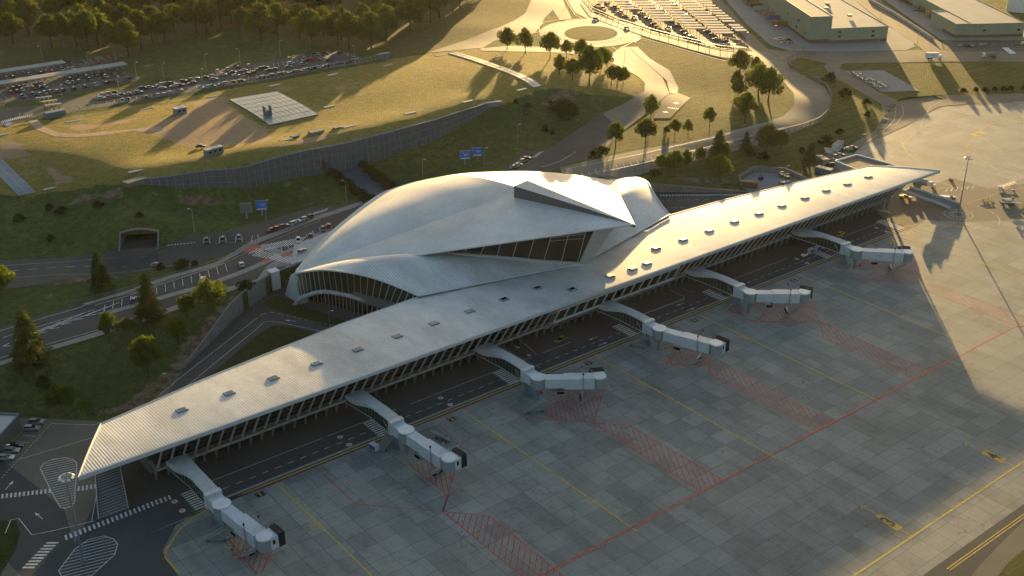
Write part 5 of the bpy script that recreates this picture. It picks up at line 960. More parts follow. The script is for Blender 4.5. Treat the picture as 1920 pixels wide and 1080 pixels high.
MT['turf_glass'] = flat('pale_roof_glazing', (.13, .17, .2), .32, .2, var=.15, sc=.3)
flatpanel([(429, 188), (519, 173), (597, 216), (506, 236)], 'courtyard_glazing', 'large square glazed roof panel in the dry turf with a dark chimney on it', 'turf_glass', .5, 12)
flatpanel([(-30, 262), (0, 294), (36, 368), (66, 362)][::-1] if False else [(35, 368), (66, 362), (0, 296), (-40, 292)], 'strip_glazing', 'long glazed strip in the turf running off the picture edge', 'turf_glass', .3, 3)
flatpanel([(841, 101), (857, 98), (1016, 162), (1000, 165)], 'strip_glazing', 'long pale glazed strip crossing the sunlit far end of the mound', 'turf_glass', .3, 2)
SM = [(136, 228), (274, 204), (400, 181), (5, 253), (96, 353), (254, 321), (515, 160), (624, 140), (728, 122), (826, 104), (877, 190), (769, 212), (978, 168), (655, 237), (537, 262), (617, 200)]
m = M(); m.box((0, 0, -.05), (6.2, 1.9, .4)); m.box((0, 0, .17), (5.9, 1.6, .06), mi=1); mesh = m.mesh('roof_hatch', [MT['steel'], MT['turf_glass']])
SM.sort(key=lambda p: p[0])
for i, (x, y) in enumerate(SM):
    o = link('roof_hatch', mesh); o.location = Wp(x, y); o.rotation_euler = (0, 0, .04); props(o, 'pale flat roof hatch in the mound turf, %s counting from the picture\'s left edge' % ordn(i), 'roof hatch', 'roof hatches in the turf of the mound')
x, y, z = Wp(502, 217); root = empty('chimney', (x, y, z), label='dark upright twin plate chimney standing on the square glazed roof panel', cat='chimney'); m = M(); m.box((0, 0, 1.2), (3.2, 2.4, 2.6)); m.build('base', MT['soffit'], root)
for s in (-1, 1): m = M(); m.box((s * 1.5, 0, 2.4), (.3, 2.6, 4.6)); m.build('plate', MT['bluesteel'], root)
def hut(px, py, d, label, mat='bluesteel', rz=0.0, name='hut', cat='hut', wins=2, roofm_='fascia', **k):
    x, y, z = Wp(px, py); root = empty(name, (x, y, z), rz, label=label, cat=cat, **k); m = M(); m.box((0, 0, d[2] / 2), d)
    for q in range(int(d[0] / .5)): m.box((-d[0] / 2 + .25 + q * .5, 0, d[2] / 2), (.08, d[1] + .08, d[2] * .9))
    m.build('wall', MT[mat], root); m = M(); m.box((0, 0, d[2] + .1), (d[0] + .3, d[1] + .3, .2)); m.box((0, 0, d[2] + .25), (.12, d[1] + .2, .1)); m.box((d[0] * .25, 0, d[2] + .25), (.1, d[1] + .2, .1)); m.build('roof', MT[roofm_], root)
    wm = M(); wm.box((0, 0, 0), (1.1, .06, .9)); wmesh = wm.mesh('window', [MT['glass']])
    for q in range(wins): o = link('window', wmesh, root); o.location = (-d[0] / 2 + d[0] * (q + .7) / (wins + .4), -d[1] / 2 - .07, d[2] * .6)
    return root
hut(338, 213, (5.4, 3.4, 2.9), 'small grey hut with a pale roof at the end of the pink dirt path', rz=.12)
hut(401, 289, (8.0, 2.7, 2.7), 'long dark site cabin on the dry turf above the facade', rz=.15, wins=3, roofm_='steel')
for i, (x, y, d) in enumerate([(593, 249, (6.5, 3.2, 1.1)), (553, 257, (3.4, 2.2, .8)), (632, 241, (3.4, 2.2, .8))]): blk(x, y, d, d[2], 'dark_concrete', 'roof_vent', ['largest low dark vent box behind the top edge of the facade', 'small dark vent box on the near side of the big vent box', 'small dark vent box on the far side of the big vent box'][i], 'vent', .05)
# stream with planted banks
sheet('stream', [(606, 312), (640, 304), (658, 307), (700, 328), (745, 356), (720, 378), (690, 378), (668, 352), (636, 330)], 'water', .06) if MT.setdefault('water', glass('stream_water', (.03, .085, .13), .3)) else None
# boards
def board(px, py, w, h, label, kind):
    x, y, z = Wp(px, py); root = empty('billboard', (x, y, z), AH - PI / 2 + R(8), label=label, cat='billboard'); m = M(); m.box((0, 0, 2.2), (.5, .4, 4.4)); m.build('post', MT['steel'], root)
    m = M(); m.box((0, 0, 2.6 + h / 2), (w, .5, h)); m.build('frame', MT['blue_grey'], root); m = M(); m.box((0, -.28, 2.6 + h / 2), (w - .4, .06, h - .4), mi=0)
    if kind: 
        m.box((w * .1, -.32, 2.6 + h * .55), (w * .4, .03, .14), mi=1); m.box((w * .12, -.32, 2.6 + h * .47), (w * .3, .03, .12), mi=1); m.box((0, -.32, 2.6 + h * .68), (w * .6, .03, .06), mi=1); m.box((0, -.32, 2.6 + h * .14), (w * .8, .03, h * .1), mi=1)
    else:
        for k in range(4): m.box((-w * .3 + k * w * .19, -.32, 2.6 + h * .48), (w * .06, .03, h * .42), mi=1); m.box((-w * .3 + k * w * .19, -.32, 2.6 + h * .72), (w * .04, .03, h * .09), mi=1)
    m.build('poster', [MT['board_blue' if kind else 'board_grey'], MT['white' if kind else 'soffit']], root); return root
MT['board_blue'] = plain('blue_poster', (.02, .16, .62), .4); MT['board_grey'] = plain('grey_poster', (.13, .16, .18), .4)
board(872, 309, 4.6, 4.2, 'blue billboard on one post above the hall roof, nearer of the pair', 1); board(895, 303, 4.6, 4.2, 'blue billboard on one post above the hall roof, farther of the pair', 1)
board(492, 405, 4.6, 4.2, 'blue billboard with a white skyline band beside a lamp over the red cars', 1); board(463, 410, 4.6, 4.2, 'grey billboard with dark standing figures beside the blue one', 0)
# lamps
def lamp_mesh(h, arm, col):
    m = M(); m.tube([(0, 0, 0), (0, 0, h)], .14, 6, r2=.08); m.tube([(0, 0, h - .1), (arm, 0, h + .15)], .06, 5); m2 = M(); m2.box((arm + .25, 0, h + .16), (.95, .32, .16)); return m.mesh('pole', [MT[col]]), m2.mesh('lamp_head', [MT['white']])
LM = {k: lamp_mesh(*k) for k in ((9.5, .9, 'steel'), (6.5, .5, 'steel'), (7.5, 1.0, 'bluesteel'))}
LP = [(365, 436, 0, 'on the green slope beside the tunnel road'), (500, 418, 0, 'beside the blue billboard'), (650, 380, 0, 'on the near bank of the stream'), (793, 338, 0, 'on the grass just behind the hall roof'), (908, 316, 0, 'behind the farther blue billboard'), (970, 270, 0, 'beside the far parking bay'),
 (81, 118, 0, 'behind the near carport roof'), (167, 130, 0, 'at the back of the upper car park'), (257, 150, 0, 'at the tip of the upper car park'), (308, 152, 0, 'in the meadow behind the long car park'), (387, 134, 0, 'where the long car park widens'), (451, 124, 0, 'behind the widened car park'),
 (10, 210, 0, 'beside the turning circle by the crossing'), (116, 183, 1, 'at the gates of the long car park'), (526, 107, 0, 'at the back of the long car park'), (582, 92, 0, 'at the forest edge behind the car park'), (665, 108, 1, 'at the far end of the long car park'), (223, 168, 1, 'between the two car parks'), (379, 152, 1, 'in the middle of the long car park'),
 (1016, 68, 1, 'at the near side of the roundabout'), (1171, 114, 1, 'on the sunlit road past the roundabout'), (1060, 14, 1, 'on the splitter island above the roundabout'), (1322, 105, 1, 'on the verge of the main road'), (1363, 100, 1, 'beside the carport car park corner'), (1398, 80, 1, 'at the crossroads before the warehouses'),
 (1449, 76, 0, 'in front of the nearest green warehouse'), (1645, 96, 0, 'at the yard corner past the nearest green warehouse'), (1651, 40, 0, 'along the road between the warehouses'), (1720, 82, 0, 'at the end of the road between the warehouses'),
 (16, 879, 2, 'by the parked silver cars near the picture corner'), (322, 742, 2, 'on the road that dips beside the pier roof'), (619, 621, 2, 'on the low road beside the arched windows'), (1612, 288, 0, 'beside the white site cabins'), (1473, 337, 1, 'inside the small service yard'), (1540, 330, 0, 'between the cabins and the pier roof')]
for px, py, k, tx in LP:
    key = list(LM)[k]; pz = Wp(px, py) if py < 700 or px < 0 else (*G(px, py), 0); root = empty('street_lamp', pz, AH - PI / 2 + random.choice([0, PI]), label='slim single arm lamp post ' + tx, cat='street lamp', group='street lamps'); link('pole', LM[key][0], root); link('lamp_head', LM[key][1], root)
for (px, py), lb in (((1797, 402), 'very tall floodlight mast on the tan apron corner past the pier tip'), ((157, 1056), 'very tall floodlight mast in the striped yard by the near pier tip')):
    g_ = G(px, py); root = empty('floodlight_mast', (*g_, 0), label=lb, cat='floodlight mast', group='floodlight masts'); m = M(); m.tube([(0, 0, 0), (0, 0, 25)], .3, 8, r2=.12); m.tube([(0, 0, 0), (0, 0, .9)], .55, 8); m.build('pole', MT['bluesteel'], root)
    m = M(); rg = [(1.3 * math.cos(2 * PI * k / 12), 1.3 * math.sin(2 * PI * k / 12), 24.8) for k in range(13)]; m.tube(rg, .07, 5); m.bar((-1.3, 0, 24.8), (1.3, 0, 24.8), .1, .1); m.bar((0, -1.3, 24.8), (0, 1.3, 24.8), .1, .1); m.build('head_ring', MT['steel'], root)
    hm = M(); hm.box((0, 0, 0), (.75, .5, .35), rx=.5); hm_ = hm.mesh('floodlight', [MT['white']])
    for k in range(8): o = link('floodlight', hm_, root); a = 2 * PI * k / 8; o.location = (1.55 * math.cos(a), 1.55 * math.sin(a), 24.6); o.rotation_euler = (0, 0, a + PI / 2)
# warehouses
MT['green_clad'] = flat('sage_green_cladding', (.2, .26, .2), .6, var=.06); MT['brown_base'] = flat('brown_plinth', (.1, .075, .055), .8); MT['white_roof'] = flat('white_flat_roof', (.4, .39, .36), .85, var=.1, sc=.1, spec=.15)
def wh(parts, name, label):
    """parts: (base quad, height)"""
    root = empty(name, (*parts[0][0][0][:2], parts[0][0][0][2]), label=label, cat='warehouse')
    for q, h in parts:
        z = min(p[2] for p in q) - .5; b = [(p[0], p[1]) for p in q]; ctr = V(sum(p[0] for p in b) / 4, sum(p[1] for p in b) / 4); 
        grow = lambda s: [(p[0] + (p[0] - ctr.x) / abs((p[0] - ctr.x) or 1) * s, p[1] + (p[1] - ctr.y) / abs((p[1] - ctr.y) or 1) * s) for p in b]
        m = M(); m.prism(b, z, z + h + .5); 
        for a, c in zip(b, b[1:] + b[:1]):
            L = math.dist(a, c); k = int(L / 3.4)
            for j in range(1, k): f = j / k; p = (a[0] + (c[0] - a[0]) * f, a[1] + (c[1] - a[1]) * f); m.bar((*p, z + 2.5), (*p, z + h + .3), .14, .14)
        m.build('wall', MT['green_clad'], root, world=True); m = M(); m.prism(grow(.08), z, z + 2.6); m.build('plinth', MT['brown_base'], root, world=True)
        m = M(); m.prism(grow(-.35), z + h + .5, z + h + .62); m.build('roof', MT['white_roof'], root, world=True); m = M()
        for a, c in zip(b, b[1:] + b[:1]): m.bar((*a, z + h + .75), (*c, z + h + .75), .35, .5)
        m.build('parapet', MT['green_clad'], root, world=True)
    return root
def off(p, d, s): return (p[0] + d[0] * s, p[1] + d[1] * s, p[2])
a, b = Wp(1516, 81), Wp(1662, 77.5); c_ = Wp(1485, 57.5); e = V(c_[0] - a[0], c_[1] - a[1]).normalized(); w1 = [a, b, off(b, e, 260), off(a, e, 260)]; ff = .27
a2 = (a[0] + (b[0] - a[0]) * ff, a[1] + (b[1] - a[1]) * ff, a[2])
W1 = wh([([a2, b, off(b, e, 260), off(a2, e, 260)], 9.5), ([a, a2, off(a2, e, 260), off(a, e, 260)], 16.5)], 'warehouse', 'sage green warehouse with a tall wing and white roof, nearer the carport car park')
def face_windows(a, b, fs, z, root, w=2.0, h=1.2):
    a, b = V(*a), V(*b); d = (b - a).normalized(); n_ = V(d.y, -d.x, 0)
    for f, dz in fs:
        p = lerp(a, b, f) + n_ * .2; m = M(); m.hexa([p + up * (z + dz), p + d * w + up * (z + dz), p + d * w + n_ * .12 + up * (z + dz), p + n_ * .12 + up * (z + dz)][::-1], [p + up * (z + dz + h), p + d * w + up * (z + dz + h), p + d * w + n_ * .12 + up * (z + dz + h), p + n_ * .12 + up * (z + dz + h)][::-1]); m.build('window', MT['glass'], root, world=True)
for q_, (s1, s2) in enumerate([(30, .6), (55, .4), (90, .7), (70, .55), (120, .35)]):
    p_ = off((a2[0] + (b[0] - a2[0]) * s2, a2[1] + (b[1] - a2[1]) * s2, a[2] + 9.6), e, s1); m = M(); m.box((*p_[:2], p_[2] + .6), (3.5, 2.4, 1.3), AH); m.build('roof_vent', MT['steel'], W1, world=True)
face_windows(a, b, [(.36, 3.2), (.36, 6), (.79, 3.2), (.79, 6)], .2, W1); face_windows(off(a, e, 60), a, [(.85, 4), (.6, 9), (.2, 9), (.55, 4)], .2, W1)
a, b = Wp(1789, 71.5), Wp(1917, 69); c_ = Wp(1766, 58.5); e = V(c_[0] - a[0], c_[1] - a[1]).normalized(); a2 = (a[0] + (b[0] - a[0]) * .22, a[1] + (b[1] - a[1]) * .22, a[2])
W2 = wh([([a2, b, off(b, e, 260), off(a2, e, 260)], 9.0), ([a, a2, off(a2, e, 42), off(a, e, 42)], 8.9)], 'warehouse', 'low sage green warehouse with a long white roof in the far corner of the view'); face_windows(a, b, [(.4, 4), (.9, 4)], .2, W2)
a, b = Wp(1545, 66)[:2], None
wl_ = poly3([(1627, 0), (1680, 30), (1720, 56), (1751, 77)], 12); m = M()
for p, q in zip(wl_, wl_[1:]): m.bar(p + up, q + up, .3, 2.2)
m.build('barrier_wall', MT['fascia'], label='long pale barrier wall along the road between the two warehouses', cat='wall')
x, y, z = Wp(1908, 20); root = empty('storage_tank', (x, y, z), label='white cylindrical storage tank cut by the far picture corner', cat='tank'); m = M(); m.tube([(0, 0, 0), (0, 0, 12)], 8, 28); m.build('shell', MT['white'], root, smooth=False); m = M(); m.tube([(0, 0, 12), (0, 0, 13.2)], 8.1, 28, r2=.5); m.build('roof', MT['fascia'], root)
# containers and trailers
CC = {'y': ('yellow', (.4, .3, .07)), 'n': ('brown', (.2, .1, .05)), 'g': ('grey', (.3, .31, .32)), 'o': ('orange', (.42, .16, .05)), 'b': ('blue', (.07, .12, .28)), 'r': ('red', (.3, .08, .05))}
def container(px, py, c, L, label, rz=None, trailer=True, grp='containers and trailers at the warehouse docks', z0=None):
    nm, col = CC[c]; k = ('cont', c)
    if k not in MT: MT[k] = flat(nm + '_container', col, .6, var=.12)
    x, y, z = Wp(px, py); root = empty('container_trailer' if trailer else 'container', (x, y, z), rz if rz is not None else AH - PI / 2, label=label, cat='container', group=grp); b = 1.2 if trailer else .1; m = M(); m.box((0, 0, b + 1.35), (L, 2.5, 2.7))
    for q in range(int(L / .6)): m.box((-L / 2 + .3 + q * .6, 0, b + 1.35), (.22, 2.6, 2.4))
    m.box((0, 0, b + 2.72), (L + .1, 2.6, .12)); m.build('body', MT[k], root)
    if trailer:
        m = M(); m.box((0, 0, 1.05), (L, 1.1, .25)); m.build('chassis', MT['soffit'], root)
        for s in (-1, 1):
            m = M(); 
            for q in (0, 1.3): m.tube([(L / 2 - 1 - q, s * 1.2, .5), (L / 2 - 1 - q, s * .9, .5)], .5, 10)
            m.build('wheel', MT['rubber'], root)
    return root
for i, (r, c, x, y, cc, tx) in enumerate([(0, 2, 1780, 12, 'y', 'in the first dock row'), (0, 2, 1815, 35, 'n', 'in the first dock row, behind another brown one'), (0, 2, 1845, 58, 'n', 'in the first dock row, next to the grey one'), (0, 2, 1880, 88, 'g', 'closest of its dock row to the carports'),
    (0, 2, 1945, 128, 'o', 'beside the tall green wing'), (0, 2, 1965, 155, 'b', 'beside the tall green wing'), (0, 3, 90, 200, 'n', 'nearest the fenced cars at the warehouse'),
    (0, 3, 1040, 18, 'n', 'far along the second dock row'), (0, 3, 1090, 28, 'n', 'far along the second dock row'), (0, 3, 1140, 42, 'y', 'between brown and grey ones'), (0, 3, 1148, 62, 'g', 'in the second dock row'), (0, 3, 1178, 82, 'n', 'in the second dock row, farther brown'), (0, 3, 1205, 96, 'n', 'in the second dock row, nearer brown'),
    (0, 3, 1245, 128, 'y', 'next to the red one'), (0, 3, 1268, 143, 'r', 'between two yellow ones'), (0, 3, 1295, 160, 'y', 'next to the blue one'), (0, 3, 1320, 180, 'b', 'last of the second dock row')]):
    container(*t(r, c, x, y), cc, 12, '%s container trailer %s' % (CC[cc][0], tx))
container(*t(1, 2, 1775, 325), 'n', 8, 'rusty brown container in the corner of the small service yard', rz=2.2, trailer=False, grp='yard containers')
# dark building at the near left corner
C0 = V(*G(41, 804), 0); D1 = (V(*G(0, 850), 0) - C0).normalized() * 60; D2 = (V(*G(0, 775, 4.6), 0) - V(*G(35, 777, 4.6), 0)).normalized() * 40
root = empty('dark_building', C0, label='dark clad building with a grey flat roof cut by the near left picture corner', cat='building'); Q = [C0, C0 + D2, C0 + D2 + D1, C0 + D1]; m = M(); m.hexa(Q, [q + up * 4.6 for q in Q])
for k in range(14): m.bar(Q[0] + up * (.3 + k * .32) + (-D2).normalized() * .05, Q[3] + up * (.3 + k * .32) + (-D2).normalized() * .05, .05, .05)
m.build('wall', MT['soffit'], root, world=True); m = M(); c_ = sum(Q, V(0, 0, 0)) / 4; Qi = [q + (c_ - q).normalized() * .8 for q in Q]; m.hexa([q + up * 4.6 for q in Qi], [q + up * 4.66 for q in Qi]); m.build('roof', MT['steel'], root, world=True); m = M()
for p, q in zip(Q, Q[1:] + Q[:1]): m.bar(p + up * 4.8, q + up * 4.8, .4, .45)
m.build('parapet', MT['bluesteel'], root, world=True)
# low flat roofed building and cabins at the pier's far end
Q = [V(*G(*p, 3.2), 0) for p in [t(1, 3, 502, 132), t(1, 3, 665, 87), t(1, 3, 940, 163), t(1, 3, 700, 215)]]; root = empty('low_building', Q[0], label='low building with a tan flat roof and pale parapet behind the pier tip', cat='building'); m = M(); m.hexa(Q[::-1], [q + up * 3.2 for q in Q][::-1]); m.build('wall', MT['fascia'], root, world=True)
m = M(); c_ = sum(Q, V(0, 0, 0)) / 4; Qi = [q + (c_ - q).normalized() * .6 for q in Q][::-1]; m.hexa([q + up * 3.2 for q in Qi], [q + up * 3.26 for q in Qi]); m.build('roof', MT['tan_asphalt'], root, world=True); m = M()
for p, q in zip(Q, Q[1:] + Q[:1]): m.bar(p + up * 3.5, q + up * 3.5, .3, .7)
m.build('parapet', MT['bridge_white'], root, world=True)
for (x, y), d, rz, mt_, lb in [((1570, 279), (9.5, 3, 2.8), R(20), 'white', 'white site cabin with windows, farthest of the curved row'), ((1553, 293), (8, 3, 2.8), R(47), 'sidewalk', 'tan site cabin second in the curved row'), ((1541, 306), (6.5, 3, 2.8), R(68), 'sidewalk', 'tan site cabin third in the curved row'), ((1544, 326), (7.5, 3, 2.8), R(100), 'bluesteel', 'blue grey site cabin at the near end of the curved row')]:
    hut(x, y, d, lb, mt_, rz, 'site_cabin', 'site cabin', 3, 'sidewalk', group='site cabins in a curved row')
x, y, z = Wp(514, 521); root = empty('lift_shaft', (x, y, z - 4), label='small pale concrete block standing at the near tip of the hall roof', cat='lift shaft'); m = M(); m.box((0, 0, 3.4), (3.2, 3.2, 6.8)); m.build('wall', MT['concrete'], root); m = M(); m.box((0, 0, 6.9), (3.5, 3.5, .25)); m.build('roof', MT['fascia'], root)
# carports: long ones in the upper car park, many short ones in the far car park
def carport(name, c, L, W, rz, h, label, grp, npost=3, z=None):
    root = empty(name, c, rz, label=label, cat='carport', group=grp); m = M(); m.box((0, 0, h + .15), (L, W, .25)); m.box((0, -W / 2, h - .05), (L, .15, .35)); m.build('roof', MT['white_roof'], root)
    pm_ = M(); pm_.tube([(0, 0, -.3), (0, 0, h)], .14, 6); pm2 = pm_.mesh('post', [MT['steel']])
    for k in range(npost): o = link('post', pm2, root); o.location = (-L / 2 + L * (k + .5) / npost, W * .1, 0)
    return root
def qc(px, L, W, label):
    P = [V(*Wp(*p)) for p in px]; c = (P[0] + P[1]) / 2; d = P[1] - P[0]; carport('carport', c, d.length, W, math.atan2(d.y, d.x), 2.8, label, 'long carports in the upper car park', 8)
qc([(-40, 149), (122, 126)], 0, 6.5, 'shorter long pale carport roof, nearer the forest'); qc([(-40, 171), (236, 129)], 0, 7, 'longer pale carport roof over two rows of cars')
k = 0
for ci, (ex, ey, n_, L) in enumerate([(695, 42, 3, 10), (890, 98, 6, 10.5), (1145, 186, 10, 11.5), (1375, 244, 13, 11.5), (1590, 280, 15, 11.5), (1620, 192, 10, 8.5), (1712, 262, 3, 7.5)]):
    for j in range(n_):
        p = t(0, 2, ex - 23.3 * j, ey - 19.6 * j)
        if p[1] < -3: continue
        carport('small_carport', Wp(*p), L, 4.8, AH - PI / 2, 3.0, 'short pale carport roof, %s from the front in the %s column from the roundabout' % (ordn(j), ordn(ci)), 'short carports in the far car park', 2)
# ================================================================ TREES
def leafmat(name, c1, c2, tr=.35):
    m = bpy.data.materials.new(name); m.use_nodes = True; n = m.node_tree; n.nodes.clear(); o = n.nodes.new('ShaderNodeOutputMaterial'); d = n.nodes.new('ShaderNodeBsdfDiffuse'); tl = n.nodes.new('ShaderNodeBsdfTranslucent'); mx = n.nodes.new('ShaderNodeMixShader')
    oi = n.nodes.new('ShaderNodeObjectInfo'); tc = n.nodes.new('ShaderNodeTexCoord'); nz = N(n, 'ShaderNodeTexNoise', i_Scale=.55, i_Detail=3.0); n.links.new(tc.outputs['Object'], nz.inputs['Vector'])
    col = mix(n, c1, c2, ramp(n, nz.outputs['Fac'], [(.35, 0.), (.65, 1.)])); rd = ramp(n, oi.outputs['Random'], [(0, .75), (1, 1.25)]); col = mix(n, col, rd, 1.0, 'MULTIPLY')
    n.links.new(col, d.inputs[0]); hs = mix(n, col, (1.15, 1.2, .5), 1.0, 'MULTIPLY'); n.links.new(hs, tl.inputs[0]); mx.inputs[0].default_value = tr; n.links.new(d.outputs[0], mx.inputs[1]); n.links.new(tl.outputs[0], mx.inputs[2]); n.links.new(mx.outputs[0], o.inputs[0]); return m
MT['leaf'] = leafmat('broad_leaves', (.07, .11, .025), (.16, .17, .035)); MT['leaf2'] = leafmat('dull_leaves', (.075, .11, .035), (.14, .145, .042)); MT['needle'] = leafmat('needles', (.06, .075, .03), (.12, .14, .04), .25); MT['darkleaf'] = leafmat('dark_leaves', (.022, .038, .014), (.04, .06, .02), .08)
MT['bark'] = flat('bark', (.07, .055, .04), .9); MT['birch'] = flat('pale_bark', (.15, .14, .12), .9)
def leaves(m, blobs, n, s, rg, shell=.45):
    tot = sum(b[3] ** 2 for b in blobs); vs = []; fs = []
    for bx, by, bz, br, sq in blobs:
        for _ in range(int(n * br * br / tot)):
            d = rg.normal(size=3); d /= np.linalg.norm(d); r = br * (shell + (1 - shell) * rg.random() ** .5) * (1 + .12 * rg.normal()); p = np.array([bx, by, bz]) + d * r * np.array([1, 1, sq])
            u = rg.normal(size=3); u /= np.linalg.norm(u); w = np.cross(u, d + .6 * rg.normal(size=3)); w /= (np.linalg.norm(w) + 1e-6); k = s * (.6 + .8 * rg.random()); b = len(vs); a_ = .55 * k
            vs += [tuple(p - u * k), tuple(p + w * a_), tuple(p + u * k), tuple(p - w * a_)]; fs.append((b, b + 1, b + 2, b + 3))
    m.add(vs, fs)
def broad(seed, H, W, n, s, low=.3, mat='leaf', bark='bark', lobes=11, sq=.8):
    rg = np.random.default_rng(seed); tr = M(); lean = rg.normal(size=2) * .03 * H; top = (lean[0], lean[1], H * .62); tr.tube([(0, 0, -.3), (lean[0] * .3, lean[1] * .3, H * low * .8), top], .022 * H + .06, 7, r2=.05); bl = []
    for k in range(lobes):
        a = 2 * PI * (k * .618 + .1 * rg.random()); f = (k + .5) / lobes; z = H * (low + .1 + (.92 - low - .18) * f); rr = W * .5 * math.sin(PI * min(.93, .25 + .7 * f)) * (.55 + .35 * rg.random()); x, y = rr * math.cos(a), rr * math.sin(a); b = W * (.17 + .1 * rg.random()); bl.append((x, y, z, b, sq))
        tr.tube([(lean[0] * .4, lean[1] * .4, H * (low * .75 + .25 * f)), (x * .55, y * .55, z - b * .7), (x * .9, y * .9, z)], .011 * H, 5, r2=.03)
    bl.append((lean[0], lean[1], H * .86, W * .2, .8)); bl.append((lean[0], lean[1], H * .6, W * .26, .9)); cr_ = M(); leaves(cr_, bl, n, s, rg); return tr.mesh('trunk', [MT[bark]]), cr_.mesh('crown', [MT[mat]])
def conifer(seed, H, W, n, s, mat='needle'):
    n = int(n * .8)
    rg = np.random.default_rng(seed); tr = M(); tr.tube([(0, 0, -.3), (0, 0, H * .97)], .018 * H + .05, 7, r2=.03); cr_ = M(); vs = []; fs = []; lv = 15
    for L in range(lv):
        z = H * (.12 + .85 * L / lv); R_ = W * .5 * (1 - (L / lv)) ** .8 + .25; nb = max(4, int(9 - L * .3)); 
        for b in range(nb):
            a = 2 * PI * (b + rg.random() * .6) / nb + L; rl = R_ * (.7 + .45 * rg.random()); tr.tube([(0, 0, z), (rl * math.cos(a) * .9, rl * math.sin(a) * .9, z - rl * .1)], .05, 4)
            for _ in range(int(n / (lv * nb) * (1.7 - 1.4 * L / lv))):
                q = rg.random() ** .6; p = np.array([math.cos(a) * rl * q, math.sin(a) * rl * q, z - rl * .22 * q + .15 * rg.normal()]) + rg.normal(size=3) * np.array([.25, .25, .08]) * (1 + q) * s * 1.3
                u = np.array([math.cos(a + rg.normal() * .5), math.sin(a + rg.normal() * .5), -.25]); w = np.array([-u[1], u[0], .35 * rg.normal()]); k = s * (.6 + .7 * rg.random()); i = len(vs); vs += [tuple(p - u * k), tuple(p + w * k * .45), tuple(p + u * k), tuple(p - w * k * .45)]; fs.append((i, i + 1, i + 2, i + 3))
    cr_.add(vs, fs); return tr.mesh('trunk', [MT['bark']]), cr_.mesh('crown', [MT[mat]])
KB = {'round': [broad(11, 10, 8.5, 3600, .32), broad(12, 10, 8.0, 3400, .32), broad(15, 10, 9.5, 3800, .34, .28), broad(19, 10, 7.4, 3200, .3, .22)], 'conifer': [conifer(21, 10, 5.2, 4200, .3), conifer(22, 10, 4.8, 3800, .28)],
      'bush': [broad(31, 3, 3.4, 900, .2, .02, 'darkleaf', lobes=7), broad(32, 3, 4.2, 1100, .22, .02, 'darkleaf', lobes=8)],
      'wood': [broad(41, 20, 12.5, 3600, .6, .34, 'leaf2', lobes=12, sq=1.1), broad(42, 20, 11, 3200, .6, .36, 'leaf2', lobes=12, sq=1.25), broad(43, 20, 14, 3800, .62, .36, 'leaf2', lobes=13, sq=1.0), broad(44, 20, 9, 2400, .55, .45, 'leaf2', 'birch', lobes=9, sq=1.3), broad(45, 20, 14, 4000, .6, .26, 'leaf2', lobes=14)]}
def tree(kind, x, y, z, h, name, label, group, var=None, rz=None, wf=1.0):
    ref = {'round': 10, 'conifer': 10, 'bush': 3, 'wood': 20}[kind]; t_, c_ = KB[kind][(var if var is not None else random.randrange(99)) % len(KB[kind])]; s = h / ref
    r_ = empty(name, (x, y, z), rz if rz is not None else random.random() * 6.28, label=label, cat='tree' if kind != 'bush' else 'shrub', group=group); r_.scale = (s * wf, s * wf, s)
    link('trunk', t_, r_); link('crown', c_, r_); return r_
def hpx(py, hp): return hp * (HC / cT) / (py - VH) / .9
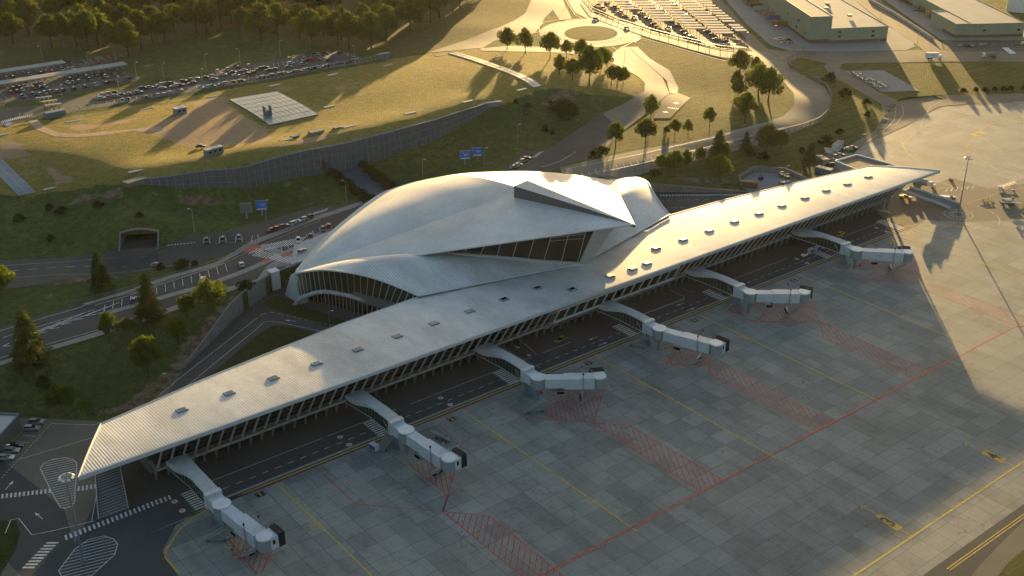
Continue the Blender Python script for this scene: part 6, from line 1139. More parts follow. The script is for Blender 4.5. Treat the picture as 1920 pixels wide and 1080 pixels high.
# mid distance and near trees: picture position of the foot, height in pixels
TR = [('conifer', 62, 690, 112, 'tall spreading conifer at the kerb in front of the chevron road markings', 1.15), ('conifer', 283, 605, 92, 'tall conifer in front of the row of painted bays on the departures road', 1.1), ('conifer', 191, 541, 72, 'conifer standing between the tunnel road and the departures road', 1.0),
 ('round', 205, 634, 50, 'small round tree at the kerb between the two big conifers', 1), ('round', 240, 628, 32, 'smallest low round tree at the kerb between the conifers', 1.1), ('round', 352, 595, 42, 'small round tree just past the second big conifer', 1), ('round', 393, 585, 60, 'broad tree by the end of the retaining wall, nearer of two', 1), ('round', 413, 568, 42, 'broad tree by the end of the retaining wall, farther of two', 1),
 ('round', 335, 646, 50, 'small green tree on the bare soil above the retaining wall', 1), ('round', 279, 708, 80, 'largest round tree in the middle of the near lawn', 1.05), ('round', 115, 772, 54, 'round tree by the parked silver cars', 1.05), ('round', 164, 778, 36, 'smaller tree between the pier tip and the silver cars', 1), ('bush', 82, 728, 24, 'dark bush behind the tree by the silver cars', 1), ('round', 4, 560, 62, 'leafy tree cut by the left picture edge', 1.2),
 ('bush', 302, 506, 12, 'dark bush in front of the grey car on the tunnel road', 1.3), ('bush', 342, 503, 16, 'round bush on the verge above the departures road', 1.1), ('bush', 366, 499, 10, 'smallest bush on the verge near the crossing', 1.2), ('bush', 462, 541, 14, 'bush on the bank at the end of the retaining wall', 1.5),
 ('round', 951, 93, 34, 'tree on the sunlit ridge by the road, nearest the glazed strip', 1), ('round', 985, 100, 40, 'round tree on the ridge just past the first one', 1), ('round', 1031, 110, 42, 'tall round tree on the ridge above the shadowed slope', 1), ('round', 1062, 110, 30, 'small round tree on the ridge before the pair by the road', 1), ('round', 1089, 111, 32, 'small round tree at the road edge above the big sunlit tree', 1),
 ('round', 1049, 140, 32, 'small tree in front of the ridge row, nearer the strip', 1), ('round', 1073, 150, 34, 'small tree close beside the big sunlit tree', 1), ('round', 1105, 161, 64, 'biggest tree of the sunlit ridge group', 1), ('round', 1128, 128, 34, 'tree half hidden behind the biggest ridge tree', 1), ('round', 1138, 126, 28, 'small tree at the outer edge of the ridge group', 1), ('round', 1146, 158, 30, 'first of three small trees at the bend of the sunlit road', 1), ('round', 1157, 163, 34, 'middle of three small trees at the bend', 1), ('round', 1168, 158, 28, 'last of three small trees at the bend', 1),
 ('round', 1220, 223, 42, 'tree in front of the small sunlit parking strip', 1), ('round', 1210, 270, 44, 'broad tree on the golden verge below the parking strip', 1.1), ('round', 1154, 278, 46, 'tree at the fork where the dark road meets the golden verge', 1), ('round', 1265, 252, 26, 'small tree on the golden verge beside its twin, nearer', 1), ('round', 1290, 252, 26, 'small tree on the golden verge beside its twin, farther', 1), ('bush', 1250, 249, 11, 'bush beside the twin small trees on the golden verge', 1), ('round', 1330, 238, 34, 'lone small tree at the lawn edge above the bright road', 1),
 ('round', 1386, 140, 42, 'tall tree at the top of the lawn beside the main road', 1), ('round', 1380, 165, 30, 'smaller tree below the tall one at the top of the lawn', 1), ('round', 1384, 186, 34, 'tree in the middle of the line down the lawn', 1), ('round', 1396, 230, 52, 'dense tree at the bottom of the line down the lawn', 1.05), ('round', 1422, 178, 52, 'dark tree in the big clump beside the curved road', 1.1), ('round', 1440, 190, 58, 'largest tree of the clump beside the curved road', 1.3), ('round', 1415, 140, 30, 'tree behind the big clump next to the main road', 1),
 ('round', 1240, 322, 30, 'small tree at the near end of the verge row behind the hall', 1.2), ('round', 1265, 322, 38, 'second tree of the verge row behind the hall', 1.1), ('round', 1286, 314, 32, 'third tree of the verge row behind the hall', 1), ('conifer', 1346, 304, 58, 'tall conifer against the bright road behind the pier', 1.2), ('round', 1358, 300, 32, 'small tree touching the tall conifer', 1), ('round', 1348, 336, 44, 'tree closest to the pier roof below the tall conifer', 1.1), ('conifer', 1398, 284, 36, 'small conifer in front of the footway canopy', 1.2), ('bush', 1408, 293, 12, 'bush under the small conifer', 1.4), ('bush', 1432, 297, 10, 'bush between the small conifer and the broad pair', 1.5),
 ('round', 1437, 286, 50, 'broad tree over the footway canopy, nearer of two', 1), ('round', 1463, 280, 34, 'broad tree over the footway canopy, farther of two', 1.2), ('conifer', 1517, 312, 44, 'loose conifer beside the site cabins', 1.3), ('round', 1255, 326, 30, 'slim tree squeezed between the first two of the verge row', .9), ('round', 1312, 305, 28, 'slim tree between the verge row and the tall conifer', .9), ('bush', 1228, 330, 12, 'bush at the foot of the verge row nearest the hall', 1.4), ('bush', 1112, 297, 12, 'bush at the fork kerb below the dark road', 1.4), ('bush', 1128, 290, 14, 'larger bush at the fork kerb below the dark road', 1.3), ('bush', 1503, 287, 10, 'bush by the loose conifer', 1.3), ('bush', 1550, 268, 13, 'bush beside the white cabin', 1.4), ('bush', 1574, 252, 10, 'bush above the white cabin', 1.4),
 ('bush', 1556, 153, 14, 'round bush between the curved roads, farthest of the line', 1.2), ('bush', 1585, 182, 15, 'round bush between the curved roads, second of the line', 1.3), ('bush', 1624, 196, 10, 'bush between the curved roads, third of the line', 1.2), ('bush', 1626, 219, 9, 'bush between the curved roads, nearest of the line', 1.2)]
TR += [('bush', x, y, 8, 'small bush in the row on the far verge, %s from the nearer end' % ordn(i), 1.2) for i, (x, y) in enumerate([(1806, 174), (1829, 172), (1847, 173), (1864, 171), (1881, 170), (1895, 169), (1920, 168)])]
TR += [('bush', x, y, hp, 'dark bush on the steep shadowed slope, %s from the ridge end' % ordn(i), 1.0) for i, (x, y, hp) in enumerate([(1062, 222, 30), (1052, 212, 22), (1074, 218, 20), (990, 202, 8), (967, 195, 8), (1032, 196, 7), (987, 215, 7), (1022, 245, 9), (1036, 252, 8)])]
TR += [('bush', x, y, 9, 'scattered dark scrub on the slope over the tunnel, %s toward the boards' % ordn(i), 1.5) for i, (x, y) in enumerate([(37, 412), (92, 392), (116, 398), (96, 450), (184, 388), (262, 408)])]
for i, (k_, px, py, hp, lb, wf) in enumerate(TR):
    x, y, z = Wp(px, py); tree(k_, x, y, z, hpx(py, hp), {'round': 'broadleaf_tree', 'conifer': 'conifer_tree', 'bush': 'bush'}[k_], lb, None, i, wf=wf * (.8 if k_ == 'round' else 1))
for side, pts in (('near', [(592, 306), (604, 314), (615, 322), (626, 330), (638, 338), (650, 348), (662, 358), (672, 366), (684, 374), (692, 378)]), ('far', [(655, 300), (668, 308), (680, 314), (692, 322), (702, 330), (712, 338), (722, 346), (733, 354), (744, 358)])):
    for i, (px, py) in enumerate(pts):
        x, y, z = Wp(px, py); tree('bush', x, y, z - .2, 3.4, 'bank_shrub', 'dense dark shrub on the %s bank of the stream, %s from the garage facade' % (side, ordn(i)), 'shrubs along the stream banks', i, wf=1.35)
# forest behind the car parks
FR = [t(0, 0, *p) for p in [(100,330),(220,260),(390,360),(485,380),(575,345),(620,290),(665,380),(735,340),(870,460),(965,430),(1060,370),(1145,335),(1240,330),(1355,290),(1475,245),(1550,260),(1585,200),(1660,220),(1825,300)]] + [t(0, 1, *p) for p in [(40,310),(165,270),(330,290),(410,360),(490,310),(615,345),(700,370),(820,305),(865,365),(975,310),(1130,160),(1160,235),(1220,145),(1310,170),(1375,135),(1475,90),(1530,60),(1025,210),(905,270),(640,300),(510,270)]]
FR.sort(key=lambda p: p[0])
for i, (px, py) in enumerate(FR):
    x, y, z = Wp(px, py); tree('wood', x, y, z, 19 + 6 * random.random(), 'forest_tree', 'tall tree on the front edge of the forest, %s from the left' % ordn(i), 'trees on the front edge of the forest', i)
placed = [Wp(*p)[:2] for p in FR]; cnt = 0; rr = random.Random(5)
for k in range(9000):
    if cnt >= 258: break
    px, py = rr.uniform(-120, 930), rr.choice((rr.uniform(-60, 92), rr.uniform(-60, 92), rr.uniform(-110, -40))); 
    if py > 75 - .02 * px or (px > 640 and py > 60 - (px - 640) * .26): continue
    x, y, z = Wp(px, py)
    if min(math.dist((x, y), q) for q in placed) < 6.2: continue
    placed.append((x, y)); cnt += 1; tree('wood', x, y, z, 19 + 6 * rr.random(), 'forest_tree', 'tall tree deep in the forest behind the front row of trunks', 'trees deep in the forest', k)
# planted trees that stand right of the view and throw the long shadows over the far lawns
# ================================================================ VEHICLES
CCOL = {'w': ('white', (.46, .47, .48)), 's': ('silver', (.26, .28, .3)), 'k': ('black', (.022, .024, .028)), 'r': ('red', (.33, .02, .02)), 'b': ('blue', (.025, .06, .22)), 'y': ('yellow', (.6, .42, .03)), 'g': ('green', (.02, .13, .06)), 't': ('tan', (.32, .24, .13))}
for k, (n_, c) in CCOL.items():
    m_, nn, b = nt(n_ + '_car_paint'); b.inputs['Base Color'].default_value = (*c, 1); b.inputs['Metallic'].default_value = .3; b.inputs['Roughness'].default_value = .28; b.inputs['Coat Weight'].default_value = .6; MT['car' + k] = m_
MT['headlamp'] = plain('headlamp', (.7, .7, .66), .2); MT['taillamp'] = plain('tail_lamp', (.4, .01, .01), .3)
def car_parts(c, est):
    """body along +X is the front; profile lofted across five widths so flanks and glass taper"""
    L, H = (2.15, 1.45) if not est else (2.25, 1.55)
    bodyp = [(-L, .42), (-L, .85), (-L + .18, .98), (-1.15, 1.0), (.75, .96), (L - .35, .82), (L, .66), (L, .38)]
    m = M(); W = [-.88, -.84, .84, .88]; zs = [(-.1), 0, 0, (-.1)]
    secs = [[(x, w, (z if z < .6 else z + dz)) for x, z in bodyp] for w, dz in zip(W, zs)]
    m.grid(secs, 0, flip=False); n = len(bodyp)
    for q, fl in ((0, 0), (3, 1)): f = tuple(range(q * n, q * n + n)); m.f.append(f if fl else f[::-1]); m.m.append(0)
    m.add([(-L, -.84, .36), (L, -.84, .36), (L, .84, .36), (-L, .84, .36)], [(3, 2, 1, 0)])
    x0 = -L + .15 if est else -L + .45; rf = [(x0, .95), (x0 + .35, H - .06), (x0 + 1.1, H), (.25, H - .04), (1.0, .95)]
    m2 = M(); lo = [(x0, 0), (1.0, 0)]; b_ = [(x0, -.78, .95), (1.05, -.78, .95), (1.05, .78, .95), (x0, .78, .95)]; tp = [(x0 + .4, -.6, H - .03), (.2, -.6, H - .03), (.2, .6, H - .03), (x0 + .4, .6, H - .03)]; m2.hexa(b_, tp)
    m3 = M(); m3.hexa([(x0 + .4, -.61, H - .04), (.2, -.61, H - .04), (.2, .61, H - .04), (x0 + .4, .61, H - .04)], [(x0 + .6, -.55, H + .02), (.05, -.55, H + .02), (.05, .55, H + .02), (x0 + .6, .55, H + .02)])
    for s in (-1, 1):
        for xx, xt in ((x0, x0 + .4), (1.05, .2), (-.35, -.38)): m3.bar((xx, s * .79, .95), (xt, s * .61, H - .02), .07, .07)
    m4 = M(); [m4.box((L - .02, s * .62, .68), (.08, .34, .14)) for s in (-1, 1)]; m5 = M(); [m5.box((-L, s * .66, .8), (.06, .28, .16)) for s in (-1, 1)]
    return m, m2, m3, m4, m5
wm_ = M(); wm_.tube([(0, -.11, 0), (0, .11, 0)], .33, 12, 0); wm_.tube([(0, -.125, 0), (0, .125, 0)], .18, 8, 1); WHEEL = wm_.mesh('wheel', [MT['rubber'], MT['steel']])
CM = {}
def car_mesh(c, est, full):
    k = (c, est, full)
    if k not in CM:
        a, g_, r_, h_, l_ = car_parts(c, est)
        if full: CM[k] = (a.mesh('body', [MT['car' + c]]), g_.mesh('windows', [MT['glass']]), r_.mesh('roof', [MT['car' + c]]), h_.mesh('headlight', [MT['headlamp']]), l_.mesh('tail_light', [MT['taillamp']]))
        else:
            for q, mi in ((g_, 1), (r_, 0), (h_, 3), (l_, 4)): a.add(q.v, q.f, mi)
            for x in (-1.35, 1.35):
                for s in (-.8, .8): a.tube([(x, s - .1, .33), (x, s + .1, .33)], .33, 8, 2)
            CM[k] = a.mesh('parked_car', [MT['car' + c], MT['glass'], MT['rubber'], MT['headlamp'], MT['taillamp']])
    return CM[k]
def car(p, c, rz, label, group, full=False, est=None, name='parked_car'):
    est = random.random() < .5 if est is None else est
    if full:
        r_ = empty(name, p, rz, label=label, cat='car', group=group)
        for me, nm in zip(car_mesh(c, est, True), ('body', 'windows', 'roof', 'headlight', 'tail_light')): link(nm, me, r_)
        for x in (-1.35, 1.35):
            for s in (-.8, .8): o = link('wheel', WHEEL, r_); o.location = (x, s, .33)
        return r_
    o = link(name, car_mesh(c, est, False)); o.location = p; o.rotation_euler = (0, 0, rz); return props(o, label, 'car', group)
def lot(tile, lst, rz, where, group, lift=.13, full=False, jit=.03):
    lst = sorted(lst, key=lambda q: q[0]); seen = {}
    for x, y, c in lst:
        i = seen.get(c, 0); seen[c] = i + 1; x_, y_, z_ = Wp(*t(*tile, x, y)); tot = sum(1 for q in lst if q[2] == c)
        lb = '%s car %s' % (CCOL[c][0], where) if tot == 1 else '%s car %s, %s %s from left' % (CCOL[c][0], where, ordn(i), CCOL[c][0])
        car((x_, y_, z_ + lift), c, rz + random.choice([0, PI]) + random.uniform(-jit, jit), lb, group, full)
UP1 = [(477,482,'k'),(520,480,'k'),(593,465,'k'),(745,445,'y'),(745,490,'r')]; UP2 = [(470,530,'s'),(512,525,'w'),(550,522,'y'),(392,545,'r'),(352,548,'k'),(307,557,'k'),(222,568,'b'),(100,588,'k'),(57,595,'k')]
UP3 = [(605,585,'k'),(645,583,'k'),(685,576,'b'),(725,570,'k'),(765,563,'k'),(840,550,'k'),(908,562,'k'),(523,600,'k')]; UP4 = [(875,572,'s'),(795,582,'s'),(675,605,'k'),(590,617,'s'),(550,627,'k'),(513,630,'w'),(310,637,'b'),(270,642,'k'),(187,657,'s'),(145,662,'k'),(100,670,'k')]
UP5 = [(342,659,'s'),(300,665,'k'),(257,670,'k'),(170,685,'s'),(125,694,'k'),(82,700,'r')]; UP6 = [(958,602,'b'),(997,597,'k'),(880,619,'k'),(838,623,'r'),(797,631,'k'),(718,645,'s'),(636,658,'b'),(552,674,'k'),(468,685,'k'),(425,692,'s'),(383,699,'r'),(340,707,'s'),(298,714,'s'),(253,717,'k'),(168,734,'k')]
YA = PI / 2 + .03; GU = 'cars in the upper car park'
lot((0, 0), UP1, YA, 'in the back row by the forest', GU); lot((0, 0), UP2, YA, 'between the two long carports', GU); lot((0, 0), UP3, YA, 'under the edge of the longer carport', GU); lot((0, 0), UP4, YA, 'in the open row before the carport', GU); lot((0, 0), UP5, YA, 'in the short middle row', GU); lot((0, 0), UP6, YA, 'in the front row of the upper car park', GU)
GL = 'cars in the long car park behind the mound'
LA = [(765,722,'s'),(805,714,'s'),(845,705,'k'),(765,745,'w'),(818,737,'r'),(867,729,'s'),(912,720,'b'),(955,714,'s'),(1042,699,'s'),(1075,669,'b'),(1125,663,'s')]
LB = [(1200,644,'w'),(1245,638,'r'),(1290,633,'k'),(1218,669,'s'),(1305,654,'w'),(1355,647,'k'),(1378,617,'k'),(1420,608,'k'),(1470,603,'s'),(1440,632,'b')]
LC = [(1545,590,'k'),(1582,582,'k'),(1605,602,'s'),(1552,662,'w'),(1590,655,'g'),(1665,640,'s'),(1703,634,'w'),(1738,629,'k'),(1812,615,'k'),(1675,569,'w'),(1748,550,'k'),(1795,549,'k'),(1830,539,'b'),(1772,575,'s'),(1850,562,'k'),(1895,555,'k')]
LD = [(30,522,'k'),(70,514,'k'),(95,534,'k'),(138,529,'k'),(245,509,'b'),(262,482,'w')]; LE = [(37,590,'k'),(110,575,'k'),(185,564,'b'),(218,556,'s'),(290,547,'k'),(322,543,'r'),(357,535,'w'),(393,529,'k'),(425,522,'k'),(458,516,'w'),(525,504,'b'),(628,482,'b')]
LF = [(360,490,'s'),(376,464,'k'),(412,457,'r'),(450,451,'r'),(490,445,'s'),(548,460,'k'),(640,407,'k'),(675,417,'s'),(710,427,'s'),(745,447,'w'),(695,477,'k')]
lot((0, 0), LA, R(-12), 'in the gate end cluster of the long car park', GL); lot((0, 0), LB, R(-12), 'in the second cluster of the long car park', GL); lot((0, 0), LC, R(-12), 'in the third cluster of the long lot', GL); lot((0, 1), LD, R(-14), 'in the fourth cluster of the long car park', GL); lot((0, 1), LE, R(-14), 'along the lattice fence in the far half', GL); lot((0, 1), LF, R(-20), 'at the far end of the long car park', GL)
lot((0, 0), [(920,766,'w'),(967,759,'k'),(1100,737,'k'),(1187,722,'w'),(1233,715,'s'),(1275,702,'w'),(1362,689,'s')], R(69), 'parked nose-on along the lattice fence', GL); lot((0, 0), [(1630,539,'w'),(1708,526,'w'),(1788,512,'b'),(1865,499,'w')], R(69), 'nose-on in the back row of the long car park', GL); lot((0, 1), [(247,447,'s'),(357,431,'w'),(432,417,'k'),(470,413,'w'),(505,406,'r'),(543,401,'w')], R(69), 'nose-on in the far back row', GL)
lot((1, 0), [(1550,738,'k'),(1670,730,'k'),(1793,718,'b')], R(60), 'in the three bays near the tunnel', 'cars in the bays near the tunnel', full=True)
lot((1, 1), [(125,655,'r'),(170,643,'r'),(213,628,'k'),(263,612,'w'),(307,597,'s'),(350,578,'w'),(393,560,'k')], R(18) - PI / 2 + R(70), 'in the slanted row below the billboards', 'cars in the slanted row below the billboards', full=True)
lot((1, 1), [(318,735,'w'),(410,697,'k'),(503,652,'k'),(545,622,'r')], R(62), 'in the bays of the departures road by the hall', 'cars on the departures road', full=True)
lot((1, 2), [(20,182,'s'),(48,166,'w'),(88,136,'s'),(112,118,'k')], R(-10), 'in the bays behind the top of the hall roof', 'cars behind the hall roof', full=True)
for px, py, c, rz, lb, e_ in [(295, 500, 's', R(-36), 'dark silver car driving on the tunnel road', False), (380, 527, 'w', R(55), 'white car in the departures road bays before the crossing', True), (453, 499, 'w', R(68), 'white car stopped just before the zebra crossing', False), (251, 566, 'b', R(62), 'blue car in the departures road bays behind the second conifer', True), (567, 474, 'w', R(30), 'white car half hidden by the hall roof edge', True),
    (69, 794, 's', R(-34), 'silver car nearest the lawn by the dark corner building', True), (60, 806, 's', R(-34), 'silver car second from the lawn by the dark corner building', True), (31, 838, 'k', R(-34), 'dark saloon first in the group of three at the corner building', False), (22, 848, 's', R(-34), 'silver car in the middle of the three at the corner building', True), (12, 861, 'w', R(-34), 'white car last of the three at the corner building', True),
    (377, 277, 'k', R(-30), 'black car on the dry turf beside the long site cabin', False), (1118, 37, 's', R(-75), 'silver car driving toward the roundabout on the main road', True), (1176, 54, 'k', R(-70), 'black car driving past the roundabout on the main road', False)]:
    p = Wp(px, py) if py < 700 else (*G(px, py), 0); car((p[0], p[1], p[2] + (.16 if py < 700 else .02)), c, rz, lb, None, True, e_)
lot((1, 3), [(600,45,'w'),(635,36,'k'),(540,90,'k'),(515,103,'s'),(490,130,'s'),(470,162,'k')], R(-40), 'beside the curved row of cabins', 'cars beside the site cabins', .1, True)
lot((0, 3), [(75,302,'w'),(100,315,'t'),(115,330,'s'),(140,297,'w'),(155,307,'k'),(178,332,'t')], R(-60), 'inside the small fence by the green warehouse', 'cars by the green warehouse'); lot((0, 3), [(1437,346,'w'),(1472,346,'k'),(1503,346,'k'),(1535,346,'s'),(1595,344,'w'),(1628,343,'w'),(1688,341,'r'),(1845,338,'k'),(1905,334,'w')], R(20), 'in front of the low green warehouse', 'cars in front of the low green warehouse')
lot((0, 2), [(845,125,'t'),(918,135,'s'),(1170,215,'t'),(1110,222,'w'),(1090,208,'t'),(1310,262,'t'),(1338,280,'s'),(1525,300,'t'),(1610,312,'s'),(1600,300,'t'),(685,65,'k'),(1605,210,'s'),(1630,232,'s')], R(-38), 'loose around the fronts of the short carports', 'cars around the short carports')
k = 0
for ci, (ex, ey, n_) in enumerate([(640, 44, 2), (810, 96, 5), (1060, 184, 9), (1285, 238, 11), (1500, 268, 13), (1240, 186, 8), (1455, 240, 11), (1590, 205, 8)]):
    L_ = []
    for j in range(0, n_, 2):
        c = random.choice('tkktst'); p = t(0, 2, ex - 23.3 * j, ey - 19.6 * j)
        if p[1] < 0: continue
        q = Wp(*p); car((q[0], q[1], q[2] + .13), c, R(-38) + random.choice([0, PI]), '%s car in the %s lane between carports, %s from the front' % (CCOL[c][0], ordn(ci), ordn(j)), 'cars in the carport lanes')
# lorries
def lorry(px, py, rz, label, kind):
    x, y, z = Wp(px, py); r_ = empty(kind, (x, y, z + .12), rz, label=label, cat='lorry'); m = M(); m.box((3.9, 0, 1.6), (1.9, 2.4, 2.2), top=.88); m.build('cab', MT['white'], r_); m = M(); m.box((4.86, 0, 2.1), (.06, 2.0, .8)); m.build('windscreen', MT['glass'], r_)
    m = M(); m.box((0, 0, .85), (9.4, .9, .3)); m.build('chassis', MT['soffit'], r_); m = M()
    if kind == 'box_lorry': m.box((-1.1, 0, 2.5), (7.4, 2.5, 2.9)); m.box((-1.1, 0, 3.98), (7.5, 2.6, .1)); m.build('cargo_box', MT['white'], r_); m = M(); m.box((-1.4, -1.27, 2.9), (2.4, .03, .45)); m.box((-1.4, 1.27, 2.9), (2.4, .03, .45)); m.build('lettering', MT['board_blue'], r_)
    else:
        m.tube([(-4, 0, 2.6), (-2.6, 0, 2.4), (-.6, 0, 2.3), (1.8, 0, 1.9)], 1.25, 14); m.tube([(-4.4, 0, 2.7), (-3.9, 0, 2.6)], .8, 10); m.build('mixer_drum', MT['dark_concrete'], r_)
    wh_ = M(); wh_.tube([(0, -.2, 0), (0, .2, 0)], .5, 12); wmh = wh_.mesh('wheel', [MT['rubber']])
    for xx in (3.7, -1.5, -3.2):
        for s in (-1, 1): o = link('wheel', wmh, r_); o.location = (xx, s * 1.05, .5)
    return r_
lorry(1750, 111, AH - PI / 2, 'white box lorry driving on the road in front of the warehouses', 'box_lorry'); lorry(1855, 108, AH + PI / 2, 'concrete mixer lorry with a white cab ahead of the box lorry', 'mixer_lorry')
# apron vehicles
def wheels(r_, xs_, ys_, rad, w=.25, name='wheel'):
    a = M(); a.tube([(0, -w / 2, 0), (0, w / 2, 0)], rad, 14, 0); a.tube([(0, -w / 2 - .02, 0), (0, w / 2 + .02, 0)], rad * .5, 8, 1); me = a.mesh(name, [MT['rubber'], MT['steel']])
    for x in xs_:
        for y in ys_: o = link(name, me, r_); o.location = (x, y, rad)
g_ = G(1732, 350); r_ = empty('tanker_truck', (*g_, .01), R(-72), label='white cab fuel tanker truck parked under the far pier tip', cat='tanker truck')
m = M(); m.tube([(-5.2, 0, 2.1), (-5.0, 0, 2.1), (1.2, 0, 2.1), (1.4, 0, 2.1)], 1.2, 18); m.build('tank', MT['steel'], r_); m = M(); m.box((-2, 0, 3.4), (5.6, .8, .25)); m.build('catwalk', MT['white'], r_); m = M(); m.box((2.7, 0, 1.9), (1.9, 2.3, 2.0), top=.85); m.box((4.2, 0, 1.25), (1.4, 1.9, 1.1), top=.85); m.build('cab', MT['white'], r_)
m = M(); m.box((3.62, 0, 2.35), (.1, 1.8, .8)); m.build('windscreen', MT['glass'], r_); m = M(); m.box((-.3, 0, .9), (9.8, 1.0, .35)); m.build('chassis', MT['soffit'], r_); m = M(); m.box((-2, -1.5, 1.0), (3.2, .5, 1.2)); m.build('hose_cabinet', MT['blue_grey'], r_); wheels(r_, (-3.9, -2.6, 4.0), (-1.0, 1.0), .52)
def pickup(px, py, rz, label):
    g_ = G(px, py); r_ = empty('pickup', (*g_, .01), rz, label=label, cat='pickup', group='yellow pickups under the far pier tip'); m = M(); m.box((0, 0, .85), (5.2, 1.9, .7)); m.box((-1.6, 0, 1.35), (1.9, 1.86, .3)); m.box((1.75, 0, 1.25), (1.6, 1.8, .15)); m.build('body', MT['cary'], r_); m = M(); m.box((.2, 0, 1.55), (2.2, 1.75, .75), top=.78); m.build('cabin', MT['glass'], r_); m = M(); m.box((.15, 0, 1.95), (1.7, 1.4, .08)); m.build('roof', MT['cary'], r_); wheels(r_, (-1.6, 1.6), (-.85, .85), .4)
pickup(1710, 368, R(-52), 'yellow pickup beside the far outdoor stairway, farther from the stairs'); pickup(1697, 373, R(-60), 'yellow pickup almost touching the far outdoor stairway')
g_ = G(1777, 374); r_ = empty('tow_tractor', (*g_, .01), R(-58), label='low wide white aircraft tow tractor between the tanker and the mast', cat='tow tractor'); m = M(); m.box((0, 0, .95), (6.6, 2.5, .8), top=.94); m.box((-3.4, 0, .8), (.8, 2.3, .5)); m.box((2.3, 0, 1.45), (1.2, 1.6, .35)); m.build('body', MT['steel'], r_); m = M(); m.box((1.2, -.6, 1.75), (1.3, 1.0, .8), top=.85); m.build('cab', MT['glass'], r_); m = M(); m.box((-1, 0, 1.4), (3.4, 2.2, .08)); m.build('deck', MT['bridge_white'], r_); wheels(r_, (-2.0, 2.1), (-1.1, 1.1), .65, .45)
def airstairs(px, py, rz, label, truck, mat='steel'):
    g_ = G(px, py); r_ = empty('passenger_steps', (*g_, .01), rz, label=label, cat='passenger steps'); m = M()
    for s in (-.8, .8): m.bar((-3.2, s, .6), (2.4, s, 3.6), .12, .3); m.bar((-3.2, s, 1.6), (2.4, s, 4.7), .07, .1); m.bar((2.4, s, 4.7), (3.4, s, 4.7), .07, .1)
    for k in range(18): f = (k + .5) / 18; m.box((-3.2 + 5.6 * f, 0, .6 + 3.0 * f), (.3, 1.6, .05))
    m.box((2.9, 0, 3.6), (1.2, 1.7, .12)); m.build('stair_flight', MT[mat], r_); m = M()
    for s in (-.8, .8):
        for a, b in (((2.2, s, .5), (2.2, s, 3.4)), ((-1.2, s, .5), (1.0, s, 2.7)), ((1.0, s, .5), (-1.0, s, 1.6))): m.bar(a, b, .09, .09)
    m.box((0, 0, .5), (5.4, 1.5, .2)); m.build('frame', MT[mat], r_); wheels(r_, (-2.2, 2.2), (-.8, .8), .32, .2)
    if truck: m = M(); m.box((-3.6, 0, 1.0), (1.8, 1.8, 1.3), top=.85); m.build('cab', MT['white'], r_)
    return r_
airstairs(1890, 357, R(-40 - 15), 'blue grey truck mounted steps at the right edge of the tan apron', True, 'bluesteel'); airstairs(1196, 650, R(-62), 'grey passenger steps parked under the fourth walkway', False); airstairs(1002, 772, R(-20), 'spindly metal steps beside the striped zone of bridge three', False); airstairs(724, 838, R(35), 'thin framed metal steps beside the blue baggage cart', False); airstairs(408, 1012, R(-35), 'spindly metal steps in the dark apron corner beside the first bridge', False)
g_ = G(827, 824); r_ = empty('belt_loader', (*g_, .01), R(115), label='conveyor belt loader parked inside the stand by the second bridge', cat='belt loader'); m = M(); m.bar((-3.4, .3, .7), (3.2, .3, 2.3), .9, .22); m.build('conveyor', MT['dark_concrete'], r_); m = M(); m.box((-.6, -.4, .75), (4.2, 1.5, .6)); m.box((-1.2, -.9, 1.3), (.9, .7, .7)); m.build('body', MT['bluesteel'], r_); wheels(r_, (-1.9, 1.3), (-.9, .6), .35)
def tug(px, py, rz, label):
    g_ = G(px, py); r_ = empty('baggage_tug', (*g_, .01), rz, label=label, cat='baggage tug'); m = M(); m.box((0, 0, .75), (2.6, 1.4, .6)); m.box((.8, 0, 1.15), (.9, 1.2, .25)); m.build('body', MT['white'], r_); m = M(); m.box((-.4, 0, 1.2), (.6, 1.0, .4)); m.box((-.7, 0, 1.5), (.12, 1.0, .6)); m.build('seat', MT['carr'], r_); wheels(r_, (-.8, .9), (-.65, .65), .34); return r_
def cart(x, y, rz, label, grp, bx=2.6):
    r_ = empty('baggage_cart', (x, y, .01), rz, label=label, cat='baggage cart', group=grp); m = M(); m.box((0, 0, .55), (bx, 1.5, .15)); m.box((0, 0, 2.15), (bx + .1, 1.6, .12)); 
    for a in (-1, 1): m.box((a * (bx / 2 - .03), 0, 1.35), (.08, 1.5, 1.5))
    m.build('frame', MT['bridge_white'], r_); m = M()
    for s in (-1, 1): m.box((0, s * .74, 1.3), (bx - .12, .05, 1.35))
    m.build('curtain', MT['container_blue'], r_); m = M(); m.bar((bx / 2, 0, .5), (bx / 2 + .8, 0, .35), .08, .08); m.build('drawbar', MT['steel'], r_); wheels(r_, (-bx / 2 + .45, bx / 2 - .45), (-.65, .65), .26, .16); return r_
tug(1508, 481, R(182), 'white baggage tug with a red seat pulling three blue carts')
for i, (px, py) in enumerate([(1520, 476), (1533, 471), (1545, 466)]): cart(*G(px, py), R(182), ['blue sided baggage cart coupled right behind the tug', 'blue sided baggage cart in the middle of the towed three', 'blue sided baggage cart last in the towed train'][i], 'blue carts towed by the tug')
cart(*G(702, 845), R(-80), 'lone blue sided baggage cart at the apron edge near bridge two', None, 2.4)
g_ = G(1576, 441); car((*g_, .01), 'y', R(12), 'bright yellow car on the service road near the last bridge', None, True, True, 'service_car')
def checker():
    m_, n, b = nt('yellow_black_checks'); tc = n.nodes.new('ShaderNodeTexCoord'); ck = N(n, 'ShaderNodeTexChecker', i_Scale=2.2); ck.inputs[1].default_value = (.5, .38, .03, 1); ck.inputs[2].default_value = (.02, .02, .02, 1); n.links.new(tc.outputs['Object'], ck.inputs[0]); n.links.new(ck.outputs[0], b.inputs['Base Color']); b.inputs['Roughness'].default_value = .35; return m_
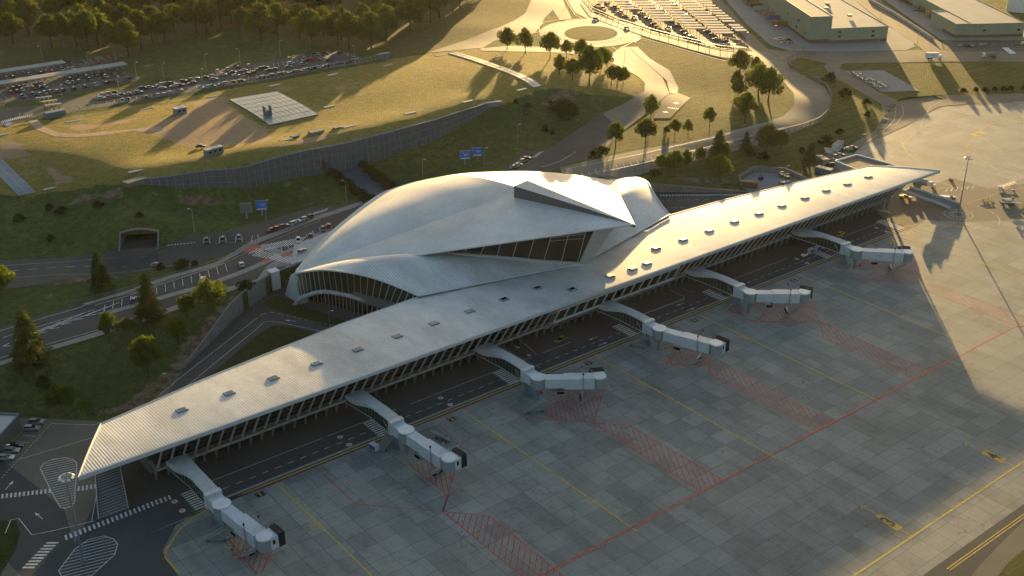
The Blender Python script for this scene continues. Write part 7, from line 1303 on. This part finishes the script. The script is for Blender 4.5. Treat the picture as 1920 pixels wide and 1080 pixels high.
MT['carx'] = checker(); CCOL['x'] = ('checkered', (0, 0, 0)); g_ = G(1051, 640); car((*g_, .01), 'x', R(190), 'yellow and black checkered van on the service road between bridges three and four', None, True, True, 'follow_me_car')
# cargo loader, tow bars, cones, yard machines
g_ = G(1888, 383); r_ = empty('cargo_loader', (*g_, .01), R(-38), label='blue grey cargo loader with a scissor platform by the right edge', cat='cargo loader'); m = M(); m.box((0, 0, .8), (5.6, 2.8, .7)); m.box((-.3, 0, 1.6), (4.2, 2.4, .2)); m.build('platform', MT['bluesteel'], r_); m = M()
for s in (-1, 1): m.bar((-2, s, .8), (1.8, s, 2.3), .15, .15); m.bar((1.8, s, .8), (-2, s, 2.3), .15, .15)
m.box((-.2, 0, 2.35), (4.6, 2.2, .14)); m.build('scissor_deck', MT['sidewalk'], r_); m = M(); m.box((2.3, 1.1, 2.2), (.9, .9, 1.2)); m.box((-2.4, -1, 2.4), (.8, .8, 1.0)); m.build('operator_box', MT['blue_grey'], r_); m = M(); m.bar((2.8, 0, .7), (6.5, 0, .35), 1.3, .15); m.build('bridge_ramp', MT['bluesteel'], r_); wheels(r_, (-1.9, 1.9), (-1.3, 1.3), .42)
for i, (px, py, rz) in enumerate([(1842, 376, -20), (1850, 380, -30), (1856, 374, 30), (1590, 497, 15), (1246, 653, -10), (1367, 577, 20), (435, 1030, -35)]):
    g_ = G(px, py); r_ = empty('tow_bar', (*g_, .01), R(rz), label=['yellow tow bar nearest the mast on the tan apron', 'yellow tow bar in the middle of the apron group', 'yellow tow bar nearest the cargo loader', 'yellow tow bar under the last jet bridge', 'yellow tow bar under the fourth jet bridge', 'yellow tow bar under the fifth jet bridge', 'yellow tow bar in the dark corner by the first bridge'][i], cat='tow bar', group='yellow tow bars'); m = M(); m.bar((-2.4, 0, .45), (2.4, 0, .45), .16, .16); m.bar((2.4, -.4, .45), (2.4, .4, .45), .14, .14); m.bar((-2.4, -.25, .45), (-2.4, .25, .45), .14, .14); m.build('bar', MT['yellow_paint'], r_); wheels(r_, (.2,), (-.5, .5), .26, .14)
cm_ = M(); cm_.box((0, 0, .03), (.5, .5, .06)); cm_.tube([(0, 0, .05), (0, 0, .8)], .2, 10, r2=.04); cone = cm_.mesh('traffic_cone', [MT['coral']])
for i, (px, py) in enumerate([(1368, 583), (1372, 586), (1387, 587), (1391, 590), (1583, 495), (1611, 498), (1780, 337), (1784, 338), (1228, 638), (1010, 735), (1014, 736), (438, 1040), (448, 1046)]):
    for j in range(2):
        o = link('traffic_cone', cone); g_ = G(px + j * 2, py + j * 1.2); o.location = (*g_, .01); o.scale = (1.3,) * 3; w_ = 'fifth bridge' if i < 4 else 'last bridge' if i < 6 else 'tan apron edge' if i < 8 else 'fourth bridge' if i < 9 else 'third bridge' if i < 11 else 'first bridge'
        props(o, 'orange traffic cone in the small cluster by the ' + w_, 'cone', 'cones by the ' + w_)
def machine(px, py, rz, c, label, name='forklift'):
    g_ = G(px, py); r_ = empty(name, (*g_, .02), rz, label=label, cat=name.replace('_', ' ')); m = M(); m.box((0, 0, .8), (2.4, 1.3, .8)); m.box((-.8, 0, 1.3), (.8, 1.2, .5)); m.build('body', MT[c], r_); m = M()
    for x in (-.5, .7):
        for y in (-.5, .5): m.bar((x, y, 1.1), (x, y, 2.3), .08, .08)
    m.box((.1, 0, 2.35), (1.5, 1.3, .1)); m.build('cab_frame', MT['soffit'], r_); m = M(); m.bar((1.35, -.3, .3), (1.35, -.3, 2.6), .1, .1); m.bar((1.35, .3, .3), (1.35, .3, 2.6), .1, .1); m.box((1.8, -.3, .25), (1.0, .12, .06)); m.box((1.8, .3, .25), (1.0, .12, .06)); m.build('mast', MT['steel'], r_); wheels(r_, (-.8, .8), (-.6, .6), .38)
machine(1465, 331, R(-60), 'carb', 'blue forklift in the small service yard'); machine(1475, 335, R(-30), 'cary', 'yellow forklift beside the blue one in the service yard'); machine(1426, 337, R(10), 'carb', 'small blue tractor beside the rusty yard container', 'yard_tractor')
g_ = G(1470, 347); r_ = empty('crate_pile', (*g_, .02), R(-38), label='square pile of tan wooden crates in the service yard', cat='crates'); 
for i in range(3):
    for j in range(2): m = M(); m.box((i * 1.5 - 1.5, j * 1.5 - .7, .85), (1.35, 1.35, 1.6)); m.build('crate', MT['sidewalk'], r_)
def flatcart(x, y, rz, label, grp, L):
    r_ = empty('flat_cart', (x, y, 0), rz, label=label, cat='cart', group=grp); m = M(); m.box((0, 0, .55), (L, 1.5, .14)); m.box((-L / 2, 0, 1.0), (.08, 1.4, .8)); m.box((L / 2, 0, .8), (.08, 1.4, .4)); m.build('deck', MT['steel'], r_); m = M(); m.bar((L / 2, 0, .5), (L / 2 + .9, 0, .3), .08, .08); m.build('drawbar', MT['steel'], r_); wheels(r_, (-L / 2 + .45, L / 2 - .45), (-.65, .65), .26, .16); return r_
# baggage carts parked on the far concrete pad
pd = [(640,550),(655,562),(670,572),(690,560),(675,578),(700,590),(715,600),(735,606),(745,590),(765,597),(785,606),(770,630),(790,637),(805,650),(825,658),(840,662),(830,625),(850,636),(865,645),(880,655)]
for i, (x, y) in enumerate(pd):
    p = Wp(*t(0, 3, x, y)); cc = flatcart(p[0], p[1], R(-18), 'empty low cart on the far concrete pad, %s along its rows' % ordn(i), 'empty carts on the far concrete pad', 3.0); cc.location.z = p[2] + .16
# gates of the car park
for i, (px, py) in enumerate([(84, 193), (94, 200), (102, 207)]):
    p = Wp(px, py); r_ = empty('ticket_gate', (p[0], p[1], p[2] + .1), R(-10), label=['grey gate canopy over yellow booths, farthest of three', 'grey gate canopy over yellow booths, middle of three', 'grey gate canopy over yellow booths, nearest of three'][i], cat='gate', group='ticket gates of the car park'); m = M(); m.box((0, 0, 2.9), (7.5, 2.0, .2)); m.build('roof', MT['steel'], r_)
    for x in (-2.2, 0, 2.2): m = M(); m.box((x, 0, 1.1), (.7, .9, 2.2)); m.build('booth', MT['yellow_paint'], r_)
    m = M(); [m.tube([(x, 0, 0), (x, 0, 2.9)], .1, 6) for x in (-3.4, 3.4)]; m.build('post', MT['steel'], r_)
HAZE = 0.000009
# ---------------------------------------------------------------- camera, sun, sky, air
cd = bpy.data.cameras.new('camera'); cam = link('camera', cd); cam.location = (CAMX, CAMY, HC)
cd.sensor_fit = 'HORIZONTAL'; cd.sensor_width = 36; cd.lens = 36 * F / 1920; cd.clip_end = 6000; cd.clip_start = 1
cam.rotation_euler = (PI / 2 - TH, 0, AH - PI / 2); SC.camera = cam
SUN_EL, SUN_AZ = R(4.35), R(43)
sl = bpy.data.lights.new('sun', 'SUN'); sl.energy = 5.0; sl.angle = R(.35); sl.color = (1.0, .67, .27); so = link('sun', sl)
d = Vector((math.cos(SUN_AZ) * math.cos(SUN_EL), math.sin(SUN_AZ) * math.cos(SUN_EL), math.sin(SUN_EL))); so.rotation_euler = d.to_track_quat('Z', 'Y').to_euler(); so.location = d * 500
w = bpy.data.worlds.new('World'); SC.world = w; w.use_nodes = True; n = w.node_tree; sk = n.nodes.new('ShaderNodeTexSky'); sk.sky_type = 'NISHITA'; sk.sun_disc = False
sk.sun_elevation = SUN_EL; sk.sun_rotation = PI / 2 - SUN_AZ; sk.air_density = 1.0; sk.dust_density = 2.0; sk.ozone_density = 1.0
n.links.new(mix(n, sk.outputs[0], (.94, 1.0, 1.06), 1.0, 'MULTIPLY'), n.nodes['Background'].inputs[0]); n.nodes['Background'].inputs[1].default_value = .1
SC.view_settings.view_transform = 'Standard'; SC.view_settings.look = 'None'; SC.view_settings.exposure = 1.7; SC.view_settings.gamma = 1
if HAZE:
    m = bpy.data.materials.new('warm_evening_haze'); m.use_nodes = True; nn = m.node_tree; nn.nodes.clear(); o_ = nn.nodes.new('ShaderNodeOutputMaterial'); v_ = nn.nodes.new('ShaderNodeVolumePrincipled')
    v_.inputs['Color'].default_value = (1, .95, .84, 1); v_.inputs['Density'].default_value = HAZE; v_.inputs['Anisotropy'].default_value = .5; nn.links.new(v_.outputs[0], o_.inputs['Volume'])
    h = M(); h.box((100, 300, 100), (4600, 4600, 204)); h.build('haze', m, kind='stuff', label='thin warm evening haze over the whole airport', cat='haze')
cy = SC.cycles; cy.use_denoising = True; cy.max_bounces = 5; cy.diffuse_bounces = 3; cy.glossy_bounces = 3; cy.transmission_bounces = 2; cy.volume_bounces = 1; cy.transparent_max_bounces = 8; cy.caustics_reflective = False; cy.caustics_refractive = False; cy.use_adaptive_sampling = True; cy.adaptive_threshold = .02
